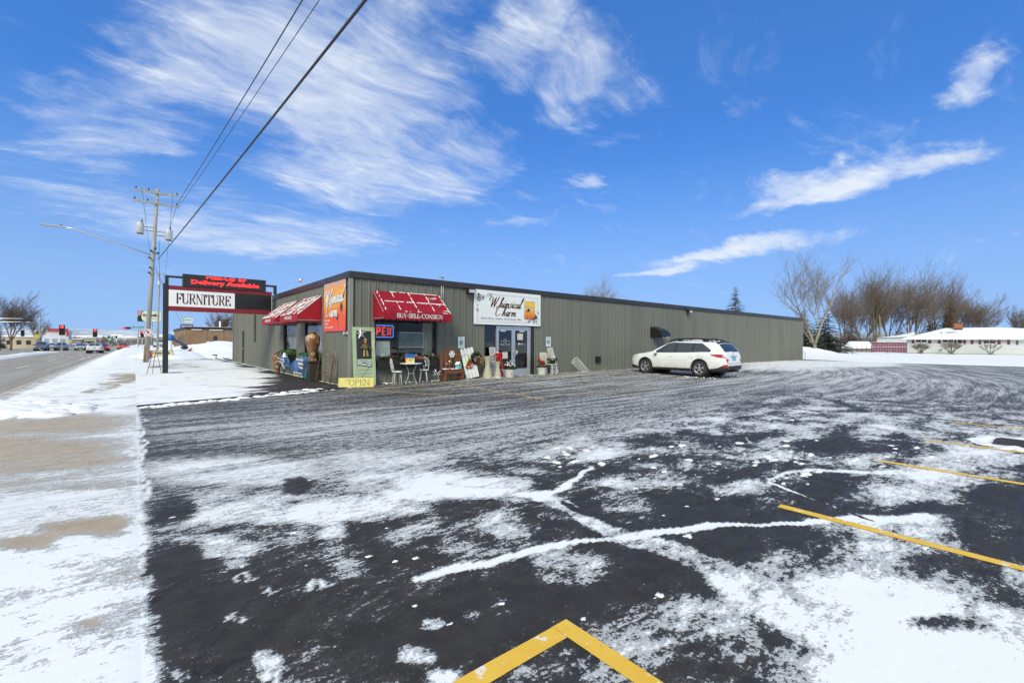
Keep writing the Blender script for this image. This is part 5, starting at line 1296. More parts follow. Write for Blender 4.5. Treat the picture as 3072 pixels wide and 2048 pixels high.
# ---- white picket panel with wreath
pa = thing('leaning_fence', 'white painted picket panel leaning on the wall with a wreath', 'fence panel', (9.86, 14.62, zl(10, 14.6)), R(-3), rx=R(-10), ry=R(-9))
for k in range(4): part('picket', MB().prism([(k*.15, 0), (k*.15+.128, 0), (k*.15+.128, 1.14), (k*.15+.10, 1.18), (k*.15+.03, 1.18), (k*.15, 1.14)], 0, .02), WHITE, pa)
for z in (.2, .95): part('rail', MB().bb(0, .58, .021, .045, z, z+.08), WHITE, pa)
wr = thing('berry_wreath', 'dark red berry wreath hanging on the white picket panel', 'wreath', (10.34, 14.66, zl(10, 14.6)+.78)); mb = MB()
for k in range(22): a = k*math.pi/11; leaves(mb, (.19*math.cos(a), 0, .19*math.sin(a)), (.07, .04, .07), 16, .06, k)
part('berries', mb, DKRED, wr); mb = MB()
for k in range(8): a = R(40+k*14); leaves(mb, (.20*math.cos(a), -.03, .20*math.sin(a)), (.07, .04, .07), 10, .08, k+60)
for k in range(5): a = R(130+k*20); leaves(mb, (.20*math.cos(a), -.03, .20*math.sin(a)), (.06, .04, .06), 10, .07, k+90)
part('leaves', mb, IVY, wr); mb = MB()
for k in range(5): leaves(mb, (.12+.03*k, -.05, .05-.06*k), (.05, .03, .05), 10, .07, k+30)
part('pale_leaves', mb, mat('straw', (.36, .25, .10), .8), wr)
# ---- wicker pedestals
def wicker(label, x, y, s):
    z0 = zl(x, y); w_ = thing('wicker_pedestal', label, 'pedestal', (x, y, z0), 0, 'cream wicker pedestals')
    prof = [(.185, 0), (.19, .03), (.178, .10), (.13, .30), (.098, .45), (.10, .58), (.13, .72), (.16, .80), (.155, .81), (.14, .80), (.01, .79)]
    t = MATS.get('wicker')
    if t is None:
        k = NT('wicker'); br = k.n.new('ShaderNodeTexBrick'); br.inputs['Scale'].default_value = 46; br.inputs['Color1'].default_value = (.62, .60, .46, 1); br.inputs['Color2'].default_value = (.54, .52, .40, 1); br.inputs['Mortar'].default_value = (.14, .12, .08, 1); br.inputs['Mortar Size'].default_value = .028
        mp = k.n.new('ShaderNodeCombineXYZ'); sx = k.sepxyz(); k.l.new(k.mth('MULTIPLY', k.mth('ARCTAN2', sx[1], sx[0]), .16), mp.inputs[0]); k.l.new(sx[2], mp.inputs[1]); k.l.new(mp.outputs[0], br.inputs['Vector'])
        t = MATS['wicker'] = k.done(br.outputs['Color'], .7, normal=k.bump(br.outputs['Fac'], -.6, .01))
    part('stand', MB().lathe([(r_*s, z*s) for r_, z in prof], 28), t, w_, True)
    part('foot_rim', MB().tube([(.192*s*math.cos(a*.3), .192*s*math.sin(a*.3), .015) for a in range(21)], .014, 6, True), t, w_, True); part('top_rim', MB().tube([(.158*s*math.cos(a*.3), .158*s*math.sin(a*.3), .805*s) for a in range(21)], .014, 6, True), t, w_, True)
    mb = MB(); rnd = random.Random(int(x*10))
    for k in range(20): a = rnd.uniform(0, 6.3); mb.blob((.19*s*math.cos(a), .19*s*math.sin(a), .0), .03, .025, .03, k, 6, 2)
    part('foot_snow', mb, SN2, w_, True); return z0+.80*s
wicker('taller cream wicker pedestal beside the white picket panel', 10.86, 14.62, 1.05)
zt_ = wicker('shorter cream wicker pedestal carrying the red pepper bunch', 11.28, 14.50, .80)
rp = thing('red_pepper_bunch', 'bunch of shiny red artificial peppers on the shorter wicker pedestal', 'ornament', (11.30, 14.50, zt_)); rnd = random.Random(4); mb = MB()
for k in range(60):
    a = rnd.uniform(0, 6.3); r_ = rnd.uniform(.02, .14); zz_ = rnd.uniform(.12, .36)
    mb.tube([(r_*math.cos(a)*.5, r_*math.sin(a)*.5, zz_+.06), (r_*math.cos(a)*1.2, r_*math.sin(a)*1.2, zz_), (r_*math.cos(a)*1.5, r_*math.sin(a)*1.5, zz_-.14)], [.006, .016, .003], 5)
part('peppers', mb, mat('glossy_red', (.50, .012, .012), .25), rp, True); part('pot', MB().lathe([(.07, 0), (.09, .10), (.085, .10), (.01, .09)], 14), mat('barn_red', (.36, .025, .015), .6), rp, True)
part('ribbon_tail', MB().add([(.05, -.08, .10), (.16, -.09, -.02), (.20, -.08, -.25), (.13, -.085, -.36), (.10, -.08, -.10)], [(0, 1, 2, 3, 4)]), REDP, rp); part('top_snow', MB().blob((-.06, -.02, .36), .06, .05, .03, 3), SN2, rp, True)
lb = thing('red_lantern', 'small round red lantern on the ground between pedestal and white pot', 'ornament', (11.62, 14.72, zl(11.6, 14.7)+.0)); part('globe', MB().lathe([(.04, .0), (.09, .05), (.11, .13), (.09, .21), (.04, .25)], 14), mat('glossy_red', (.50, .012, .012), .25), lb, True); part('cap', MB().lathe([(.05, .25), (.05, .28), (.01, .29)], 10), IVY, lb, True)
# ---- shutters
def shutter(label, x, y, W, H, rx_, ry_):
    s = thing('louvred_shutter', label, 'shutter', (x, y, zl(x, y)), 0, 'grey louvred shutters', rx_, ry_)
    G_ = mat('grey_white_shutter', (.58, .59, .60), .6, var=.1, scale=6)
    part('stile', MB().bb(0, .045, 0, .03, 0, H), G_, s); part('stile', MB().bb(W-.045, W, 0, .03, 0, H), G_, s)
    for z in (0, H*.5, H-.07): part('rail', MB().bb(.046, W-.046, 0, .03, z, z+.07), G_, s)
    k = 0; z = .10
    while z < H-.09:
        if not (H*.5-.03 < z < H*.5+.07): part('slat', MB().add([(.046, .004, z), (W-.046, .004, z), (W-.046, .026, z+.03), (.046, .026, z+.03), (.046, .010, z-.004), (W-.046, .010, z-.004)], [(0, 1, 2, 3), (0, 4, 5, 1)]), G_, s)
        z += .052
    part('slat_shade', MB().bb(.046, W-.046, .0285, .0295, .07, H-.07), mat('shutter_shadow', (.20, .21, .22), .8), s)  # dark sheet standing in for the shade between the slats
shutter('grey louvred shutter leaning left of the entrance doors', 11.20, 14.80, .30, 1.22, R(-6), R(-1))
shutter('grey louvred shutter leaning right of the entrance behind a chair', 14.62, 14.68, .34, 1.20, R(-13), R(-7))
# ---- white pots with planting
def pot(label, x, y, kind):
    z0 = zl(x, y); p = thing('plant_pot', label, 'plant pot', (x, y, z0), 0, 'white pots by the entrance')
    part('pot', MB().lathe([(.17, 0), (.18, .02), (.215, .30), (.235, .32), (.235, .36), (.215, .36), (.20, .33), (.01, .32)], 28), mat('white_glaze', (.74, .74, .71), .35, var=.05), p, True)
    part('dark_band', MB().lathe([(.224, .315), (.242, .33), (.242, .40), (.22, .40), (.01, .37)], 24), BLKP, p, True)
    if kind == 0:
        mb = MB(); rnd = random.Random(6)
        for k in range(46):
            a = rnd.uniform(0, 6.3); l = rnd.uniform(.2, .42); up_ = rnd.uniform(.25, .95)
            for j in range(9):
                f = j/9; c = Vector((math.cos(a)*l*f*(1-up_*.5), math.sin(a)*l*f*(1-up_*.5), .36+l*f*up_-.12*f*f))
                leaves(mb, c, (.012, .012, .012), 4, .045, k*10+j)
        part('fir_sprigs', mb, IVY, p); mb = MB()
        for k in range(40): a = rnd.uniform(0, 6.3); r_ = rnd.uniform(.02, .24); mb.blob((r_*math.cos(a), r_*math.sin(a), .46+.28*(1-r_/.26)*rnd.random()), .035, .03, .02, k, 6, 2, .4)
        part('sprig_snow', mb, SN2, p, True); mb = MB(); leaves(mb, (.02, -.24, .06), (.10, .02, .05), 6, .06, 3); part('painted_flower', MB().add([(-.05+.03*math.cos(k), -.200+.0, .13+.03*math.sin(k)) for k in range(6)], [tuple(range(6))]), REDP, p)
    else:
        for nm, mm, c, sd in (('red_flower', REDP, (-.04, -.05, .52), 3), ('red_bloom', REDP, (-.17, 0, .66), 8)):
            mb = MB(); leaves(mb, c, (.11 if nm == 'red_flower' else .05, .09, .08), 70 if nm == 'red_flower' else 20, .075, sd); part(nm, mb, mm, p)
        mb = MB(); leaves(mb, (-.04, 0, .50), (.18, .14, .13), 90, .07, 9); part('leaves', mb, GRN, p)
        w_ = MB(); leaves(w_, (.13, -.04, .58), (.06, .05, .10), 30, .08, 12); part('white_bow', w_, PETW, p)
        w_ = MB()
        for k in range(9): a = R(-60+rnd_.uniform(-35, 35)); z = .08+.20*rnd_.random(); r_ = .185+.035*z/.3+.002; w_.add([(r_*math.cos(a)+.0, r_*math.sin(a), z), (r_*math.cos(a+.1), r_*math.sin(a+.1), z+.015), (r_*math.cos(a+.08), r_*math.sin(a+.08), z+.04), (r_*math.cos(a-.02), r_*math.sin(a-.02), z+.03)], [(0, 1, 2, 3)])
        part('painted_leaf', w_, INK, p)
rnd_ = random.Random(12)
pot('white pot of snowy fir sprigs left of the entrance doors', 11.80, 14.38, 0)
pot('white pot with red poinsettia right of the entrance doors', 13.86, 14.62, 1)
# ---- painted chair with planter
ch = thing('painted_chair', 'old white wooden chair carrying a dark flower pot', 'chair', (14.36, 14.55, zl(14.3, 14.6)), R(8))
CW = mat('worn_white_wood', (.62, .60, .53), .65, var=.15, scale=14, dirt=.2)
part('seat', MB().bb(-.20, .20, -.20, .20, .44, .47), CW, ch)
for x in (-.18, .145):
    for y in (-.18, .145): part('leg', MB().bb(x, x+.035, y, y+.035, 0, .439), CW, ch)
for z in (.15, .30): part('stretcher', MB().bb(-.144, .144, -.175, -.15, z, z+.028), CW, ch)
for x in (-.19, .155): part('back_post', MB().bb(x, x+.035, .165, .20, .471, .93), CW, ch)
part('back_board', MB().prism([(-.154, .70), (.154, .70), (.154, .88), (.09, .94), (-.09, .94), (-.154, .88)], .17, .19), mat('pink_wood', (.55, .44, .38), .6), ch)
part('back_rail', MB().bb(-.154, .154, .17, .19, .55, .60), CW, ch)
fp = thing('flower_pot', 'dark pot of white flowers standing on the painted chair', 'plant pot', (14.38, 14.50, zl(14.3, 14.6)+.471)); part('pot', MB().lathe([(.11, 0), (.15, .15), (.16, .17), (.14, .16), (.01, .15)], 20), BLKP, fp, True)
for nm, mm, c, rad, k, sd in (('white_flowers', PETW, (0, -.02, .26), (.15, .12, .09), 90, 3), ('leaves', IVY, (0, 0, .22), (.24, .12, .09), 90, 4), ('red_flowers', DKRED, (.22, 0, .20), (.08, .07, .05), 24, 5)):
    mb = MB(); leaves(mb, c, rad, k, .06, sd); part(nm, mb, mm, fp)
wc = thing('white_crate_board', 'small white slatted board behind the chair by the entrance', 'board', (14.02, 14.86, zl(14, 14.8)), 0, rx=R(-6))
for k in range(5): part('slat', MB().bb(k*.085, k*.085+.075, 0, .015, .0, .98), CW, wc)
part('batten', MB().bb(0, .42, .016, .03, .75, .82).bb(0, .42, .016, .03, .15, .22), CW, wc)
# ---- white iron bed rail
rk = thing('iron_rack', 'white iron bed rail lying tilted against the metal wall', 'rack', (15.85, 14.45, zl(16, 14.5)), 0, rx=R(-25))
fr_ = [(.62, .0, .0), (.0, .0, .62), (.10, .0, .72), (.52, .0, .82), (1.22, 0, .02)]
part('rim', MB().tube([(.36, 0, .02), (-.02, 0, .55), (.06, 0, .64)], .016, 6).tube([(.06, 0, .64), (.42, 0, .80), (.50, 0, .74), (1.02, 0, .02)], .016, 6).tube([(-.02, .02, .52), (.45, .02, .70)], .013, 6).tube([(.36, 0, .03), (1.02, 0, .03)], .013, 6), IRON, rk, True)
for k in range(7):
    f = k/6; a = Vector((-.0+.46*f, .01, .53+.18*f)); b_ = Vector((.38+.62*f, .01, .03)); part('bar', MB().cyl(a, b_, .009, n=6), IRON, rk)
for x in (.36, .66, 1.02): part('foot', MB().cyl((x, 0, .03), (x-.05, -.10, .0), .013, n=6), IRON, rk)
# ---- street wall: urns, banner, trellises
def urn(label, loc, s):
    u = thing('painted_urn', label, 'urn', loc, R(20), 'brown urns with ring pattern')
    t = MATS.get('ring_glaze')
    if t is None:
        k = NT('ring_glaze'); d = k.voro(5.2, 'F1'); n = k.noise(4, 5, .6); sx = k.sepxyz()
        c = k.mix(k.ramp(n, .3, .7), (.13, .055, .022, 1), (.24, .12, .055, 1))
        ring = k.mth('MULTIPLY', k.ramp(d, .20, .26), k.ramp(d, .40, .33)); c = k.mix(ring, c, (.62, .48, .30, 1)); c = k.mix(k.ramp(d, .15, .10), c, (.40, .30, .16, 1))
        t = MATS['ring_glaze'] = k.done(c, .35, spec=.5)
    part('vessel', MB().lathe([(r_*s, z*s) for r_, z in [(.20, 0), (.205, .04), (.17, .10), (.18, .30), (.24, .55), (.315, .85), (.345, 1.05), (.335, 1.18), (.27, 1.28), (.15, 1.33), (.125, 1.36), (.13, 1.40), (.16, 1.44), (.14, 1.445), (.01, 1.40)]], 32), t, u, True)
    part('neck_band', MB().lathe([(.145*s, 1.355*s), (.155*s, 1.37*s), (.145*s, 1.385*s), (.14*s, 1.38*s)], 24), BROWN, u, True)
    part('rim_snow', MB().blob((.12*s, -.08*s, 1.285*s), .14*s, .1*s, .025, 3), SN2, u, True)
urn('tall brown ring-patterned urn standing on the ground by the far window box', (5.12, 23.3, .02), .67)
pl = thing('plinth', 'dark wooden plinth holding the upper ring-patterned urn', 'plinth', (5.16, 17.98, .0)); part('post', MB().bb(-.15, .15, -.15, .15, .0, .70), mat('dark_plinth', (.035, .030, .026), .7), pl); part('cap', MB().bb(-.19, .19, -.19, .19, .701, .735), mat('dark_plinth', (.035, .030, .026), .7), pl)
urn('tall brown ring-patterned urn raised on a dark plinth near the corner', (5.16, 17.98, .736), .77)
bn = thing('blue_banner', 'crumpled dark blue shop banner sagging below the street windows', 'banner', (CX-.36, 23.0, 0), -math.pi/2)
nx, nz = 44, 12; vs = []
for i in range(nx+1):
    u = i/nx
    top = .92 if u < .30 else .92-.42*math.sin(min(1, (u-.30)/.22)*math.pi/2) if u < .52 else .50+.40*min(1, (u-.52)/.14)
    bot = .42-.10*u if u < .5 else .37-.34*min(1, (u-.5)/.25)
    for j in range(nz+1):
        v = j/nz; z = bot+(top-bot)*v
        y = .05*math.sin(u*17+v*3)+.035*math.sin(u*31-v*5)+(-.12*math.exp(-((u-.52)/.10)**2))*(1-v*.3)
        vs.append((u*4.6, y, z))
t = NT('blue_banner_print'); xyz = t.sepxyz(); n = t.noise(2.2, 5, .6, None, .6)
c = t.mix(t.ramp(n, .35, .65), (.012, .035, .13, 1), (.06, .16, .34, 1))
c = t.mix(t.ramp(t.noise(1.6, 3, .5, off=(3, 0, 2)), .56, .66), c, (.02, .26, .22, 1))
part('cloth', MB().add(vs, [(i*(nz+1)+j, (i+1)*(nz+1)+j, (i+1)*(nz+1)+j+1, i*(nz+1)+j+1) for i in range(nx) for j in range(nz)]), t.done(c, .4, spec=.4), bn, True)
mb = MB(); lettering(mb, 'New Arrivals', 1.0, .25, -.14, .70, .02, .09, rot=-.06); lettering(mb, 'Every Week', .9, .35, -.14, .55, .02, .09, rot=-.06); lettering(mb, 'O', .22, 1.35, -.16, .62, .05, .2, rot=-.5); lettering(mb, '-SALE-', .6, 1.4, -.22, .50, .04, .12, rot=-.4)
lettering(mb, 'New & Used', 1.0, 3.4, -.14, .72, .03, .10); lettering(mb, 'In-Store', .75, 3.7, -.14, .56, .05, .12); lettering(mb, 'Today', .6, 3.8, -.14, .40, .05, .11); lettering(mb, '920-555-0100', 1.15, 3.0, -.14, .19, .04, .075)
part('lettering', mb, WHITE, bn)
mb = MB(); lettering(mb, 'OPEN 7 DAYS A WEEK', 1.5, 2.95, -.14, .08, .04, .075); part('yellow_lettering', mb, mat('yellow_ink', (.70, .66, .15), .5), bn)
part('grommet_cord', MB().tube([(0, 0, .92), (-.1, .2, 1.0)], .006, 5).tube([(4.6, 0, .88), (4.75, .2, 1.0)], .006, 5), WHITE, bn)
part('bag', MB().blob((1.05, -.02, .78), .24, .08, .20, 5), PETW, bn, True)
def trellis(label, x0, y0, x1, y1, H, m_, kind):
    p, q_ = Vector((x0, y0, 0)), Vector((x1, y1, 0)); W = (q_-p).length
    s = thing('trellis', label, 'trellis', (x0, y0, .01), yaw_of(p, q_), rx=R(-7)); rnd = random.Random(kind)
    if kind == 1:
        for x in (0, W): part('upright', MB().tube([(x+.05, -.03, 0), (x-.02, 0, .35), (x+.03, 0, .8), (x, 0, H)], .013, 6), m_, s, True)
        part('upright', MB().tube([(-.06, -.02, 0), (.02, 0, .36)], .011, 5).tube([(W+.10, -.02, 0), (W-.02, 0, .36)], .011, 5), m_, s, True)
        for z in (.36, H*.93): part('rail', MB().tube([(-.08, 0, z), (W*.5, .01, z+.03), (W+.10, 0, z)], .012, 6), m_, s, True)
        part('peak', MB().tube([(0, 0, H*.93), (W*.5, 0, H*1.18), (W, 0, H*.93)], .009, 5), m_, s, True)
    else:
        for k in range(26):
            x = rnd.uniform(0, W); pts = [(x, 0, rnd.uniform(0, .2))]
            for j in range(5): pts.append((min(W, max(0, pts[-1][0]+rnd.gauss(0, .06))), rnd.gauss(0, .015), pts[-1][2]+H*.17))
            part('twig', MB().tube(pts, [.008, .008, .007, .006, .005, .004], 5), m_, s, True)
        part('hoop', MB().tube([(0, 0, 0), (.0, 0, H*.6), (W*.25, 0, H*.95), (W*.5, 0, H*1.05), (W*.75, 0, H*.95), (W, 0, H*.6), (W, 0, 0)], .010, 6), m_, s, True)
trellis('rusty iron trellis with crossed feet leaning on the street wall', 5.02, 17.05, 5.18, 16.05, 1.0, RUST, 1)
trellis('pale twig trellis standing before the street wall near the corner', 5.24, 16.92, 5.36, 16.12, 1.12, mat('grey_twig', (.27, .24, .20), .8, var=.2, scale=12), 2)
ga = thing('garden_stake', 'thin rusty iron garden stake standing before the blue banner', 'stake', (4.92, 18.35, 0)); part('rod', MB().tube([(0, 0, 0), (0, .02, .5), (.02, 0, .98)], .009, 5), RUST, ga, True); part('cross_piece', MB().tube([(0, 0, .40), (.02, -.55, .42)], .008, 5), RUST, ga, True)
# ================================================================== vehicles
def lin(xs, ys): return lambda v: float(np.interp(v, xs, ys))
def smooth_prof(pts):
    xs, ys = zip(*pts); return lin(xs, ys)
GLD = mat('car_glass', (.030, .042, .046), .06, var=.05, spec=.8); TYRE = mat('tyre_rubber', (.030, .028, .027), .85, var=.3, scale=12, dirt=.35); BLKT = mat('black_trim', (.022, .022, .023), .55, var=.2, scale=6, dirt=.2)
RIM = mat('alloy', (.52, .53, .54), .35, .8, var=.1, scale=20); REDL = mat('tail_red', (.50, .015, .012), .12, coat=.6); CLEAR = mat('lamp_clear', (.62, .65, .68), .1, coat=.5)
def paint(name, col): return mat(name, col, .28, var=.03, scale=2, coat=.6)
def dirty_paint(name, col):
    if name in MATS: return MATS[name]
    t = NT(name); xyz = t.sepxyz(); n = t.noise(7, 6, .65)
    f = t.mth('MULTIPLY', t.ramp(xyz[2], .30, .75, .55, 0), t.ramp(n, .35, .65))
    MATS[name] = t.done(t.mix(f, (*col, 1), (.40, .33, .24, 1)), t.ramp(n, .3, .7, .22, .40), coat=.5, spec=.5); return MATS[name]
class Body:
    """wagon body: sections along its length s, front to rear"""
    def __init__(B, hood=1.0, tail='wagon'):
        B.L = 4.82; B.SF, B.SR = .95, 3.695
        B.w = smooth_prof([(0, .58), (.04, .68), (.12, .77), (.3, .855), (.6, .90), (1.0, .915), (3.8, .915), (4.25, .895), (4.5, .865), (4.68, .81), (4.76, .76), (4.82, .64)])
        if tail == 'wagon':
            B.zt = smooth_prof([(0, .68), (.04, .82), (.16, .905), (.5, .985), (1.0, 1.05), (1.22, 1.08), (1.30, 1.11), (1.7, 1.345), (2.02, 1.51), (2.2, 1.565), (2.6, 1.605), (3.1, 1.61), (3.7, 1.59), (4.15, 1.555), (4.34, 1.53), (4.40, 1.48), (4.56, 1.29), (4.70, 1.10), (4.745, 1.02), (4.775, .90), (4.80, .72), (4.82, .60)])
        else:
            B.zt = smooth_prof([(0, .55), (.04, .68), (.16, .76), (.5, .86), (1.0, .93), (1.3, .98), (1.7, 1.2), (2.05, 1.36), (2.6, 1.43), (3.1, 1.42), (3.5, 1.34), (4.0, 1.10), (4.2, 1.06), (4.6, 1.03), (4.75, .98), (4.80, .72), (4.82, .60)])
        k = 1.0 if tail == 'wagon' else .95
        B.zb0 = smooth_prof([(0, .62), (.04, .74), (.16, .84), (.5, .92*k), (1.2, 1.0*k), (2, 1.015*k), (3, 1.04*k), (3.8, 1.075*k), (4.4, 1.09*k), (4.68, 1.04*k), (4.76, .92), (4.80, .70), (4.82, .57)])
    def zb(B, s): return min(B.zb0(s), B.zt(s)-.012)
    def we(B, s):
        z = B.zt(s); w = B.w(s)
        return float(np.interp(z, [.5, .98, 1.06, 1.50, 1.62], [w*.80, w*.82, w*.86, .615, .575]))
    def ze(B, s):
        z = B.zt(s); return max(B.zb(s)+.003, z-float(np.interp(z, [.5, 1.0, 1.1, 1.5, 1.62], [.03, .035, .02, .05, .075])))
    def zl(B, s):
        z = float(np.interp(s, [0, .1, .4, 4.4, 4.7, 4.82], [.30, .26, .25, .27, .32, .36]))
        for c in (B.SF, B.SR):
            d = .405**2-(s-c)**2
            if d > 0: z = max(z, .345+math.sqrt(d))
        return z
    def sec(B, s):
        w, zl_, zb = B.w(s), B.zl(s), B.zb(s); a = max(zl_+.015, min(.44, zb-.1)); b = max(a+.015, min(.66, zb-.06)); c = max(b+.01, zb-.045)
        we, ze, zt = B.we(s), B.ze(s), B.zt(s)
        return [(w-.045, zl_), (w-.008, a), (w, b), (w-.010, c), (w-.035, max(c+.002, zb)), (we, max(ze, c+.004)), (we*.62, zt-.014), (0, zt)]
    def xs(B, s, z):                                # half width of the side at height z
        p = B.sec(s)[:6]; return float(np.interp(z, [q_[1] for q_ in p], [q_[0] for q_ in p]))
    def top(B, s, x):
        p = B.sec(s)[4:][::-1]; return float(np.interp(abs(x), [q_[0] for q_ in p], [q_[1] for q_ in p]))
def strip_on(B, s0, s1, zb, zt_, off, side, n=14, m=2):
    """patch lying on the body side between two heights"""
    vs = []
    for i in range(n+1):
        s = s0+(s1-s0)*i/n; a, b = zb(s), zt_(s)
        for j in range(m+1):
            z = a+(b-a)*j/m; x = B.xs(s, z)+off; yy = B.L/2-s-(off if s > 4.72 else 0)+(off if s < .08 else 0)
            vs.append((side*x, yy, z))
    f = [(i*(m+1)+j, (i+1)*(m+1)+j, (i+1)*(m+1)+j+1, i*(m+1)+j+1) for i in range(n) for j in range(m)]
    return MB().add(vs, f if side < 0 else [q_[::-1] for q_ in f])
def top_patch(B, s0, s1, hw, off, n=8, m=8):
    vs = []
    for i in range(n+1):
        s = s0+(s1-s0)*i/n; ds = .02; sl = (B.top(s+ds, 0)-B.top(s-ds, 0))/(2*ds); nl = math.hypot(1, sl)
        for j in range(m+1):
            x = hw(s)*(2*j/m-1); vs.append((x, B.L/2-s+off*sl/nl, B.top(s, x)+off/nl))
    return MB().add(vs, [(i*(m+1)+j, i*(m+1)+j+1, (i+1)*(m+1)+j+1, (i+1)*(m+1)+j) for i in range(n) for j in range(m)])
_wheel = {}
def wheel(parent, x, y, side, z=.345):
    if 'tyre' not in _wheel:
        rot = Matrix.Rotation(math.pi/2, 4, 'Y')
        _wheel['tyre'] = MB().lathe([(.235, -.105), (.30, -.112), (.335, -.095), (.345, -.06), (.345, .06), (.335, .095), (.30, .112), (.235, .105)], 36, (0, 0, 0), rot, False)
        r = MB().lathe([(.236, -.09), (.236, .085), (.225, .10), (.205, .09), (.205, -.05)], 32, (0, 0, 0), rot, False)
        for k in range(5):
            for d in (-.13, .13):
                a = 2*math.pi*k/5+d; m_ = Matrix.Rotation(a, 4, 'X')
                r.add([m_ @ Vector(p) for p in [(.085, -.022, .05), (.085, .022, .05), (.075, .026, .212), (.075, -.026, .212), (.03, -.022, .05), (.03, .022, .05), (.03, .026, .212), (.03, -.026, .212)]], [(0, 1, 2, 3), (0, 3, 7, 4), (1, 5, 6, 2), (4, 7, 6, 5)])
        r.lathe([(.068, .05), (.068, .088), (.03, .095), (.005, .095)], 16, (0, 0, 0), rot)
        _wheel['rim'] = r; _wheel['back'] = MB().lathe([(.21, -.02), (.21, .0), (.005, .005)], 20, (0, 0, 0), rot)
        for k_, mm in (('tyre', TYRE), ('rim', RIM), ('back', BLKT)):
            b_ = _wheel[k_]; b_.smooth = k_ == 'tyre'; me = b_.mesh('wheel_'+k_); me.materials.append(mm); _wheel[k_] = me
    w_ = new_obj('tyre', _wheel['tyre'], parent); w_.location = (x, y, z); w_.rotation_euler = (0, 0, 0 if side > 0 else math.pi)
    a = new_obj('rim', _wheel['rim'], w_); b = new_obj('brake_shadow', _wheel['back'], w_)
    return w_
def car(name, label, loc, rz, mbody, tail='wagon', detail=2, scale=(1, 1, 1), group=None, lit=False):
    B = Body(tail=tail); Lh = B.L/2
    c = thing(name, label, 'car', loc, rz, group); c.scale = scale
    ss = sorted(set([0, .02, .04, .08, .12, .2, .3, .4, .5]+[round(.55+.05*i, 3) for i in range(74)]+[4.3, 4.34, 4.40, 4.56, 4.68, 4.72, 4.745, 4.76, 4.775, 4.80, 4.81, 4.82]+[B.SF+.405*math.cos(R(a)) for a in range(0, 181, 12)]+[B.SR+.405*math.cos(R(a)) for a in range(0, 181, 12)]))
    ss = [s for i, s in enumerate(ss) if i == 0 or s-ss[i-1] > .004]
    mb = MB(); vs = []
    for s in ss:
        p = B.sec(s); row = [(-x, Lh-s, z) for x, z in p]+[(x, Lh-s, z) for x, z in p[:-1][::-1]]
        vs += row
    k = 15; fs = [(i*k+j, i*k+j+1, (i+1)*k+j+1, (i+1)*k+j) for i in range(len(ss)-1) for j in range(k-1)]
    fs += [tuple(range(k-1, -1, -1)), tuple(range((len(ss)-1)*k, len(ss)*k))]
    mb.add(vs, fs); body = part('body', mb, mbody, c); auto_smooth(body, 32)
    part('underbody', MB().bb(-.62, .62, -Lh+.25, Lh-.25, .20, .40).bb(-.80, .80, -.95, .95, .22, .36), BLKT, c)
    # glass
    if tail == 'wagon':
        fz = lambda s: B.zb(s)+.018; bt = lambda s: float(np.interp(s, [1.40, 2.02, 2.3, 3.7, 4.16], [B.zb(1.4)+.02, 1.435, 1.485, 1.455, 1.17]))
        wins = [(1.42, 2.44, fz, bt), (2.54, 3.30, fz, bt), (3.38, 4.14, lambda s: fz(s)+max(0, s-3.9)*.18, bt)]; dlo = (1.38, 4.17)
    else:
        fz = lambda s: B.zb(s)+.015; bt = lambda s: float(np.interp(s, [1.45, 2.05, 2.4, 3.2, 3.85], [B.zb(1.45)+.02, 1.30, 1.345, 1.30, B.zb(3.85)+.02]))
        wins = [(1.48, 2.44, fz, bt), (2.54, 3.8, fz, bt)]; dlo = (1.45, 3.84)
    for sd in (-1, 1):
        tr = part('window_trim', strip_on(B, dlo[0], dlo[1], lambda s: fz(s)-.012, lambda s: bt(s)+.012, .003, sd, 40), BLKT, c)
        for a, b, f0, f1 in wins: part('side_window', strip_on(B, a, b, f0, f1, .007, sd, 16), GLD, c)
    if tail == 'wagon':
        part('rear_window', top_patch(B, 4.425, 4.69, lambda s: B.we(s)*.92, .010), GLD, c); part('windscreen', top_patch(B, 1.33, 2.0, lambda s: B.we(s)*.93, .008), GLD, c)
        sp = part('spoiler', top_patch(B, 4.27, 4.40, lambda s: B.we(s)*1.02, .022), BLKT, c)
    else:
        part('rear_window', top_patch(B, 3.5, 3.98, lambda s: B.we(s)*.90, .008), GLD, c); part('windscreen', top_patch(B, 1.33, 2.0, lambda s: B.we(s)*.93, .008), GLD, c)
    RL = glow('brake_glow', (1, .03, .02), 2.0) if lit else REDL
    for sd in (-1, 1):
        if tail == 'wagon':
            tl = part('tail_light', strip_on(B, 4.20, 4.808, lambda s: float(np.interp(s, [4.2, 4.5, 4.75, 4.81], [.955, .865, .85, .85]) if s < 4.76 else .80), lambda s: min(B.zb(s)-.02, float(np.interp(s, [4.2, 4.6, 4.74], [.985, 1.00, .985]))), .010, sd, 22), RL, c)
            part('reverse_lamp', strip_on(B, 4.69, 4.755, lambda s: .885, lambda s: min(.955, B.zb(s)-.03), .014, sd, 6), CLEAR, tl)
            part('reflector', strip_on(B, 4.70, 4.80, lambda s: .44, lambda s: .55, .014, sd, 6), REDL, c)
        else: part('tail_light', strip_on(B, 4.5, 4.80, lambda s: .78, lambda s: min(B.zb(s)-.02, .92), .010, sd, 14), RL, c)
        part('headlight', strip_on(B, .03, .50, lambda s: float(np.interp(s, [0, .5], [.66, .82])), lambda s: min(B.zb(s)-.012, float(np.interp(s, [0, .5], [.77, .895]))), .010, sd, 14), CLEAR, c)
        # dark cladding round the arches and along the sill
        seg = []; n = 120
        for i in range(n+1):
            s = B.L*i/n; seg.append(s)
        vs = []
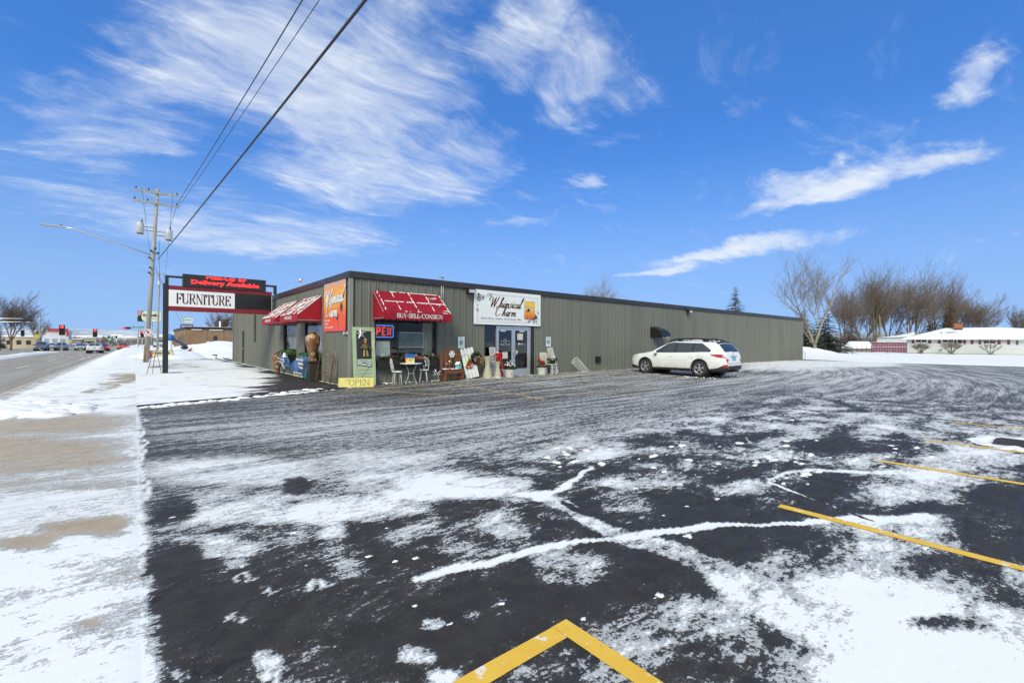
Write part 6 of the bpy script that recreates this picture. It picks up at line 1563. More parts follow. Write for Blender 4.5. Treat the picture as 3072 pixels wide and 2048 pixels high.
        for s in seg:
            z0 = B.zl(s); hgt = .085 if abs(s-B.SF) > .42 and abs(s-B.SR) > .42 else .045
            if s < .5 or s > 4.15: hgt = float(np.interp(s, [0, .3, .5, 4.15, 4.5, 4.7, 4.82], [.14, .14, .09, .09, .13, .20, .20]))
            yy = Lh-s-(.008 if s > 4.7 else 0)+(.008 if s < .1 else 0)
            for f in (-.03, .5, 1.0):
                z = z0+hgt*f; vs.append((sd*(B.xs(s, max(z, z0+.001))+.014-.006*(f == 1.0)), yy, z))
        f_ = [(3*i+j, 3*i+3+j, 3*i+4+j, 3*i+1+j) for i in range(n) for j in (0, 1)]
        part('lower_cladding', MB().add(vs, f_ if sd < 0 else [q_[::-1] for q_ in f_]), BLKT, c)
        for cs in (B.SF, B.SR): part('wheel_arch', MB().cyl((sd*.86, Lh-cs, .345), (sd*.40, Lh-cs, .345), .415, n=24), mat('arch_dark', (.008, .008, .008), .9), c)
        for cs in (B.SF, B.SR): wheel(c, sd*.815, Lh-cs, sd)
    part('rear_bumper', MB().bb(-.60, .60, -Lh-.016, -Lh+.05, .34, .50), BLKT, c)
    part('grille', MB().bb(-.42, .42, Lh-.02, Lh+.012, .40, .60), BLKT, c); part('front_plate', MB().bb(-.15, .15, Lh+.013, Lh+.018, .38, .47), WHITE, c)
    part('licence_plate', MB().add([(-.155, -Lh-.004-.0, .74), (.155, -Lh-.004, .74), (.155, -Lh+.03, .885), (-.155, -Lh+.03, .885)], [(0, 3, 2, 1)]), mat('plate_blue', (.20, .42, .55), .5), c)
    if detail >= 1:
        for sd in (-1, 1):
            m_ = part('mirror', MB().ball((sd*1.0, Lh-1.56, 1.03), .10, 12, (.9, .55, .75)), BLKT if detail == 1 else mbody, c, True)
            part('mirror_stalk', MB().bb(sd*.90-.05, sd*.90+.05, Lh-1.60, Lh-1.52, .95, .99).bb(sd*.97-.05, sd*.97+.05, Lh-1.585, Lh-1.51, .91, .965), BLKT, m_)
    if detail >= 2:
        for sd in (-1, 1):
            for s in (2.20, 3.16): part('door_handle', strip_on(B, s, s+.20, lambda q_: .845, lambda q_: .875, .022, sd, 6), mbody, c)
            mb = MB()
            for pts in ([(1.38, .36), (1.36, .6), (1.40, .94)], [(2.49, .33), (2.49, .6), (2.49, 1.0)], [(3.30, .40), (3.22, .55), (3.40, .80), (3.46, 1.04)]):
                for (sa, za), (sb, zb_) in zip(pts[:-1], pts[1:]):
                    vs = []
                    for (s_, z_) in ((sa, za), (sb, zb_)):
                        for d in (-.004, .004): vs.append((sd*(B.xs(s_+d, z_)+.003), Lh-s_-d, z_))
                    mb.add(vs, [(0, 1, 3, 2)])
            part('door_seam', mb, mat('seam', (.10, .10, .10), .7), c)
            part('sill_line', strip_on(B, 1.38, 3.1, lambda s: .70, lambda s: .706, .003, sd, 10), mat('seam_soft', (.45, .46, .46), .5), c)
            pts = [(sd*.555, Lh-2.05, 1.515), (sd*.565, Lh-2.15, 1.585), (sd*.560, Lh-2.5, 1.655), (sd*.555, Lh-3.1, 1.67), (sd*.545, Lh-3.8, 1.635), (sd*.54, Lh-4.05, 1.60), (sd*.535, Lh-4.15, 1.535)]
            part('roof_rail', MB().tube(pts, [.03, .034, .034, .034, .034, .034, .03], 6).bb(sd*.555-.02, sd*.555+.02, Lh-2.75, Lh-2.5, 1.56, 1.65).bb(sd*.545-.02, sd*.545+.02, Lh-3.95, Lh-3.7, 1.53, 1.63), BLKT, c, True)
        part('cross_bar', MB().bb(-.54, .54, Lh-2.9, Lh-2.82, 1.655, 1.685).bb(-.54, .54, Lh-3.75, Lh-3.67, 1.63, 1.66), BLKT, c)
        mb = MB(); rnd = random.Random(1)
        for k_ in range(26): s = rnd.uniform(2.4, 4.0); x = rnd.uniform(-.45, .45); mb.blob((x, Lh-s, B.top(s, x)-.003), .09, .07, .03, k_, 7, 2)
        for k_ in range(8): s = rnd.uniform(2.55, 2.95); mb.blob((-.5+rnd.uniform(-.03, .03), Lh-s, 1.60), .06, .05, .05, k_, 7, 2)
        part('roof_snow', mb, SN2, c, True)
        part('wiper', MB().cyl((0, -Lh+.07, 1.115), (.30, -Lh+.10, 1.135), .012, n=5), BLKT, c)
        part('badge', MB().lathe([(.045, 0), (.04, .006), (.005, .008)], 12, (0, 0, 0), Matrix.Translation((0, -Lh+.062, .985)) @ Matrix.Rotation(R(75), 4, 'X') @ Matrix.Diagonal((1.3, .8, 1, 1))), RIM, c)
        part('plate_trim', MB().bb(-.30, .30, -Lh+.018, -Lh+.05, .90, .925), RIM, c)
        part('hatch_seam', MB().bb(-.60, .60, -Lh-.004, -Lh+.002, .60, .612), mat('seam', (.10, .10, .10), .7), c)
        part('exhaust', MB().cyl((.35, -Lh+.3, .27), (.35, -Lh-.01, .25), .04, n=10), BLKT, c); part('tow_hitch', MB().bb(-.05, .05, -Lh-.12, -Lh+.2, .28, .34), BLKT, c)
    return c
car('white_wagon', 'dirty white station wagon with roof rails parked against the store wall', (19.98, 11.42, .035), 0, dirty_paint('car_white', (.80, .81, .81)), 'wagon', 2, (.995, 1.0, 1.0))
mb = MB(); rnd = random.Random(77)
for k in range(90): mb.blob((rnd.uniform(18.7, 21.6), rnd.choice((9.9, 9.8, 12.5))+rnd.gauss(0, .35), .01), rnd.uniform(.03, .09), rnd.uniform(.02, .05), rnd.uniform(.01, .03), k, 7, 2, .35)
part('slush', mb, snow_mat('old_snow', .45), smooth=True, label='lumpy brown slush under and behind the white wagon', cat='slush', kind='stuff')
# ---- street traffic (cars set at their own size and distance)
def at_size(px, width_px, w_m=1.83):
    k = (px-1536)/F_PX; depth = F_PX*(math.cos(YAW)-math.sin(YAW)*k)*w_m/width_px
    p = DP(px, 1020, depth); return p.x, p.y, float(zroad(p.y))+.004
TR = 'cars on the street'
def traffic(px, wpx, rz, colr, label, tail='wagon', lit=False, sc=(1, 1, 1), xfix=None):
    x, y, z = at_size(px, wpx); x = x if xfix is None else xfix
    return car('street_car', label, (x, y, z), rz, paint('car_%d' % int(px), colr), tail, 1, sc, TR, lit)
PI = math.pi
traffic(Z6(1245, 0)[0], 49, 0, (.66, .68, .70), 'white hatchback seen from behind, nearest on the street', 'wagon')
traffic(Z6(1613, 0)[0], 35, 0, (.34, .05, .03), 'red hatchback with lit brake lights seen from behind', 'wagon', True)
traffic(Z6(1350, 0)[0], 39, 0, (.20, .02, .03), 'dark red car partly hidden beyond the white hatchback', 'sedan', True)
traffic(Z6(545, 0)[0], 41, PI, (.12, .13, .15), 'dark grey car facing us, leftmost of the waiting traffic', 'wagon', False, (1, 1, 1.1))
traffic(Z6(672, 0)[0], 30, PI, (.50, .52, .54), 'silver car facing us just behind the leftmost dark grey one', 'sedan')
traffic(Z6(805, 0)[0], 38, PI, (.14, .15, .17), 'charcoal car facing us, second of the waiting front row', 'wagon')
traffic(Z6(1060, 0)[0], 36, PI, (.42, .44, .45), 'pale grey car facing us beside the white hatchback', 'sedan')
for px, wp, rz_, cc, lb in ((1500, 16, PI, (.10, .09, .08), 'small dark brown car far up the street'), (1400, 14, PI, (.5, .52, .55), 'small pale car far up the street left of the brown one'), (1720, 13, 0, (.20, .30, .45), 'small blue car far up the street near the kerb'),
                            (1280, 15, 0, (.06, .06, .07), 'small black van just past the white hatchback roof'), (965, 17, PI, (.66, .68, .70), 'small white car beyond the junction on the left'), (1120, 15, PI, (.45, .5, .56), 'small blue grey car beyond the junction')):
    traffic(Z6(px, 0)[0], wp, rz_, cc, lb, 'sedan' if wp < 15 else 'wagon')
for k, (px, py, cc, lb) in enumerate(((2075, 745, (.60, .62, .62), 'white car parked nose out beyond the power pole'), (2090, 690, (.5, .52, .52), 'pale car parked behind the white one beyond the power pole'))):
    x, y, z = at_size(Z6(px, 0)[0], 33-6*k); car('parked_car', lb, (max(x, 1.4+k*.6), y, 0.0), PI, paint('parked_%d' % k, cc), 'wagon', 1, (1, 1, 1.05), 'cars parked beyond the power pole')
# ================================================================== trees
BARK = mat('grey_brown_bark', (.16, .125, .095), .85, var=.25, scale=8, bump=.02); TWIG = mat('twig_bark', (.150, .112, .082), .9, var=.25, scale=2); PALEB = mat('pale_bark', (.27, .225, .16), .85, var=.2, scale=6, bump=.02); TWIG2 = mat('pale_twig', (.20, .165, .125), .9, var=.2, scale=2)
WIND = Vector((_R0.x, _R0.y, 0))
def bare_tree(label, base, H, seed, stems, levels=5, wind=.25, spread=.55, rad=.018, m0=BARK, m1=TWIG, kids=(2, 3), group='bare trees', name='bare_tree', minr=.011, trunk_h=.22, cat='tree'):
    """trunk with main limbs; crown of finer branches swept by the wind"""
    rnd = random.Random(seed); T = thing(name, label, cat, base, 0, group); tr, cr = MB(), MB()
    def seg(mb, p, d, L, r0, r1, n, curve, k=3):
        pts = [p.copy()]; rs = [r0]
        for i in range(k):
            d = (d+curve/k+Vector((rnd.gauss(0, .07), rnd.gauss(0, .07), rnd.gauss(0, .05)))).normalized(); pts.append(pts[-1]+d*L/k); rs.append(r0+(r1-r0)*(i+1)/k)
        mb.tube(pts, rs, n); return pts, d, rs
    def grow(p, d, L, r, lv):
        mb = tr if lv <= 1 else cr; n = 7 if lv == 0 else 5 if lv <= 2 else 3
        cv = Vector((0, 0, .22 if lv < 3 else .05))+WIND*wind*(.12+.22*lv)
        r1 = max(minr*.75, r*.55); pts, d2, rs = seg(mb, p, d, L, max(r, minr), r1, n, cv, 3 if lv < 4 else 2)
        if lv >= levels: return
        k = rnd.randint(*kids)
        for i in range(k):
            f = .2+.8*(i+rnd.random())/k if lv else .35+.65*(i+1)/k
            j = min(len(pts)-1, max(1, int(round(f*(len(pts)-1))))); q_ = pts[j-1].lerp(pts[j], rnd.uniform(.4, 1.0))
            a = rnd.uniform(0, 6.283); side = Vector((math.cos(a), math.sin(a), rnd.uniform(-.15, .45)))
            dd = (d2*(1-spread*.55)+side*spread*rnd.uniform(.6, 1.15)).normalized()
            if dd.z < -.1: dd.z *= -.5
            grow(q_, dd, L*rnd.uniform(.58, .80), rs[j]*rnd.uniform(.55, .75), lv+1)
        grow(pts[-1], (d2+Vector((rnd.gauss(0, .15), rnd.gauss(0, .15), .05))).normalized(), L*rnd.uniform(.68, .85), r1*.9, lv+1)
    R0 = H*rad
    if trunk_h: seg(tr, Vector((0, 0, -.2)), Vector((0, 0, 1)), H*trunk_h+.2, R0*1.15, R0*.9, 9, Vector((0, 0, 0)), 4)
    for (dx, dy, Ls, rs_) in stems:
        d = (_R0*dx+Vector((_F.x, _F.y, 0)).normalized()*dy+Vector((0, 0, 1))).normalized()
        grow(Vector((0, 0, H*trunk_h*.93)), d, H*Ls, R0*rs_, 0)
    part('trunk', tr, m0, T, True); part('crown', cr, m1, T)
    return T
def conifer(label, base, H, W, seed, m_, group='evergreens', snow=False, cat='tree'):
    rnd = random.Random(seed); T = thing('evergreen_tree', label, cat, base, 0, group)
    part('trunk', MB().cyl((0, 0, -.2), (0, 0, H*.95), H*.022, .02, 7), BARK, T); mb = MB(); sn = MB()
    tiers = int(H*3.4)
    for t_ in range(tiers):
        f = t_/tiers; Rr = W/2*(1-f)**.85*rnd.uniform(.8, 1.1)+.06
        for b in range(int(7+9*(1-f))):
            z = H*(.06+.93*f)+rnd.uniform(-.6, .6)*H/tiers
            a = rnd.uniform(0, 6.283); L = Rr*rnd.uniform(.65, 1.12); ca, sa = math.cos(a), math.sin(a); droop = -.28*L
            for s in range(int(5+L*7)):
                u = (s+rnd.random())/(5+L*7); p = Vector((ca*L*u, sa*L*u, z+droop*u*u+.08*L*u))
                ww = .20*(1.1-u*.6)*(.6+.25*W/3)*(.28+.72*(1-f)); e = Vector((-sa, ca, 0))*rnd.choice((-1, 1))*ww*2.1+Vector((ca, sa, -.35))*ww*1.6
                o = Vector((rnd.gauss(0, .3), rnd.gauss(0, .3), rnd.gauss(0, .5))).normalized()*ww*.55
                mb.add([p+o*.5, p+e, p+e*.6-o], [(0, 1, 2)])
            if snow and rnd.random() < .25: sn.blob((ca*L*.6, sa*L*.6, z+.02), .12, .10, .05, s, 6, 2)
    part('crown', mb, m_, T)
    if snow and sn.v: part('branch_snow', sn, SN2, T, True, kind='stuff')
    return T
FIR = mat('fir_needles', (.030, .042, .026), .8, var=.45, scale=2.5); FIR2 = mat('brown_needles', (.085, .052, .028), .85, var=.45, scale=2.5); FIR3 = mat('olive_needles', (.055, .055, .032), .8, var=.4, scale=2.5)
def spot(px, depth, z=0.0):
    p = DP(px, 1024, depth); return (p.x, p.y, z)
ZT = lambda a: 2300+a/3.0466
bare_tree('pale forked bare tree beside the far end of the store', spot(ZT(437), 58), 10.2, 5, [(-.30, .1, .40, .85), (.46, -.1, .44, .9), (-.85, .1, .20, .4)], 5, .08, .50, .020, PALEB, TWIG2, (2, 4), trunk_h=.14, minr=.008)
MN = 'maples behind the house'
for k, (a, d, H, lb, st, sd) in enumerate((
    (700, 92, 13.0, 'brown bare tree left of the red fence, leftmost of the tree row', [(-.25, 0, .30, .7), (.3, .2, .30, .7), (.1, -.2, .3, .6)], 21),
    (880, 96, 14.5, 'bare tree with leaning trunk behind the grey shed', [(-.5, 0, .30, .75), (-.1, .3, .32, .7), (.35, -.1, .30, .7), (.7, .1, .25, .5)], 22),
    (985, 94, 17.0, 'tallest bare tree behind the left half of the red fence', [(-.12, 0, .32, .7), (.18, .2, .32, .75), (.55, -.1, .30, .6)], 23),
    (1120, 104, 15.5, 'bare tree between the red fence and the house roof', [(-.2, 0, .32, .7), (.15, .2, .32, .7), (.5, -.1, .28, .6)], 27),
    (1335, 100, 16.0, 'broad vase-shaped bare tree above the left slope of the house roof', [(-.45, 0, .32, .7), (-.15, .2, .33, .7), (.12, -.2, .34, .7), (.42, .1, .32, .65), (.75, 0, .28, .5)], 24),
    (1560, 108, 18.0, 'large bare tree behind the brick chimney', [(-.35, 0, .32, .7), (0, .2, .33, .75), (.35, -.1, .32, .7), (.7, .1, .28, .5)], 25),
    (1740, 116, 16.0, 'bare tree right of the chimney behind the house', [(-.2, 0, .3, .7), (.25, .2, .3, .7), (.6, -.1, .28, .6)], 28),
    (1925, 110, 13.0, 'low spreading bare tree swept to the right beyond the house', [(-.2, 0, .30, .7), (.2, .2, .32, .75), (.55, -.1, .32, .7), (.9, 0, .28, .5)], 26),
    (2330, 108, 10.5, 'small bare tree at the right edge of the picture', [(-.3, 0, .30, .7), (.1, .2, .30, .7), (.45, 0, .30, .6)], 29))):
    bare_tree(lb, spot(ZT(a), d), H*1.04, sd, st, 5, .11, .46, .017, BARK, TWIG, (2, 4), MN, minr=.012, trunk_h=.08)
bare_tree('bare round tree showing above the store roof', spot(1790, 76), 10.6, 31, [(-.5, 0, .28, .7), (-.2, .2, .32, .7), (.2, -.2, .32, .7), (.5, .1, .30, .6)], 5, .08, .55, .016, PALEB, TWIG2, (2, 4), trunk_h=.2, minr=.008)
conifer('dark spruce with pointed top rising behind the store roof', spot(2206, 82), 12.0, 9.5, 3, FIR3)
conifer('dark spruce right of the pale forked tree', spot(ZT(535), 66), 6.9, 8.8, 4, FIR, snow=True); conifer('dark spruce half hidden by the far end of the store', spot(ZT(345), 64), 6.6, 6.8, 6, FIR, snow=True)
conifer('reddish brown evergreen left of the house chimney', spot(ZT(1500), 104), 9.6, 7.5, 7, FIR2); conifer('broad brown evergreen behind the house chimney', spot(ZT(1660), 104), 11.8, 11.5, 8, FIR2)
conifer('small dark evergreen behind the house roof edge', spot(ZT(1225), 100), 6.0, 5.5, 9, FIR); conifer('dark evergreen among the bare trees beside the shed', spot(ZT(770), 88), 6.8, 7.0, 10, FIR2)
# left of the street
bare_tree('bare brown tree across the street at the left edge', DP(33, 1024, 92)[:2]+(float(zroad(120))+.1,) if False else (DP(33, 1024, 92).x, DP(33, 1024, 92).y, -.5), 10.5, 41, [(-.5, 0, .28, .7), (-.1, .2, .30, .7), (.3, -.2, .32, .7), (.7, .1, .30, .6)], 5, .12, .58, .017, BARK, TWIG, (2, 4), minr=.014, trunk_h=.16)
bare_tree('second bare tree farther up the street on the left', (DP(105, 1024, 135).x, DP(105, 1024, 135).y, -.8), 9.0, 42, [(-.3, 0, .3, .7), (.3, .1, .3, .7)], 4, .15, .55, .017, BARK, TWIG, (3, 4), minr=.022, trunk_h=.16)
conifer('dark evergreen cut off by the left picture edge', (DP(2, 1024, 88).x, DP(2, 1024, 88).y, -.4), 5.2, 2.6, 43, FIR)
bare_tree('bare tree behind the brown brick building', (DP(668, 1024, 112).x, DP(668, 1024, 112).y, 0), 9.4, 44, [(-.4, 0, .3, .7), (0, .2, .3, .7), (.4, -.1, .3, .7)], 4, .08, .58, .018, BARK, TWIG, (3, 5), minr=.02, trunk_h=.18)
# undergrowth far behind the house, one tangled mass
mb = MB(); rnd = random.Random(9)
for k in range(2600):
    px = rnd.uniform(2380, 3300); d = rnd.uniform(112, 150); p = DP(px, 1024, d); h = rnd.uniform(1.5, 6.2)*(1 if px < 2800 else .8)
    for j in range(3):
        q_ = Vector((p.x, p.y, 0)); e = q_+Vector((rnd.gauss(0, .9), rnd.gauss(0, .9), h*rnd.uniform(.5, 1)))
        mb.tube([q_, q_.lerp(e, .5)+Vector((rnd.gauss(0, .1), rnd.gauss(0, .1), 0)), e], [.03, .022, .012], 3)
part('brushwood', mb, TWIG, label='tangled bare undergrowth along the back of the snowy yards', cat='undergrowth', kind='stuff')
# ================================================================== ranch house, fence and yard on the right
HX = 97.0; Z9 = zz(2560, 920, 4.594)
def hw(a, b, X=HX): return WX(*Z9(a, b), X)
yl = hw(735, 500).y; yr = yl-29.0; eave = hw(735, 437).z; base_z = -.02
h_ = thing('ranch_house', 'long white ranch house with snowy hip roof and dark red shutters', 'house', (HX, yl, 0))
def ly(a, b=500, X=HX): return hw(a, b, X).y-yl
def lz(b, a=1000, X=HX): return hw(a, b, X).z
HWH = mat('white_siding', (.60, .62, .62), .65, var=.06, scale=1.5, stretch=(1, 1, 6)); MAR = mat('maroon_shutter', (.17, .025, .04), .6, var=.2, scale=4)
D = 9.0; Lh = yl-yr
wl_ = part('wall', MB().bb(0, D, -Lh, 0, -.3, eave), HWH, h_); part('foundation', MB().bb(-.03, 0, -Lh, 0, -.3, .16), mat('tan_foundation', (.30, .24, .15), .8), h_)
for k in range(9): part('siding_course', MB().bb(-.012, -.002, -Lh+.01, -.01, .18+k*.26, .185+k*.26+.22), HWH, wl_)
ridge = WX(2836, 984, HX+D/2).z; ov = .55; y0, y1 = ov, -Lh-ov; ry0 = hw(1270, 300, HX+D/2).y-yl; ry1 = hw(1910, 295, HX+D/2).y-yl
ry1 = min(ry1, ry0-6)
v = [(-ov, y0, eave), (D+ov, y0, eave), (D+ov, y1, eave), (-ov, y1, eave), (D/2, ry0, ridge), (D/2, ry1, ridge)]
rf = part('roof', MB().add(v+[(x, y, z-.14) for x, y, z in v[:4]], [(0, 4, 1), (1, 4, 5, 2), (2, 5, 3), (3, 5, 4, 0), (0, 1, 7, 6), (1, 2, 8, 7), (2, 3, 9, 8), (3, 0, 6, 9), (6, 7, 8, 9)]), snow_mat('roof_snow', .1), h_)
part('fascia_board', MB().bb(-ov-.03, -ov, y1, y0, eave-.20, eave-.02), WHITE, h_)
cy_ = hw(1447, 300, HX+D/2-.6).y-yl; cz = WX(*Z9(1447, 328), HX+D/2-.6).z; ct = WX(*Z9(1447, 240), HX+D/2-.6).z
ch = part('chimney', MB().bb(D/2-1.0, D/2-.2, cy_-.45, cy_+.45, cz-.4, ct), mat('orange_brick', (.36, .12, .055), .8, var=.3, scale=6), rf); part('chimney_foot', MB().bb(D/2-1.05, D/2-.15, cy_-.5, cy_+.5, cz-.4, cz+.35), mat('lead_flashing', (.06, .06, .065), .6), rf)
part('chimney_cap', MB().bb(D/2-1.06, D/2-.14, cy_-.51, cy_+.51, ct, ct+.12), mat('orange_brick', (.36, .12, .055), .8), ch)
p = WX(*Z9(1348, 350), HX+2.3); part('bare_patch', MB().blob((2.3, p.y-yl, p.z-.02), .3, .8, .04, 3, 12, 2), mat('bare_shingle', (.17, .11, .08), .9), rf, True)
p = WX(*Z9(1212, 370), HX+1.8); part('vent_pipe', MB().cyl((1.8, p.y-yl, p.z-.3), (1.8, p.y-yl, p.z+.25), .06, n=8), DARKFR, rf)
def win(a, b, t0, t1, two=True):
    ya, yb = ly(a, t0), ly(b, t0); zt_, zb_ = lz(t0, (a+b)/2), lz(t1, (a+b)/2)
    w = part('window', MB().bb(-.05, -.013, yb-.10, ya+.10, zb_-.10, zt_+.10), WHITE, h_)
    n = 2 if two else 1
    for i in range(n):
        s = (ya-yb)/n; part('pane', MB().bb(-.062, -.051, yb+s*i+.04, yb+s*(i+1)-.04, zb_, zt_), mat('house_glass', (.035, .045, .05), .1, spec=.6), w)
    part('sill', MB().bb(-.09, -.051, yb-.12, ya+.12, zb_-.15, zb_-.105), WHITE, w)
win(862, 1015, 450, 487); win(1228, 1382, 452, 488); win(1430, 1508, 445, 500, False); win(1790, 1965, 455, 505)
for a, b in ((805, 840), (1033, 1073), (1165, 1203), (1388, 1425), (1512, 1550), (1618, 1657), (1725, 1763), (1985, 2030), (2122, 2160)):
    ya, yb = ly(a, 470), ly(b, 470); zt_, zb_ = lz(441, a), lz(503+(a-800)*.012, a)
    s = part('shutter', MB().bb(-.06, -.013, yb, ya, zb_, zt_), MAR, h_)
    for k in range(4): part('louvre', MB().bb(-.07, -.061, yb+.06, ya-.06, zb_+.1+k*(zt_-zb_-.1)/4, zb_+.1+(k+.6)*(zt_-zb_-.1)/4), MAR, s)
for a in (2243, 2262): part('wall_lamp', MB().bb(-.08, -.013, ly(a+11, 490), ly(a, 490), lz(522, a), lz(468, a)), DARKFR, h_)
part('gas_meter', MB().bb(-.25, -.035, ly(1222, 590), ly(1196, 590), lz(605, 1200), lz(578, 1200)), mat('meter_grey', (.30, .30, .30), .6), h_)
# lower wing and wall behind the fence
wg = thing('garage_wing', 'low white wing with snowy roof behind the dark red fence', 'building', (HX+10, yl+1, 0)); gy0, gy1 = hw(325, 460, HX+10).y-yl-1, hw(780, 460, HX+10).y-yl-1
gz = hw(500, 470, HX+10).z
part('wall', MB().bb(0, 6, gy1, gy0, -.2, gz+.55), HWH, wg); part('roof', MB().add([(-.3, gy0, gz+.55), (-.3, gy1, gz+.75), (3, gy1, gz+1.7), (3, gy0-5, gz+1.4), (6.3, gy0, gz+.55), (6.3, gy1, gz+.75)], [(0, 3, 2, 1), (3, 4, 5, 2), (0, 4, 3)]), snow_mat('roof_snow', .1), wg)
# ---- dark red board fence
FX = 94.5; fy0, fy1 = hw(255, 500, FX).y, hw(735, 500, FX).y; ft, fb = hw(500, 487, FX).z, hw(500, 628, FX).z
fe = thing('board_fence', 'dark red board fence with snow on its rails beside the house', 'fence', (FX, fy0, 0)); PUR = mat('plum_paint', (.235, .095, .145), .7, var=.3, scale=3, dirt=.15)
n = 26; Lf = fy0-fy1
for k in range(n):
    off = .0 if k % 2 else .06; part('board', MB().bb(-.02-off, .0-off, -Lf*(k+.93)/n, -Lf*k/n, fb+.02, ft-.04*(k % 3 == 0)), PUR, fe)
for z in (fb+.12, (ft+fb)/2, ft-.12): part('rail', MB().bb(-.13, -.085, -Lf, 0, z-.04, z+.04), PUR, fe)
mb = MB(); rnd = random.Random(2)
for z in ((ft+fb)/2+.04, ft):
    for k in range(60): mb.blob((-.08, -rnd.uniform(0, Lf), z), .06, rnd.uniform(.05, .2), .04, k, 6, 2)
part('rail_snow', mb, SN2, fe, True)
for y in (0, -Lf*.47, -Lf): part('post', MB().bb(-.1, .06, y-.06, y+.06, -.3, ft+.06), PUR, fe)
# ---- clipped bare shrubs before the house
def shrub(a, b, hpx, label, sd, flat):
    p = G(*Z9(a, b)); p = Vector((HX-2.2, hw(a, b, HX-2.2).y, .02)); H = 2.25*hpx; rnd = random.Random(sd); s = thing('bare_shrub', label, 'shrub', tuple(p), 0, 'bare shrubs before the house'); st, tw = MB(), MB()
    for k in range(9 if not flat else 5):
        ang = (k/(8 if not flat else 4)-.5)*1.9; e = Vector((rnd.gauss(0, .25), -math.sin(ang)*H*.62, math.cos(ang*.75)*H*.78)); m_ = e*.5+Vector((0, rnd.gauss(0, .08), .1)); st.tube([(0, 0, 0), m_, e], [.055, .035, .022], 5)
        for j in range(30):
            q_ = e*rnd.uniform(.55, 1.0); d_ = Vector((rnd.gauss(0, .3), rnd.gauss(0, .38), rnd.uniform(.05, .6)))*(.9 if not flat else .55); tw.tube([q_, q_+d_*.6, q_+d_], [.018, .013, .008], 3)
    if flat:
        for j in range(160): q_ = Vector((rnd.gauss(0, .3), rnd.uniform(-1.6, 1.6), H*.86+rnd.uniform(-.1, .22))); tw.tube([q_, q_+Vector((rnd.gauss(0, .1), rnd.gauss(0, .3), rnd.uniform(0, .2)))], [.02, .01], 3)
    part('stems', st, BARK, s); part('twigs', tw, TWIG, s, kind='stuff'); part('root_stones', MB().blob((-.2, 0, 0), .5, .5, .18, sd, 9, 3, .4), mat('field_stone', (.20, .17, .15), .8), s)
shrub(930, 652, .85, 'left bare shrub before the house, under the first window', 3, False); shrub(1350, 665, 1.0, 'middle bare shrub before the house, the densest of three', 4, False); shrub(1890, 682, 1.0, 'right shrub before the house, clipped flat on thin stems', 5, True)
# ---- shed, pole, wire fence
sp = spot(ZT(838), 84); s = thing('garden_shed', 'small grey shed with snowy roof left of the red fence', 'shed', sp, YAW*-1+math.pi)
s.rotation_euler = (0, 0, -YAW); part('wall', MB().bb(-2.2, 2.2, -1.2, 1.2, -.2, .75), mat('shed_wall', (.22, .19, .15), .8), s); part('roof', MB().add([(-2.2, -1.5, .7), (2.3, -1.5, .7), (1.9, 0, 2.0), (-1.7, 0, 2.0), (2.3, 1.5, .7), (-2.2, 1.5, .7)], [(0, 1, 2, 3), (3, 2, 4, 5), (1, 4, 2), (0, 3, 5)]), snow_mat('roof_snow', .1), s)
part('gable', MB().add([(2.31, -1.4, .7), (2.31, 1.4, .7), (1.92, 0, 1.98)], [(0, 1, 2)]), HWH, s)
po = thing('leaning_pole', 'pale leaning utility pole behind the dark red fence', 'pole', spot(ZT(1052), 92)); part('shaft', MB().cyl((0, 0, -.2), (-.35, .3, 7.2), .15, .11, 10), PALEB, po)
wf_ = thing('wire_fence', 'low dark wire fence between the store end and the red fence', 'fence', (0, 0, 0)); a, b = spot(ZT(330), 62), spot(ZT(955), 80)
A, Bv = Vector(a), Vector(b); mb = MB()
for k in range(13): q_ = A.lerp(Bv, k/12); part('post', MB().cyl(q_+Vector((0, 0, -.2)), q_+Vector((0, 0, 1.15)), .035, n=6), DARKFR, wf_)
for z in (.25, .5, .75, 1.0, 1.12): part('wire', MB().tube([A+Vector((0, 0, z)), Bv+Vector((0, 0, z))], .012, 4), DARKFR, wf_)
br = thing('wood_pile', 'snow covered log pile behind the far corner of the store', 'wood pile', spot(ZT(370), 60))
for k in range(14): part('log', MB().cyl((-1.0+.22*(k % 7), -.8, .15+.25*(k//7)), (-1.0+.22*(k % 7), .8, .15+.25*(k//7)), .11, n=8), BARK, br)
part('snow_cap', MB().blob((-.3, 0, .5), 1.1, .9, .3, 5, 12, 4), SN2, br, True)
hr = thing('hose_rack', 'small metal rail standing at the far corner of the store', 'rail', (BX1+.4, CY+.1, 0)); part('rail', MB().tube([(0, 0, .75), (.65, 0, .75), (.65, 0, 0)], .03, 6), ALU, hr); part('cross_rail', MB().tube([(0, 0, .58), (.62, 0, .58)], .02, 6), ALU, hr)
# ---- storm drain in the lot
dp = G(3046, 1331); dn = thing('storm_drain', 'iron storm drain grate ringed with snow at the right edge', 'drain', (dp.x, dp.y, .004))
part('frame', MB().bb(-.30, .30, -.22, .22, 0, .018), mat('cast_iron', (.07, .065, .06), .6, .4), dn)
for k in range(6): part('grate_bar', MB().bb(-.26+k*.095, -.22+k*.095, -.18, .18, .019, .034), mat('cast_iron', (.07, .065, .06), .6, .4), dn)
mb = MB()
for k in range(60): a_ = rnd.uniform(0, 6.28); mb.blob((.42*math.cos(a_)*rnd.uniform(.95, 1.5), .34*math.sin(a_)*rnd.uniform(.95, 1.5), 0), .12, .09, .02, k, 8, 2)
part('snow_ring', mb, SN2, dn, True)
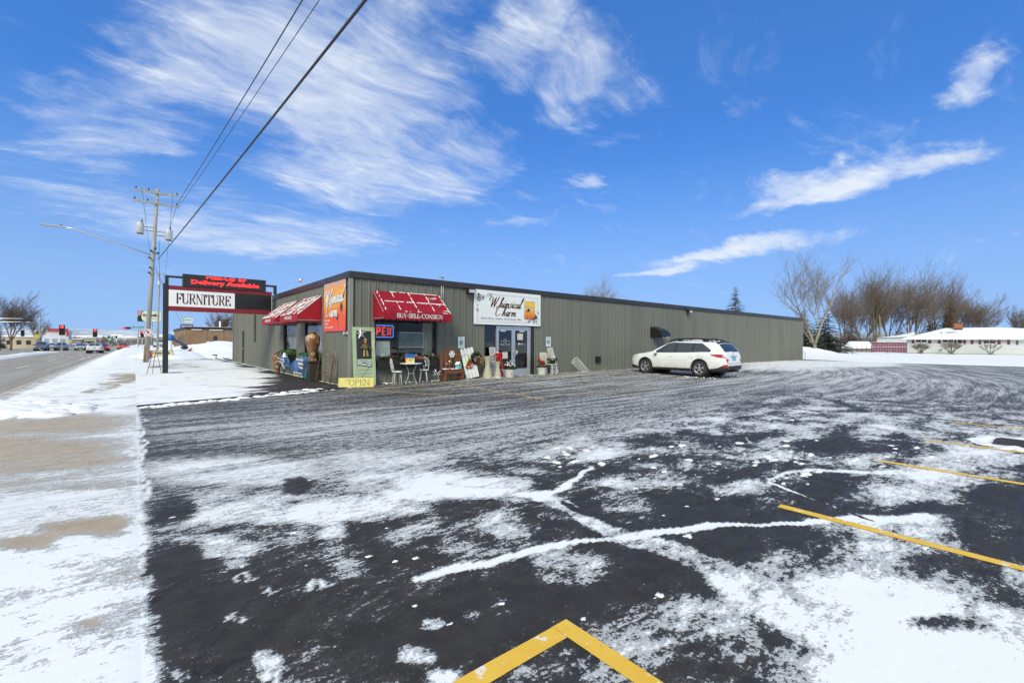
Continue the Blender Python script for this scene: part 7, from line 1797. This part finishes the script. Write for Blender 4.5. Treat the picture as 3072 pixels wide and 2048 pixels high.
# ================================================================== along the street
WOODP = mat('weathered_pole', (.33, .32, .30), .85, var=.22, scale=3, stretch=(3, 3, .3), bump=.02); INSUL = mat('insulator', (.035, .03, .03), .4); CAN = mat('transformer_grey', (.50, .53, .55), .5, .2); WIRE = mat('cable', (.035, .036, .04), .6)
def cable(name, label, a, b, sag, r=.012, n=24, group='overhead wires'):
    a, b = Vector(a), Vector(b); pts = []
    for i in range(n+1):
        f = i/n; p = a.lerp(b, f); p.z -= 4*sag*f*(1-f); pts.append(p)
    return part(name, MB().tube(pts, r, 5), WIRE, label=label, cat='wire', group=group)
Z10 = zz(400, 540, 6.03)
pb = Vector((.56, 38.2, 0)); pt = DP(473, 567, 29.8); PD = 29.8
pole = thing('power_pole', 'tall leaning wooden power pole with two crossarms and transformers', 'power pole', tuple(pb))
part('shaft', MB().cyl((0, 0, -.3), pt-pb, .142, .085, 14), WOODP, pole, True)
part('butt_stain', MB().cyl((0, 0, -.1), (pt-pb)*.10, .147, .143, 14), mat('brown_pole_butt', (.20, .125, .06), .9, var=.4, scale=3), pole, True)
def pl(zf): return (pt-pb)*zf
for zf, L in ((.975, 2.25), (.915, 2.3)):
    c = pl(zf); arm = part('crossarm', MB().bb(c.x-L/2-.05, c.x+L/2, c.y-.16, c.y-.06, c.z-.06, c.z+.06), WOODP, pole)
    for f in (-.48, -.2, .46): part('insulator', MB().lathe([(.03, 0), (.05, .05), (.03, .09), (.045, .13), (.02, .16)], 8, (c.x+f*L, c.y-.11, c.z+.06)), INSUL, arm, True)
c = pl(.95); part('arm_brace', MB().cyl((c.x-.7, c.y-.17, pl(.975).z-.05), (c.x, c.y-.17, pl(.94).z), .02, n=5).cyl((c.x+.7, c.y-.17, pl(.975).z-.05), (c.x, c.y-.17, pl(.94).z), .02, n=5), ALU, pole)
for sx, zf in ((-.74, .765), (.74, .745)):
    c = pl(zf); tr = part('transformer', MB().lathe([(.17, 0), (.205, .03), (.205, .62), (.19, .68), (.05, .72)], 16, (c.x+sx, c.y-.05, c.z-.35)), CAN, pole, True)
    part('bushing', MB().lathe([(.03, 0), (.05, .06), (.03, .10), (.04, .16), (.015, .22)], 8, (c.x+sx+.08, c.y-.05, c.z+.36)), INSUL, tr, True); part('can_foot', MB().lathe([(.18, -.03), (.18, 0)], 14, (c.x+sx, c.y-.05, c.z-.36)), INSUL, tr)
    for dz in (.12, -.12): part('bracket', MB().cyl((c.x, c.y-.05, c.z+dz), (c.x+sx, c.y-.05, c.z+dz), .022, n=6), INSUL, pole)
for zf, dx in ((.655, .09), (.64, -.13), (.63, .26), (.545, -.12), (.515, -.16), (.60, -.2)):
    c = pl(zf); part('hardware', MB().cyl((c.x+dx, c.y-.28, c.z), (c.x+dx*.6, c.y-.02, c.z), .07, .04, 8), INSUL, pole)
c = pl(.615); la = DP(160, 675, 27.2)-pb
arm = thing('street_lamp', 'street lamp on a long thin arm reaching over the road', 'street lamp', tuple(pb+c)); e = la-c
part('arm', MB().tube([(0, 0, 0), e*.55+Vector((0, 0, .10)), e*.80+Vector((0, 0, .16)), e*.93+Vector((0, 0, .05))], [.05, .045, .04, .035], 7), ALU, arm, True)
hd = part('lamp_head', MB().box(e*.97+Vector((-.15, 0, .0)), (1.1, .28, .09), None, 0, .75), mat('lamp_grey', (.36, .38, .40), .5), arm); part('photo_cell', MB().cyl(e*.93+Vector((.0, 0, .05)), e*.93+Vector((0, 0, .16)), .05, n=8), INSUL, hd)
npk = pl(.17); ns = thing('no_parking_sign', 'round no parking sign with red ring on the power pole', 'sign', tuple(pb+Vector((npk.x+.02, npk.y-.21, 1.99))))
disc = lambda r, y: MB().add([(r*math.cos(R(a)), y, r*math.sin(R(a))) for a in range(0, 360, 15)], [tuple(range(24))])
part('plate', MB().cyl((0, .006, 0), (0, 0, 0), .25, n=28), PWH, ns); RING = mat('sign_red', (.45, .02, .03), .5)
mb = MB(); ribbon3 = [(.20*math.cos(R(a)), .20*math.sin(R(a))) for a in range(0, 361, 15)]; vs = []
for (x, z) in ribbon3: vs += [(x*1.08, -.002, z*1.08), (x*.90, -.002, z*.90)]
mb.add(vs, [(2*i, 2*i+1, 2*i+3, 2*i+2) for i in range(24)]); part('red_ring', mb, RING, ns); part('red_bar', MB().box((0, -.004, 0), (.38, .001, .035), Matrix.Rotation(R(40), 4, 'Y')), RING, ns)
mb = MB(); lettering(mb, 'P', .14, -.07, -.003, -.10, .05, .20); part('letter', mb, INK, ns)
# next poles and the wires between them
def far_pole(label, base, H, armw):
    p = thing('far_pole', label, 'power pole', base, 0, 'more distant power poles'); part('shaft', MB().cyl((0, 0, -.5), (.15, 0, H), .15, .10, 9), WOODP, p, True); part('crossarm', MB().bb(.15-armw/2, .15+armw/2, -.14, -.05, H-.35, H-.25), WOODP, p); part('can', MB().lathe([(.2, 0), (.2, .7), (.05, .75)], 10, (.15, -.3, H-2.0)), CAN, p, True)
    return Vector(base)+Vector((.15, 0, H))
q2 = DP(472, 1024, 62); t2 = far_pole('second wooden pole standing farther along the sidewalk', (q2.x, q2.y, 0), 10.8, 1.8)
q3 = DP(455, 1024, 120); t3 = far_pole('third thin pole far along the sidewalk', (q3.x, q3.y, -.3), 9.5, 1.6)
q4 = DP(118, 1024, 118); t4 = far_pole('thin pole across the street beside the bare trees', (q4.x, q4.y, -.6), 9.0, .5)
nb = Vector((4.7, -30, 0)); pn_ = far_pole('wooden pole behind the viewer carrying the wires on', tuple(nb), 11.0, 2.2)
at2 = pb+pl(.915)
cable('power_wire', 'left of the two thin wires running up from the crossarm', at2+Vector((1.05, -.1, .12)), (nb.x+.35, nb.y, 10.6), .5, .017); cable('power_wire', 'right of the two thin wires running up from the crossarm', at2+Vector((1.10, -.1, -.10)), (nb.x+1.05, nb.y, 10.5), .35, .011)
at3 = pb+pl(.60); th = cable('thick_cable', 'thick dark cable sweeping down from top centre to the power pole', at3+Vector((.25, -.15, -.05)), (nb.x+.1, nb.y, 7.7), .28, .025, 30)
cable('power_wire', 'thin tap wire from crossarm end down to the right transformer', at2+Vector((1.05, -.12, .0)), pb+pl(.745)+Vector((.78, -.05, .5)), .05, .011, 8)
for k, (dz, dx, s_) in enumerate(((-.1, -.8, .4), (-.1, .8, .5), (-3.4, .1, .5))): cable('power_wire', ('left', 'right', 'lowest')[k]+' wire between the first and second wooden pole', pb+pt-pb+Vector((dx, 0, dz)), t2+Vector((dx*.8, 0, dz)), s_, .012)
for k, dx in enumerate((-.6, .6)): cable('power_wire', ('left', 'right')[k]+' wire between the second and third pole', t2+Vector((dx, 0, -.1)), t3+Vector((dx, 0, -.1)), .6, .014)
wp = DP(560, 990, 92); cable('power_wire', 'service wire dropping from the power pole towards the brick building', pb+pl(.58), wp, .4, .012)
# ---- trestle stand and small signs
e0 = G(463, 1124); tz_ = thing('trestle_frame', 'thin metal A-frame stand in the snow left of the sign post', 'stand', (e0.x, e0.y, 0), R(-10))
for x in (-.26, .26): part('leg', MB().cyl((x, -.05, 0), (x*.25, .10, 1.02), .012, n=6), RUST, tz_)
part('leg', MB().cyl((-.12, .30, 0), (0.02, .10, 1.02), .012, n=6), RUST, tz_)
for z in (.32, .95): part('cross_bar', MB().cyl((-.26+.19*z, -.05+.14*z, z), (.26-.19*z, -.05+.14*z, z), .012, n=6), RUST, tz_)
w0 = G(505, 1072); ws_ = thing('yard_sign', 'low yellow and red board half buried in the snow bank', 'sign', (1.55, 44.5, .05))
part('board', MB().bb(-.95, .75, 0, .06, .15, .62), mat('cream_board', (.60, .58, .40), .6), ws_); part('red_end', MB().bb(-.95, -.55, -.012, -.001, .16, .61), RING, ws_); part('rim', MB().bb(-.99, .79, .061, .08, .11, .66), INK, ws_)
mb = MB(); lettering(mb, 'CENTER', .95, -.35, -.004, .36, .04, .16); part('lettering', mb, INK, ws_)
for x in (-.7, .55): part('stake', MB().bb(x, x+.06, .02, .06, -.3, .149), INK, ws_)
# fallen inflatable flag
fl = thing('fallen_flag', 'blue and striped feather flag drooping over the snow bank', 'flag', (0, 0, 0))
Zq = zz(480, 900, 6.817); P3 = lambda a, b, d=39.0: DP(*Zq(a, b), d)
part('bent_pole', MB().tube([P3(40, 720), P3(90, 790), P3(160, 840), P3(235, 905), P3(300, 960)], .035, 6), WHITE, fl, True)
part('stand_post', MB().cyl(P3(205, 830), Vector((P3(205, 830).x, P3(205, 830).y, -.1)), .16, n=10), WHITE, fl)
part('blue_cloth', MB().tube([P3(160, 800), P3(190, 770), P3(235, 735), P3(265, 715)], [.12, .34, .28, .10], 8), mat('flag_blue', (.02, .20, .52), .6), fl, True)
part('navy_cloth', MB().tube([P3(255, 780), P3(340, 840), P3(420, 880), P3(500, 935), P3(570, 960)], [.12, .11, .12, .16, .04], 7), mat('flag_navy', (.02, .025, .09), .6), fl, True)
part('white_strip', MB().tube([P3(270, 800), P3(350, 865), P3(430, 915), P3(500, 965)], .04, 6), WHITE, fl, True); part('red_cloth', MB().tube([P3(450, 885), P3(490, 915)], [.10, .06], 6).tube([P3(600, 1040), P3(655, 975)], [.12, .03], 6), mat('flag_red', (.45, .03, .04), .6), fl, True)
part('dark_weight', MB().ball(P3(500, 970), .22, 10, (1.3, 1, .7)), INK, fl, True)
bk = thing('white_bucket', 'white bucket in the snow behind the store corner', 'bucket', tuple(Vector((4.6, 40.3, .05)))); part('pail', MB().lathe([(.13, 0), (.16, .34), (.15, .34), (.12, .05)], 16), WHITE, bk, True); part('lid_rim', MB().lathe([(.165, .34), (.165, .40), (.01, .41)], 16), INK, bk, True)
# ---- snow bank beyond the store
def bank(name, label, c, rx, ry, hgt, seed):
    xs = np.linspace(-1, 1, 34); ys = np.linspace(-1, 1, 34); X, Y = np.meshgrid(xs, ys, indexing='ij'); rr_ = np.sqrt(X**2+Y**2)
    Z = hgt*np.clip(1-rr_**1.7, 0, 1)*(.65+.75*fbm(X*rx+20, Y*ry+20, .55, 4, seed))-.06
    I = np.arange(34*34).reshape(34, 34); V = np.stack([X*rx, Y*ry, Z], -1).reshape(-1, 3)
    me = bpy.data.meshes.new(name); me.from_pydata(V.tolist(), [], np.stack([I[:-1, :-1], I[1:, :-1], I[1:, 1:], I[:-1, 1:]], -1).reshape(-1, 4).tolist()); me.materials.append(snow_mat('bank_snow', .18)); me.shade_smooth()
    o = tag(new_obj(name, me), label, 'snow bank', 'ploughed snow banks'); o.location = c; return o
bank('snow_bank', 'large ploughed snow bank behind the sign and beside the brick building', (6.2, 52, 0), 7.0, 7.5, 1.25, 3); bank('snow_bank', 'lower ploughed snow bank near the power pole', (2.6, 47.0, 0), 2.6, 4.0, .72, 5)
bank('snow_bank', 'rounded snow mound beyond the far end of the store', (64, 22, 0), 10, 6, 1.3, 7)
# ---- brown brick building with its signs
bb2 = thing('brick_building', 'low brown brick building with flat black roof edge up the street', 'building', (6.4, 92, 0))
t = NT('brown_brick'); brk = t.n.new('ShaderNodeTexBrick'); brk.inputs['Scale'].default_value = 3.2; brk.inputs['Color1'].default_value = (.27, .165, .095, 1); brk.inputs['Color2'].default_value = (.22, .135, .08, 1); brk.inputs['Mortar'].default_value = (.30, .22, .15, 1); brk.inputs['Mortar Size'].default_value = .012
cmb = t.n.new('ShaderNodeCombineXYZ'); xyz = t.sepxyz(); t.l.new(t.mth('ADD', xyz[0], xyz[1]), cmb.inputs[0]); t.l.new(xyz[2], cmb.inputs[1]); t.l.new(cmb.outputs[0], brk.inputs['Vector'])
BRICK = t.done(t.mix(t.ramp(t.noise(.5, 5, .6), .35, .65, 0, .4), brk.outputs['Color'], (.17, .10, .06, 1)), .85)
part('wall', MB().bb(0, 17, 0, 28, -.3, 3.35), BRICK, bb2); part('roof_edge', MB().bb(-.12, 17.1, -.12, 28.1, 3.35, 3.75), INK, bb2); part('roof', MB().bb(.2, 16.8, .2, 27.8, 3.75, 3.80), SNOW, bb2)
part('panel_joint', MB().bb(3.0, 3.06, -.03, 0, 0, 3.3).bb(5.4, 5.46, -.03, 0, 0, 3.3), mat('joint_dark', (.12, .08, .05), .9), bb2)
part('window', MB().bb(3.9, 4.45, -.05, 0, 1.3, 2.25), DARKFR, bb2); part('utility_box', MB().bb(2.9, 3.4, -.2, 0, .9, 1.4), CAN, bb2); part('pipe', MB().bb(3.45, 4.6, -.12, -.04, 1.08, 1.16), CAN, bb2)
part('snow_ledge', MB().bb(.8, 2.2, -.2, 0, 3.22, 3.32).bb(3.3, 5.2, -.2, 0, 3.22, 3.32), SN2, bb2)
for y, w_ in ((2.0, 1.6), (8.0, 1.4)): part('door', MB().bb(-.04, 0, y, y+w_, 0, 2.4), DARKFR, bb2)
part('window', MB().bb(-.04, 0, 12, 15, .8, 2.2), DARKFR, bb2); part('roof_vent', MB().cyl((5.2, 3, 3.7), (5.2, 3, 4.9), .14, n=8), WHITE, bb2)
def board_sign(name, label, px0, px1, py0, py1, depth, face, z_base=0.0):
    a, b = DP(px0, py0, depth), DP(px1, py1, depth); W = (px1-px0)/(F_PX*(math.cos(YAW)-math.sin(YAW)*((px0+px1)/2-1536)/F_PX))*depth; Hh = (py1-py0)/F_PX*depth
    s = thing(name, label, 'sign', (a.x, a.y, z_base)); z0 = a.z-Hh-z_base
    part('post', MB().cyl((W*.5, .1, -.3), (W*.5, .1, z0), .10, n=8), ALU, s); return s, W, Hh, z0
s, W, Hh, z0 = board_sign('lube_sign', 'cream roadside sign with rounded pink and dark end behind the power pole', 412, 486, 931, 964, 74, None)
part('cabinet', MB().bb(0, W, 0, .3, z0, z0+Hh), mat('sign_rim_grey', (.25, .26, .26), .5), s); part('face', MB().bb(.04, W-.04, -.02, -.001, z0+.04, z0+Hh-.04), mat('cream_face', (.66, .68, .50), .5), s)
mb = MB(); pts = [(.04, z0+.04), (W*.30, z0+.04)]+[(W*.30-W*.14*math.sin(R(a)), z0+Hh/2-(Hh/2-.05)*math.cos(R(a))) for a in range(10, 180, 20)]+[(W*.27, z0+Hh-.04), (.04, z0+Hh-.04)]
part('dark_end', MB().add([(x, -.025, z) for x, z in pts], [tuple(range(len(pts)))]), INK, s); part('pink_panel', MB().add([(.05, -.028, z0+Hh*.45), (W*.13, -.028, z0+Hh*.62), (W*.2, -.028, z0+Hh-.05), (.05, -.028, z0+Hh-.05)], [(0, 1, 2, 3)]), mat('pink_face', (.55, .25, .30), .5), s)
mb = MB(); lettering(mb, 'meineke', W*.70, W*.22, -.03, z0+Hh*.48, .04, Hh*.30); part('lettering', mb, INK, s); mb = MB(); lettering(mb, 'car care center', W*.5, W*.30, -.03, z0+Hh*.27, .01, Hh*.10); part('small_lettering', mb, mat('olive_ink', (.20, .22, .12), .6), s)
s, W, Hh, z0 = board_sign('oval_sign', 'pale oval sign with green rim above the purple board', 541, 581, 951, 969, 96, None)
o = part('face', MB().tube(rr(.1, W, z0, z0+Hh, Hh*.45), .06, 5, True), mat('sage_rim', (.25, .38, .30), .5), s); o2 = MB(); pp = rr(.1, W, z0, z0+Hh, Hh*.45); o2.add(pp, [tuple(range(len(pp)))]); part('panel', o2, mat('pale_face', (.62, .72, .68), .5), s)
mb = MB(); lettering(mb, 'S', Hh*.35, W*.14, -.03, z0+Hh*.3, .02, Hh*.5, shear=.2); lettering(mb, 'Smiles', W*.5, W*.36, -.03, z0+Hh*.45, .01, Hh*.28); part('lettering', mb, mat('teal_ink', (.10, .30, .30), .5), s)
s, W, Hh, z0 = board_sign('purple_sign', 'purple board sign just above the brick building roof', 541, 580, 972, 982, 95, None)
part('board', MB().bb(0, W, 0, .2, z0-.3, z0+Hh), mat('purple_face', (.08, .045, .22), .5), s); mb = MB(); lettering(mb, 'Sonny\'s', W*.8, W*.1, -.01, z0+.05, .03, Hh*.6); part('lettering', mb, WHITE, s)
# ---- traffic signals
SB = mat('signal_black', (.014, .015, .016), .5); RG = glow('signal_red', (1, .02, .02), 3.0); GG = glow('signal_green', (.05, 1, .55), 2.5)
def signal(label, zx, zy0, zy1, depth, lit='red', horiz=False, ground=None, wd=None):
    px, py0 = Z6(zx, zy0); _, py1 = Z6(zx, zy1); a = DP(px, py0, depth); b = DP(px, py1, depth); Hs = a.z-b.z; gz_ = float(zroad(a.y)) if ground is None else ground
    s = thing('traffic_signal', label, 'traffic light', (a.x, a.y, gz_), 0, 'traffic signals at the junction'); z1 = a.z-gz_; z0 = b.z-gz_
    if horiz:
        Wd = wd; part('housing', MB().bb(-Wd/2, Wd/2, 0, .2, z0, z1), SB, s); r = (z1-z0)*.36
        for k, f in enumerate((-.33, 0, .33)): part('lamp', MB().cyl((f*Wd, -.02, (z0+z1)/2), (f*Wd, -.001, (z0+z1)/2), r, n=12), RG if (lit == 'red' and k == 0) else SB, s)
        part('mast', MB().cyl((6.0, .1, -.5), (6.0, .1, z1), .11, .09, 10).cyl((6.0, .1, (z0+z1)/2+.1), (0, .25, (z0+z1)/2), .06, n=8) if wd > 0 and zx > 900 else MB().cyl((-Wd-6, .1, -.5), (-Wd-6, .1, z1), .12, n=10), ALU, s)
        return s
    Wd = Hs*.42; part('housing', MB().bb(-Wd/2, Wd/2, 0, .22, z0, z1), SB, s); r = Hs*.13
    for k, f in enumerate((.82, .5, .18)):
        c = z0+(z1-z0)*f; on = (lit == 'red' and k == 0) or (lit == 'green' and k == 2)
        lp = part('lamp', MB().cyl((0, -.03, c), (0, -.001, c), r, n=14), (RG if lit == 'red' else GG) if on else SB, s); part('visor', MB().add([(r*1.1*math.cos(R(q_)), y, c+r*1.1*math.sin(R(q_))) for q_ in range(0, 181, 20) for y in (-.16, 0)], [(2*i, 2*i+1, 2*i+3, 2*i+2) for i in range(9)]), SB, lp)
    part('post', MB().cyl((0, .12, -.3), (0, .12, z0), .03, n=8), CAN, s); return s
signal('red traffic light left of the far hatchbacks, nearest on the median', 810, 412, 545, 54); signal('red traffic light above the white hatchback', 1243, 464, 570, 66); signal('red traffic light beside the no parking sign', 1858, 490, 575, 80, ground=-.2)
signal('unlit traffic light seen from behind at the left under the mast arm', 295, 480, 560, 78, lit='off'); signal('small green traffic light far up the street, left of two', 1424, 555, 605, 150, 'green'); signal('small green traffic light far up the street, right of two', 1520, 555, 605, 152, 'green')
signal('horizontal red traffic light hung beside the street name sign', 1657, 438, 466, 88, 'red', True, wd=1.25); m_ = signal('unlit horizontal traffic light on the left mast arm', 350, 340, 372, 74, 'off', True, wd=1.35)
ma, mz = DP(*Z6(300, 330), 74), DP(*Z6(-200, 318), 74)
mt = thing('mast_arm', 'grey double mast arm reaching in from the left picture edge', 'mast arm', (ma.x, ma.y, float(zroad(ma.y))))
g0 = Vector((ma.x, ma.y, float(zroad(ma.y))))
part('upper_arm', MB().cyl(ma-g0, DP(*Z6(-700, 318), 74)-g0, .07, n=8), ALU, mt, True); part('lower_arm', MB().cyl(DP(*Z6(400, 372), 74)-g0, DP(*Z6(-700, 378), 74)-g0, .06, n=8), ALU, mt, True)
e_ = DP(*Z6(-700, 318), 74)-g0; part('mast', MB().cyl((e_.x, e_.y, -.5), e_, .14, n=10), ALU, mt)
s, W, Hh, z0 = board_sign('street_name_sign', 'long green street name sign beyond the power pole', 397, 432, 978.5, 983.5, 86, None)
part('plate', MB().bb(0, W, 0, .03, z0, z0+Hh), mat('street_green', (.02, .22, .17), .5), s); mb = MB(); lettering(mb, 'W Mason St', W*.75, W*.15, -.004, z0+Hh*.25, .02, Hh*.5); part('lettering', mb, WHITE, s)
# ---- buildings across the street
def block(name, label, px0, px1, py_top, depth, col, roof, deep=12, base=-1.2):
    a = DP(px0, py_top, depth); W = (px1-px0)/(F_PX*(math.cos(YAW)-math.sin(YAW)*((px0+px1)/2-1536)/F_PX))*depth
    b = thing(name, label, 'building', (a.x, a.y, base)); H = a.z-base
    w_ = part('wall', MB().bb(0, W, 0, deep, -1, H), mat(name+'_wall', col, .8, var=.1, scale=1), b); part('roof', MB().bb(-.3, W+.3, -.3, deep+.3, H, H+.35), roof, b); return b, W, H
RR = mat('red_canopy', (.45, .05, .05), .5)
b, W, H = block('white_store', 'white walled store with red roof sign across the street', 118, 207, 992, 178, (.62, .63, .68), SNOW)
part('red_sign', MB().bb(W*.28, W*1.0, -.5, -.31, H-.2, H+1.0), RR, b); part('red_tail', MB().bb(W*.92, W*1.02, -.7, -.51, H-2.0, H-.3), RR, b)
for k in range(3): part('window', MB().bb(W*(.15+.28*k), W*(.33+.28*k), -.05, 0, 1.2, 3.0), mat('far_glass', (.30, .33, .38), .3), b)
b, W, H = block('tan_store', 'tan single storey building behind the left bare tree', 10, 108, 1010, 128, (.50, .40, .27), SNOW, base=-.8)
for k in range(3): part('window', MB().bb(W*(.1+.3*k), W*(.25+.3*k), -.05, 0, .8, 2.0), DARKFR, b)
b, W, H = block('dark_store', 'small dark shop front beyond the yellow sign across the street', 216, 246, 1018, 230, (.22, .17, .14), SNOW, base=-1.6); part('window', MB().bb(W*.2, W*.8, -.05, 0, .6, 2.2), mat('far_glass', (.30, .33, .38), .3), b)
b, W, H = block('long_tan_store', 'long tan shop with sloped roof left of the small green lights', 248, 290, 1013, 260, (.42, .35, .27), SNOW, base=-1.6); part('window', MB().bb(W*.15, W*.8, -.05, 0, .6, 2.2), DARKFR, b)
rnd = random.Random(14)
far = 'small far-off buildings up the street'
ORD = ('first', 'second', 'third', 'fourth', 'fifth', 'sixth', 'seventh', 'eighth', 'ninth', 'tenth', 'eleventh', 'twelfth', 'thirteenth', 'fourteenth')
fpx = sorted([rnd.uniform(225, 395) for _ in range(9)]+[rnd.uniform(420, 540) for _ in range(5)])
for k in range(14):
    px = fpx[k]; d = rnd.uniform(330, 700); p = DP(px, 1020, d); w_, h2 = rnd.uniform(8, 20), rnd.uniform(4, 8)
    f = thing('far_building', ORD[k]+' far-off building from the left low on the skyline up the street', 'building', (p.x, p.y, -1.4), 0, far); col = rnd.choice(((.45, .42, .40), (.32, .28, .25), (.55, .55, .56), (.38, .24, .19)))
    part('wall', MB().bb(-w_/2, w_/2, 0, 8, -1, h2), mat('far_wall_%d' % int(col[0]*100), col, .8), f); part('roof', MB().add([(-w_/2-.4, -.5, h2), (w_/2+.4, -.5, h2), (w_/2-1, 4, h2+1.6), (-w_/2+1, 4, h2+1.6), (w_/2+.4, 8.5, h2), (-w_/2-.4, 8.5, h2)], [(0, 1, 2, 3), (3, 2, 4, 5), (1, 4, 2), (0, 3, 5)]), SNOW, f)
    part('window', MB().bb(-w_*.35, w_*.3, -.06, 0, h2*.3, h2*.65), mat('far_glass', (.30, .33, .38), .3), f)
YS = mat('yellow_sign', (.62, .56, .03), .5)
for lb, px, py, r_, d in (('round yellow sign on a post before the tan building', 110, 1009.5, 9, 100), ('smaller round yellow sign beside the white store', 209, 1024, 6.5, 120)):
    p = DP(px, py, d); s = thing('yellow_sign', lb, 'sign', (p.x, p.y, float(zroad(p.y))), 0, 'round yellow signs'); zc_ = p.z-float(zroad(p.y)); rr_ = r_/F_PX*d*.75
    part('disc', MB().cyl((0, .1, zc_), (0, 0, zc_), rr_, n=20), YS, s); part('post', MB().cyl((0, .12, -.5), (0, .12, zc_-rr_*.5), .09, n=8), ALU, s); part('lettering_bar', MB().bb(-rr_*.6, rr_*.6, -.02, -.005, zc_-.1*rr_, zc_+.15*rr_), mat('cream_face', (.66, .68, .50), .5), s)
# far wood on the skyline beyond the street, one mass
mb = MB(); rnd = random.Random(77)
for k in range(2600):
    px = rnd.uniform(215, 700); d = rnd.uniform(260, 900); p = DP(px, 1020, d); h2 = rnd.uniform(3, 9)*(.6+d/1200)
    q_ = Vector((p.x, p.y, -2.0))
    for j in range(3): e = q_+Vector((rnd.gauss(0, 1.4), rnd.gauss(0, 1.4), h2*rnd.uniform(.6, 1))); mb.tube([q_, e], [.12, .05], 3)
part('far_trees', mb, TWIG, label='hazy far bare trees on the skyline up the street', cat='trees', kind='stuff')
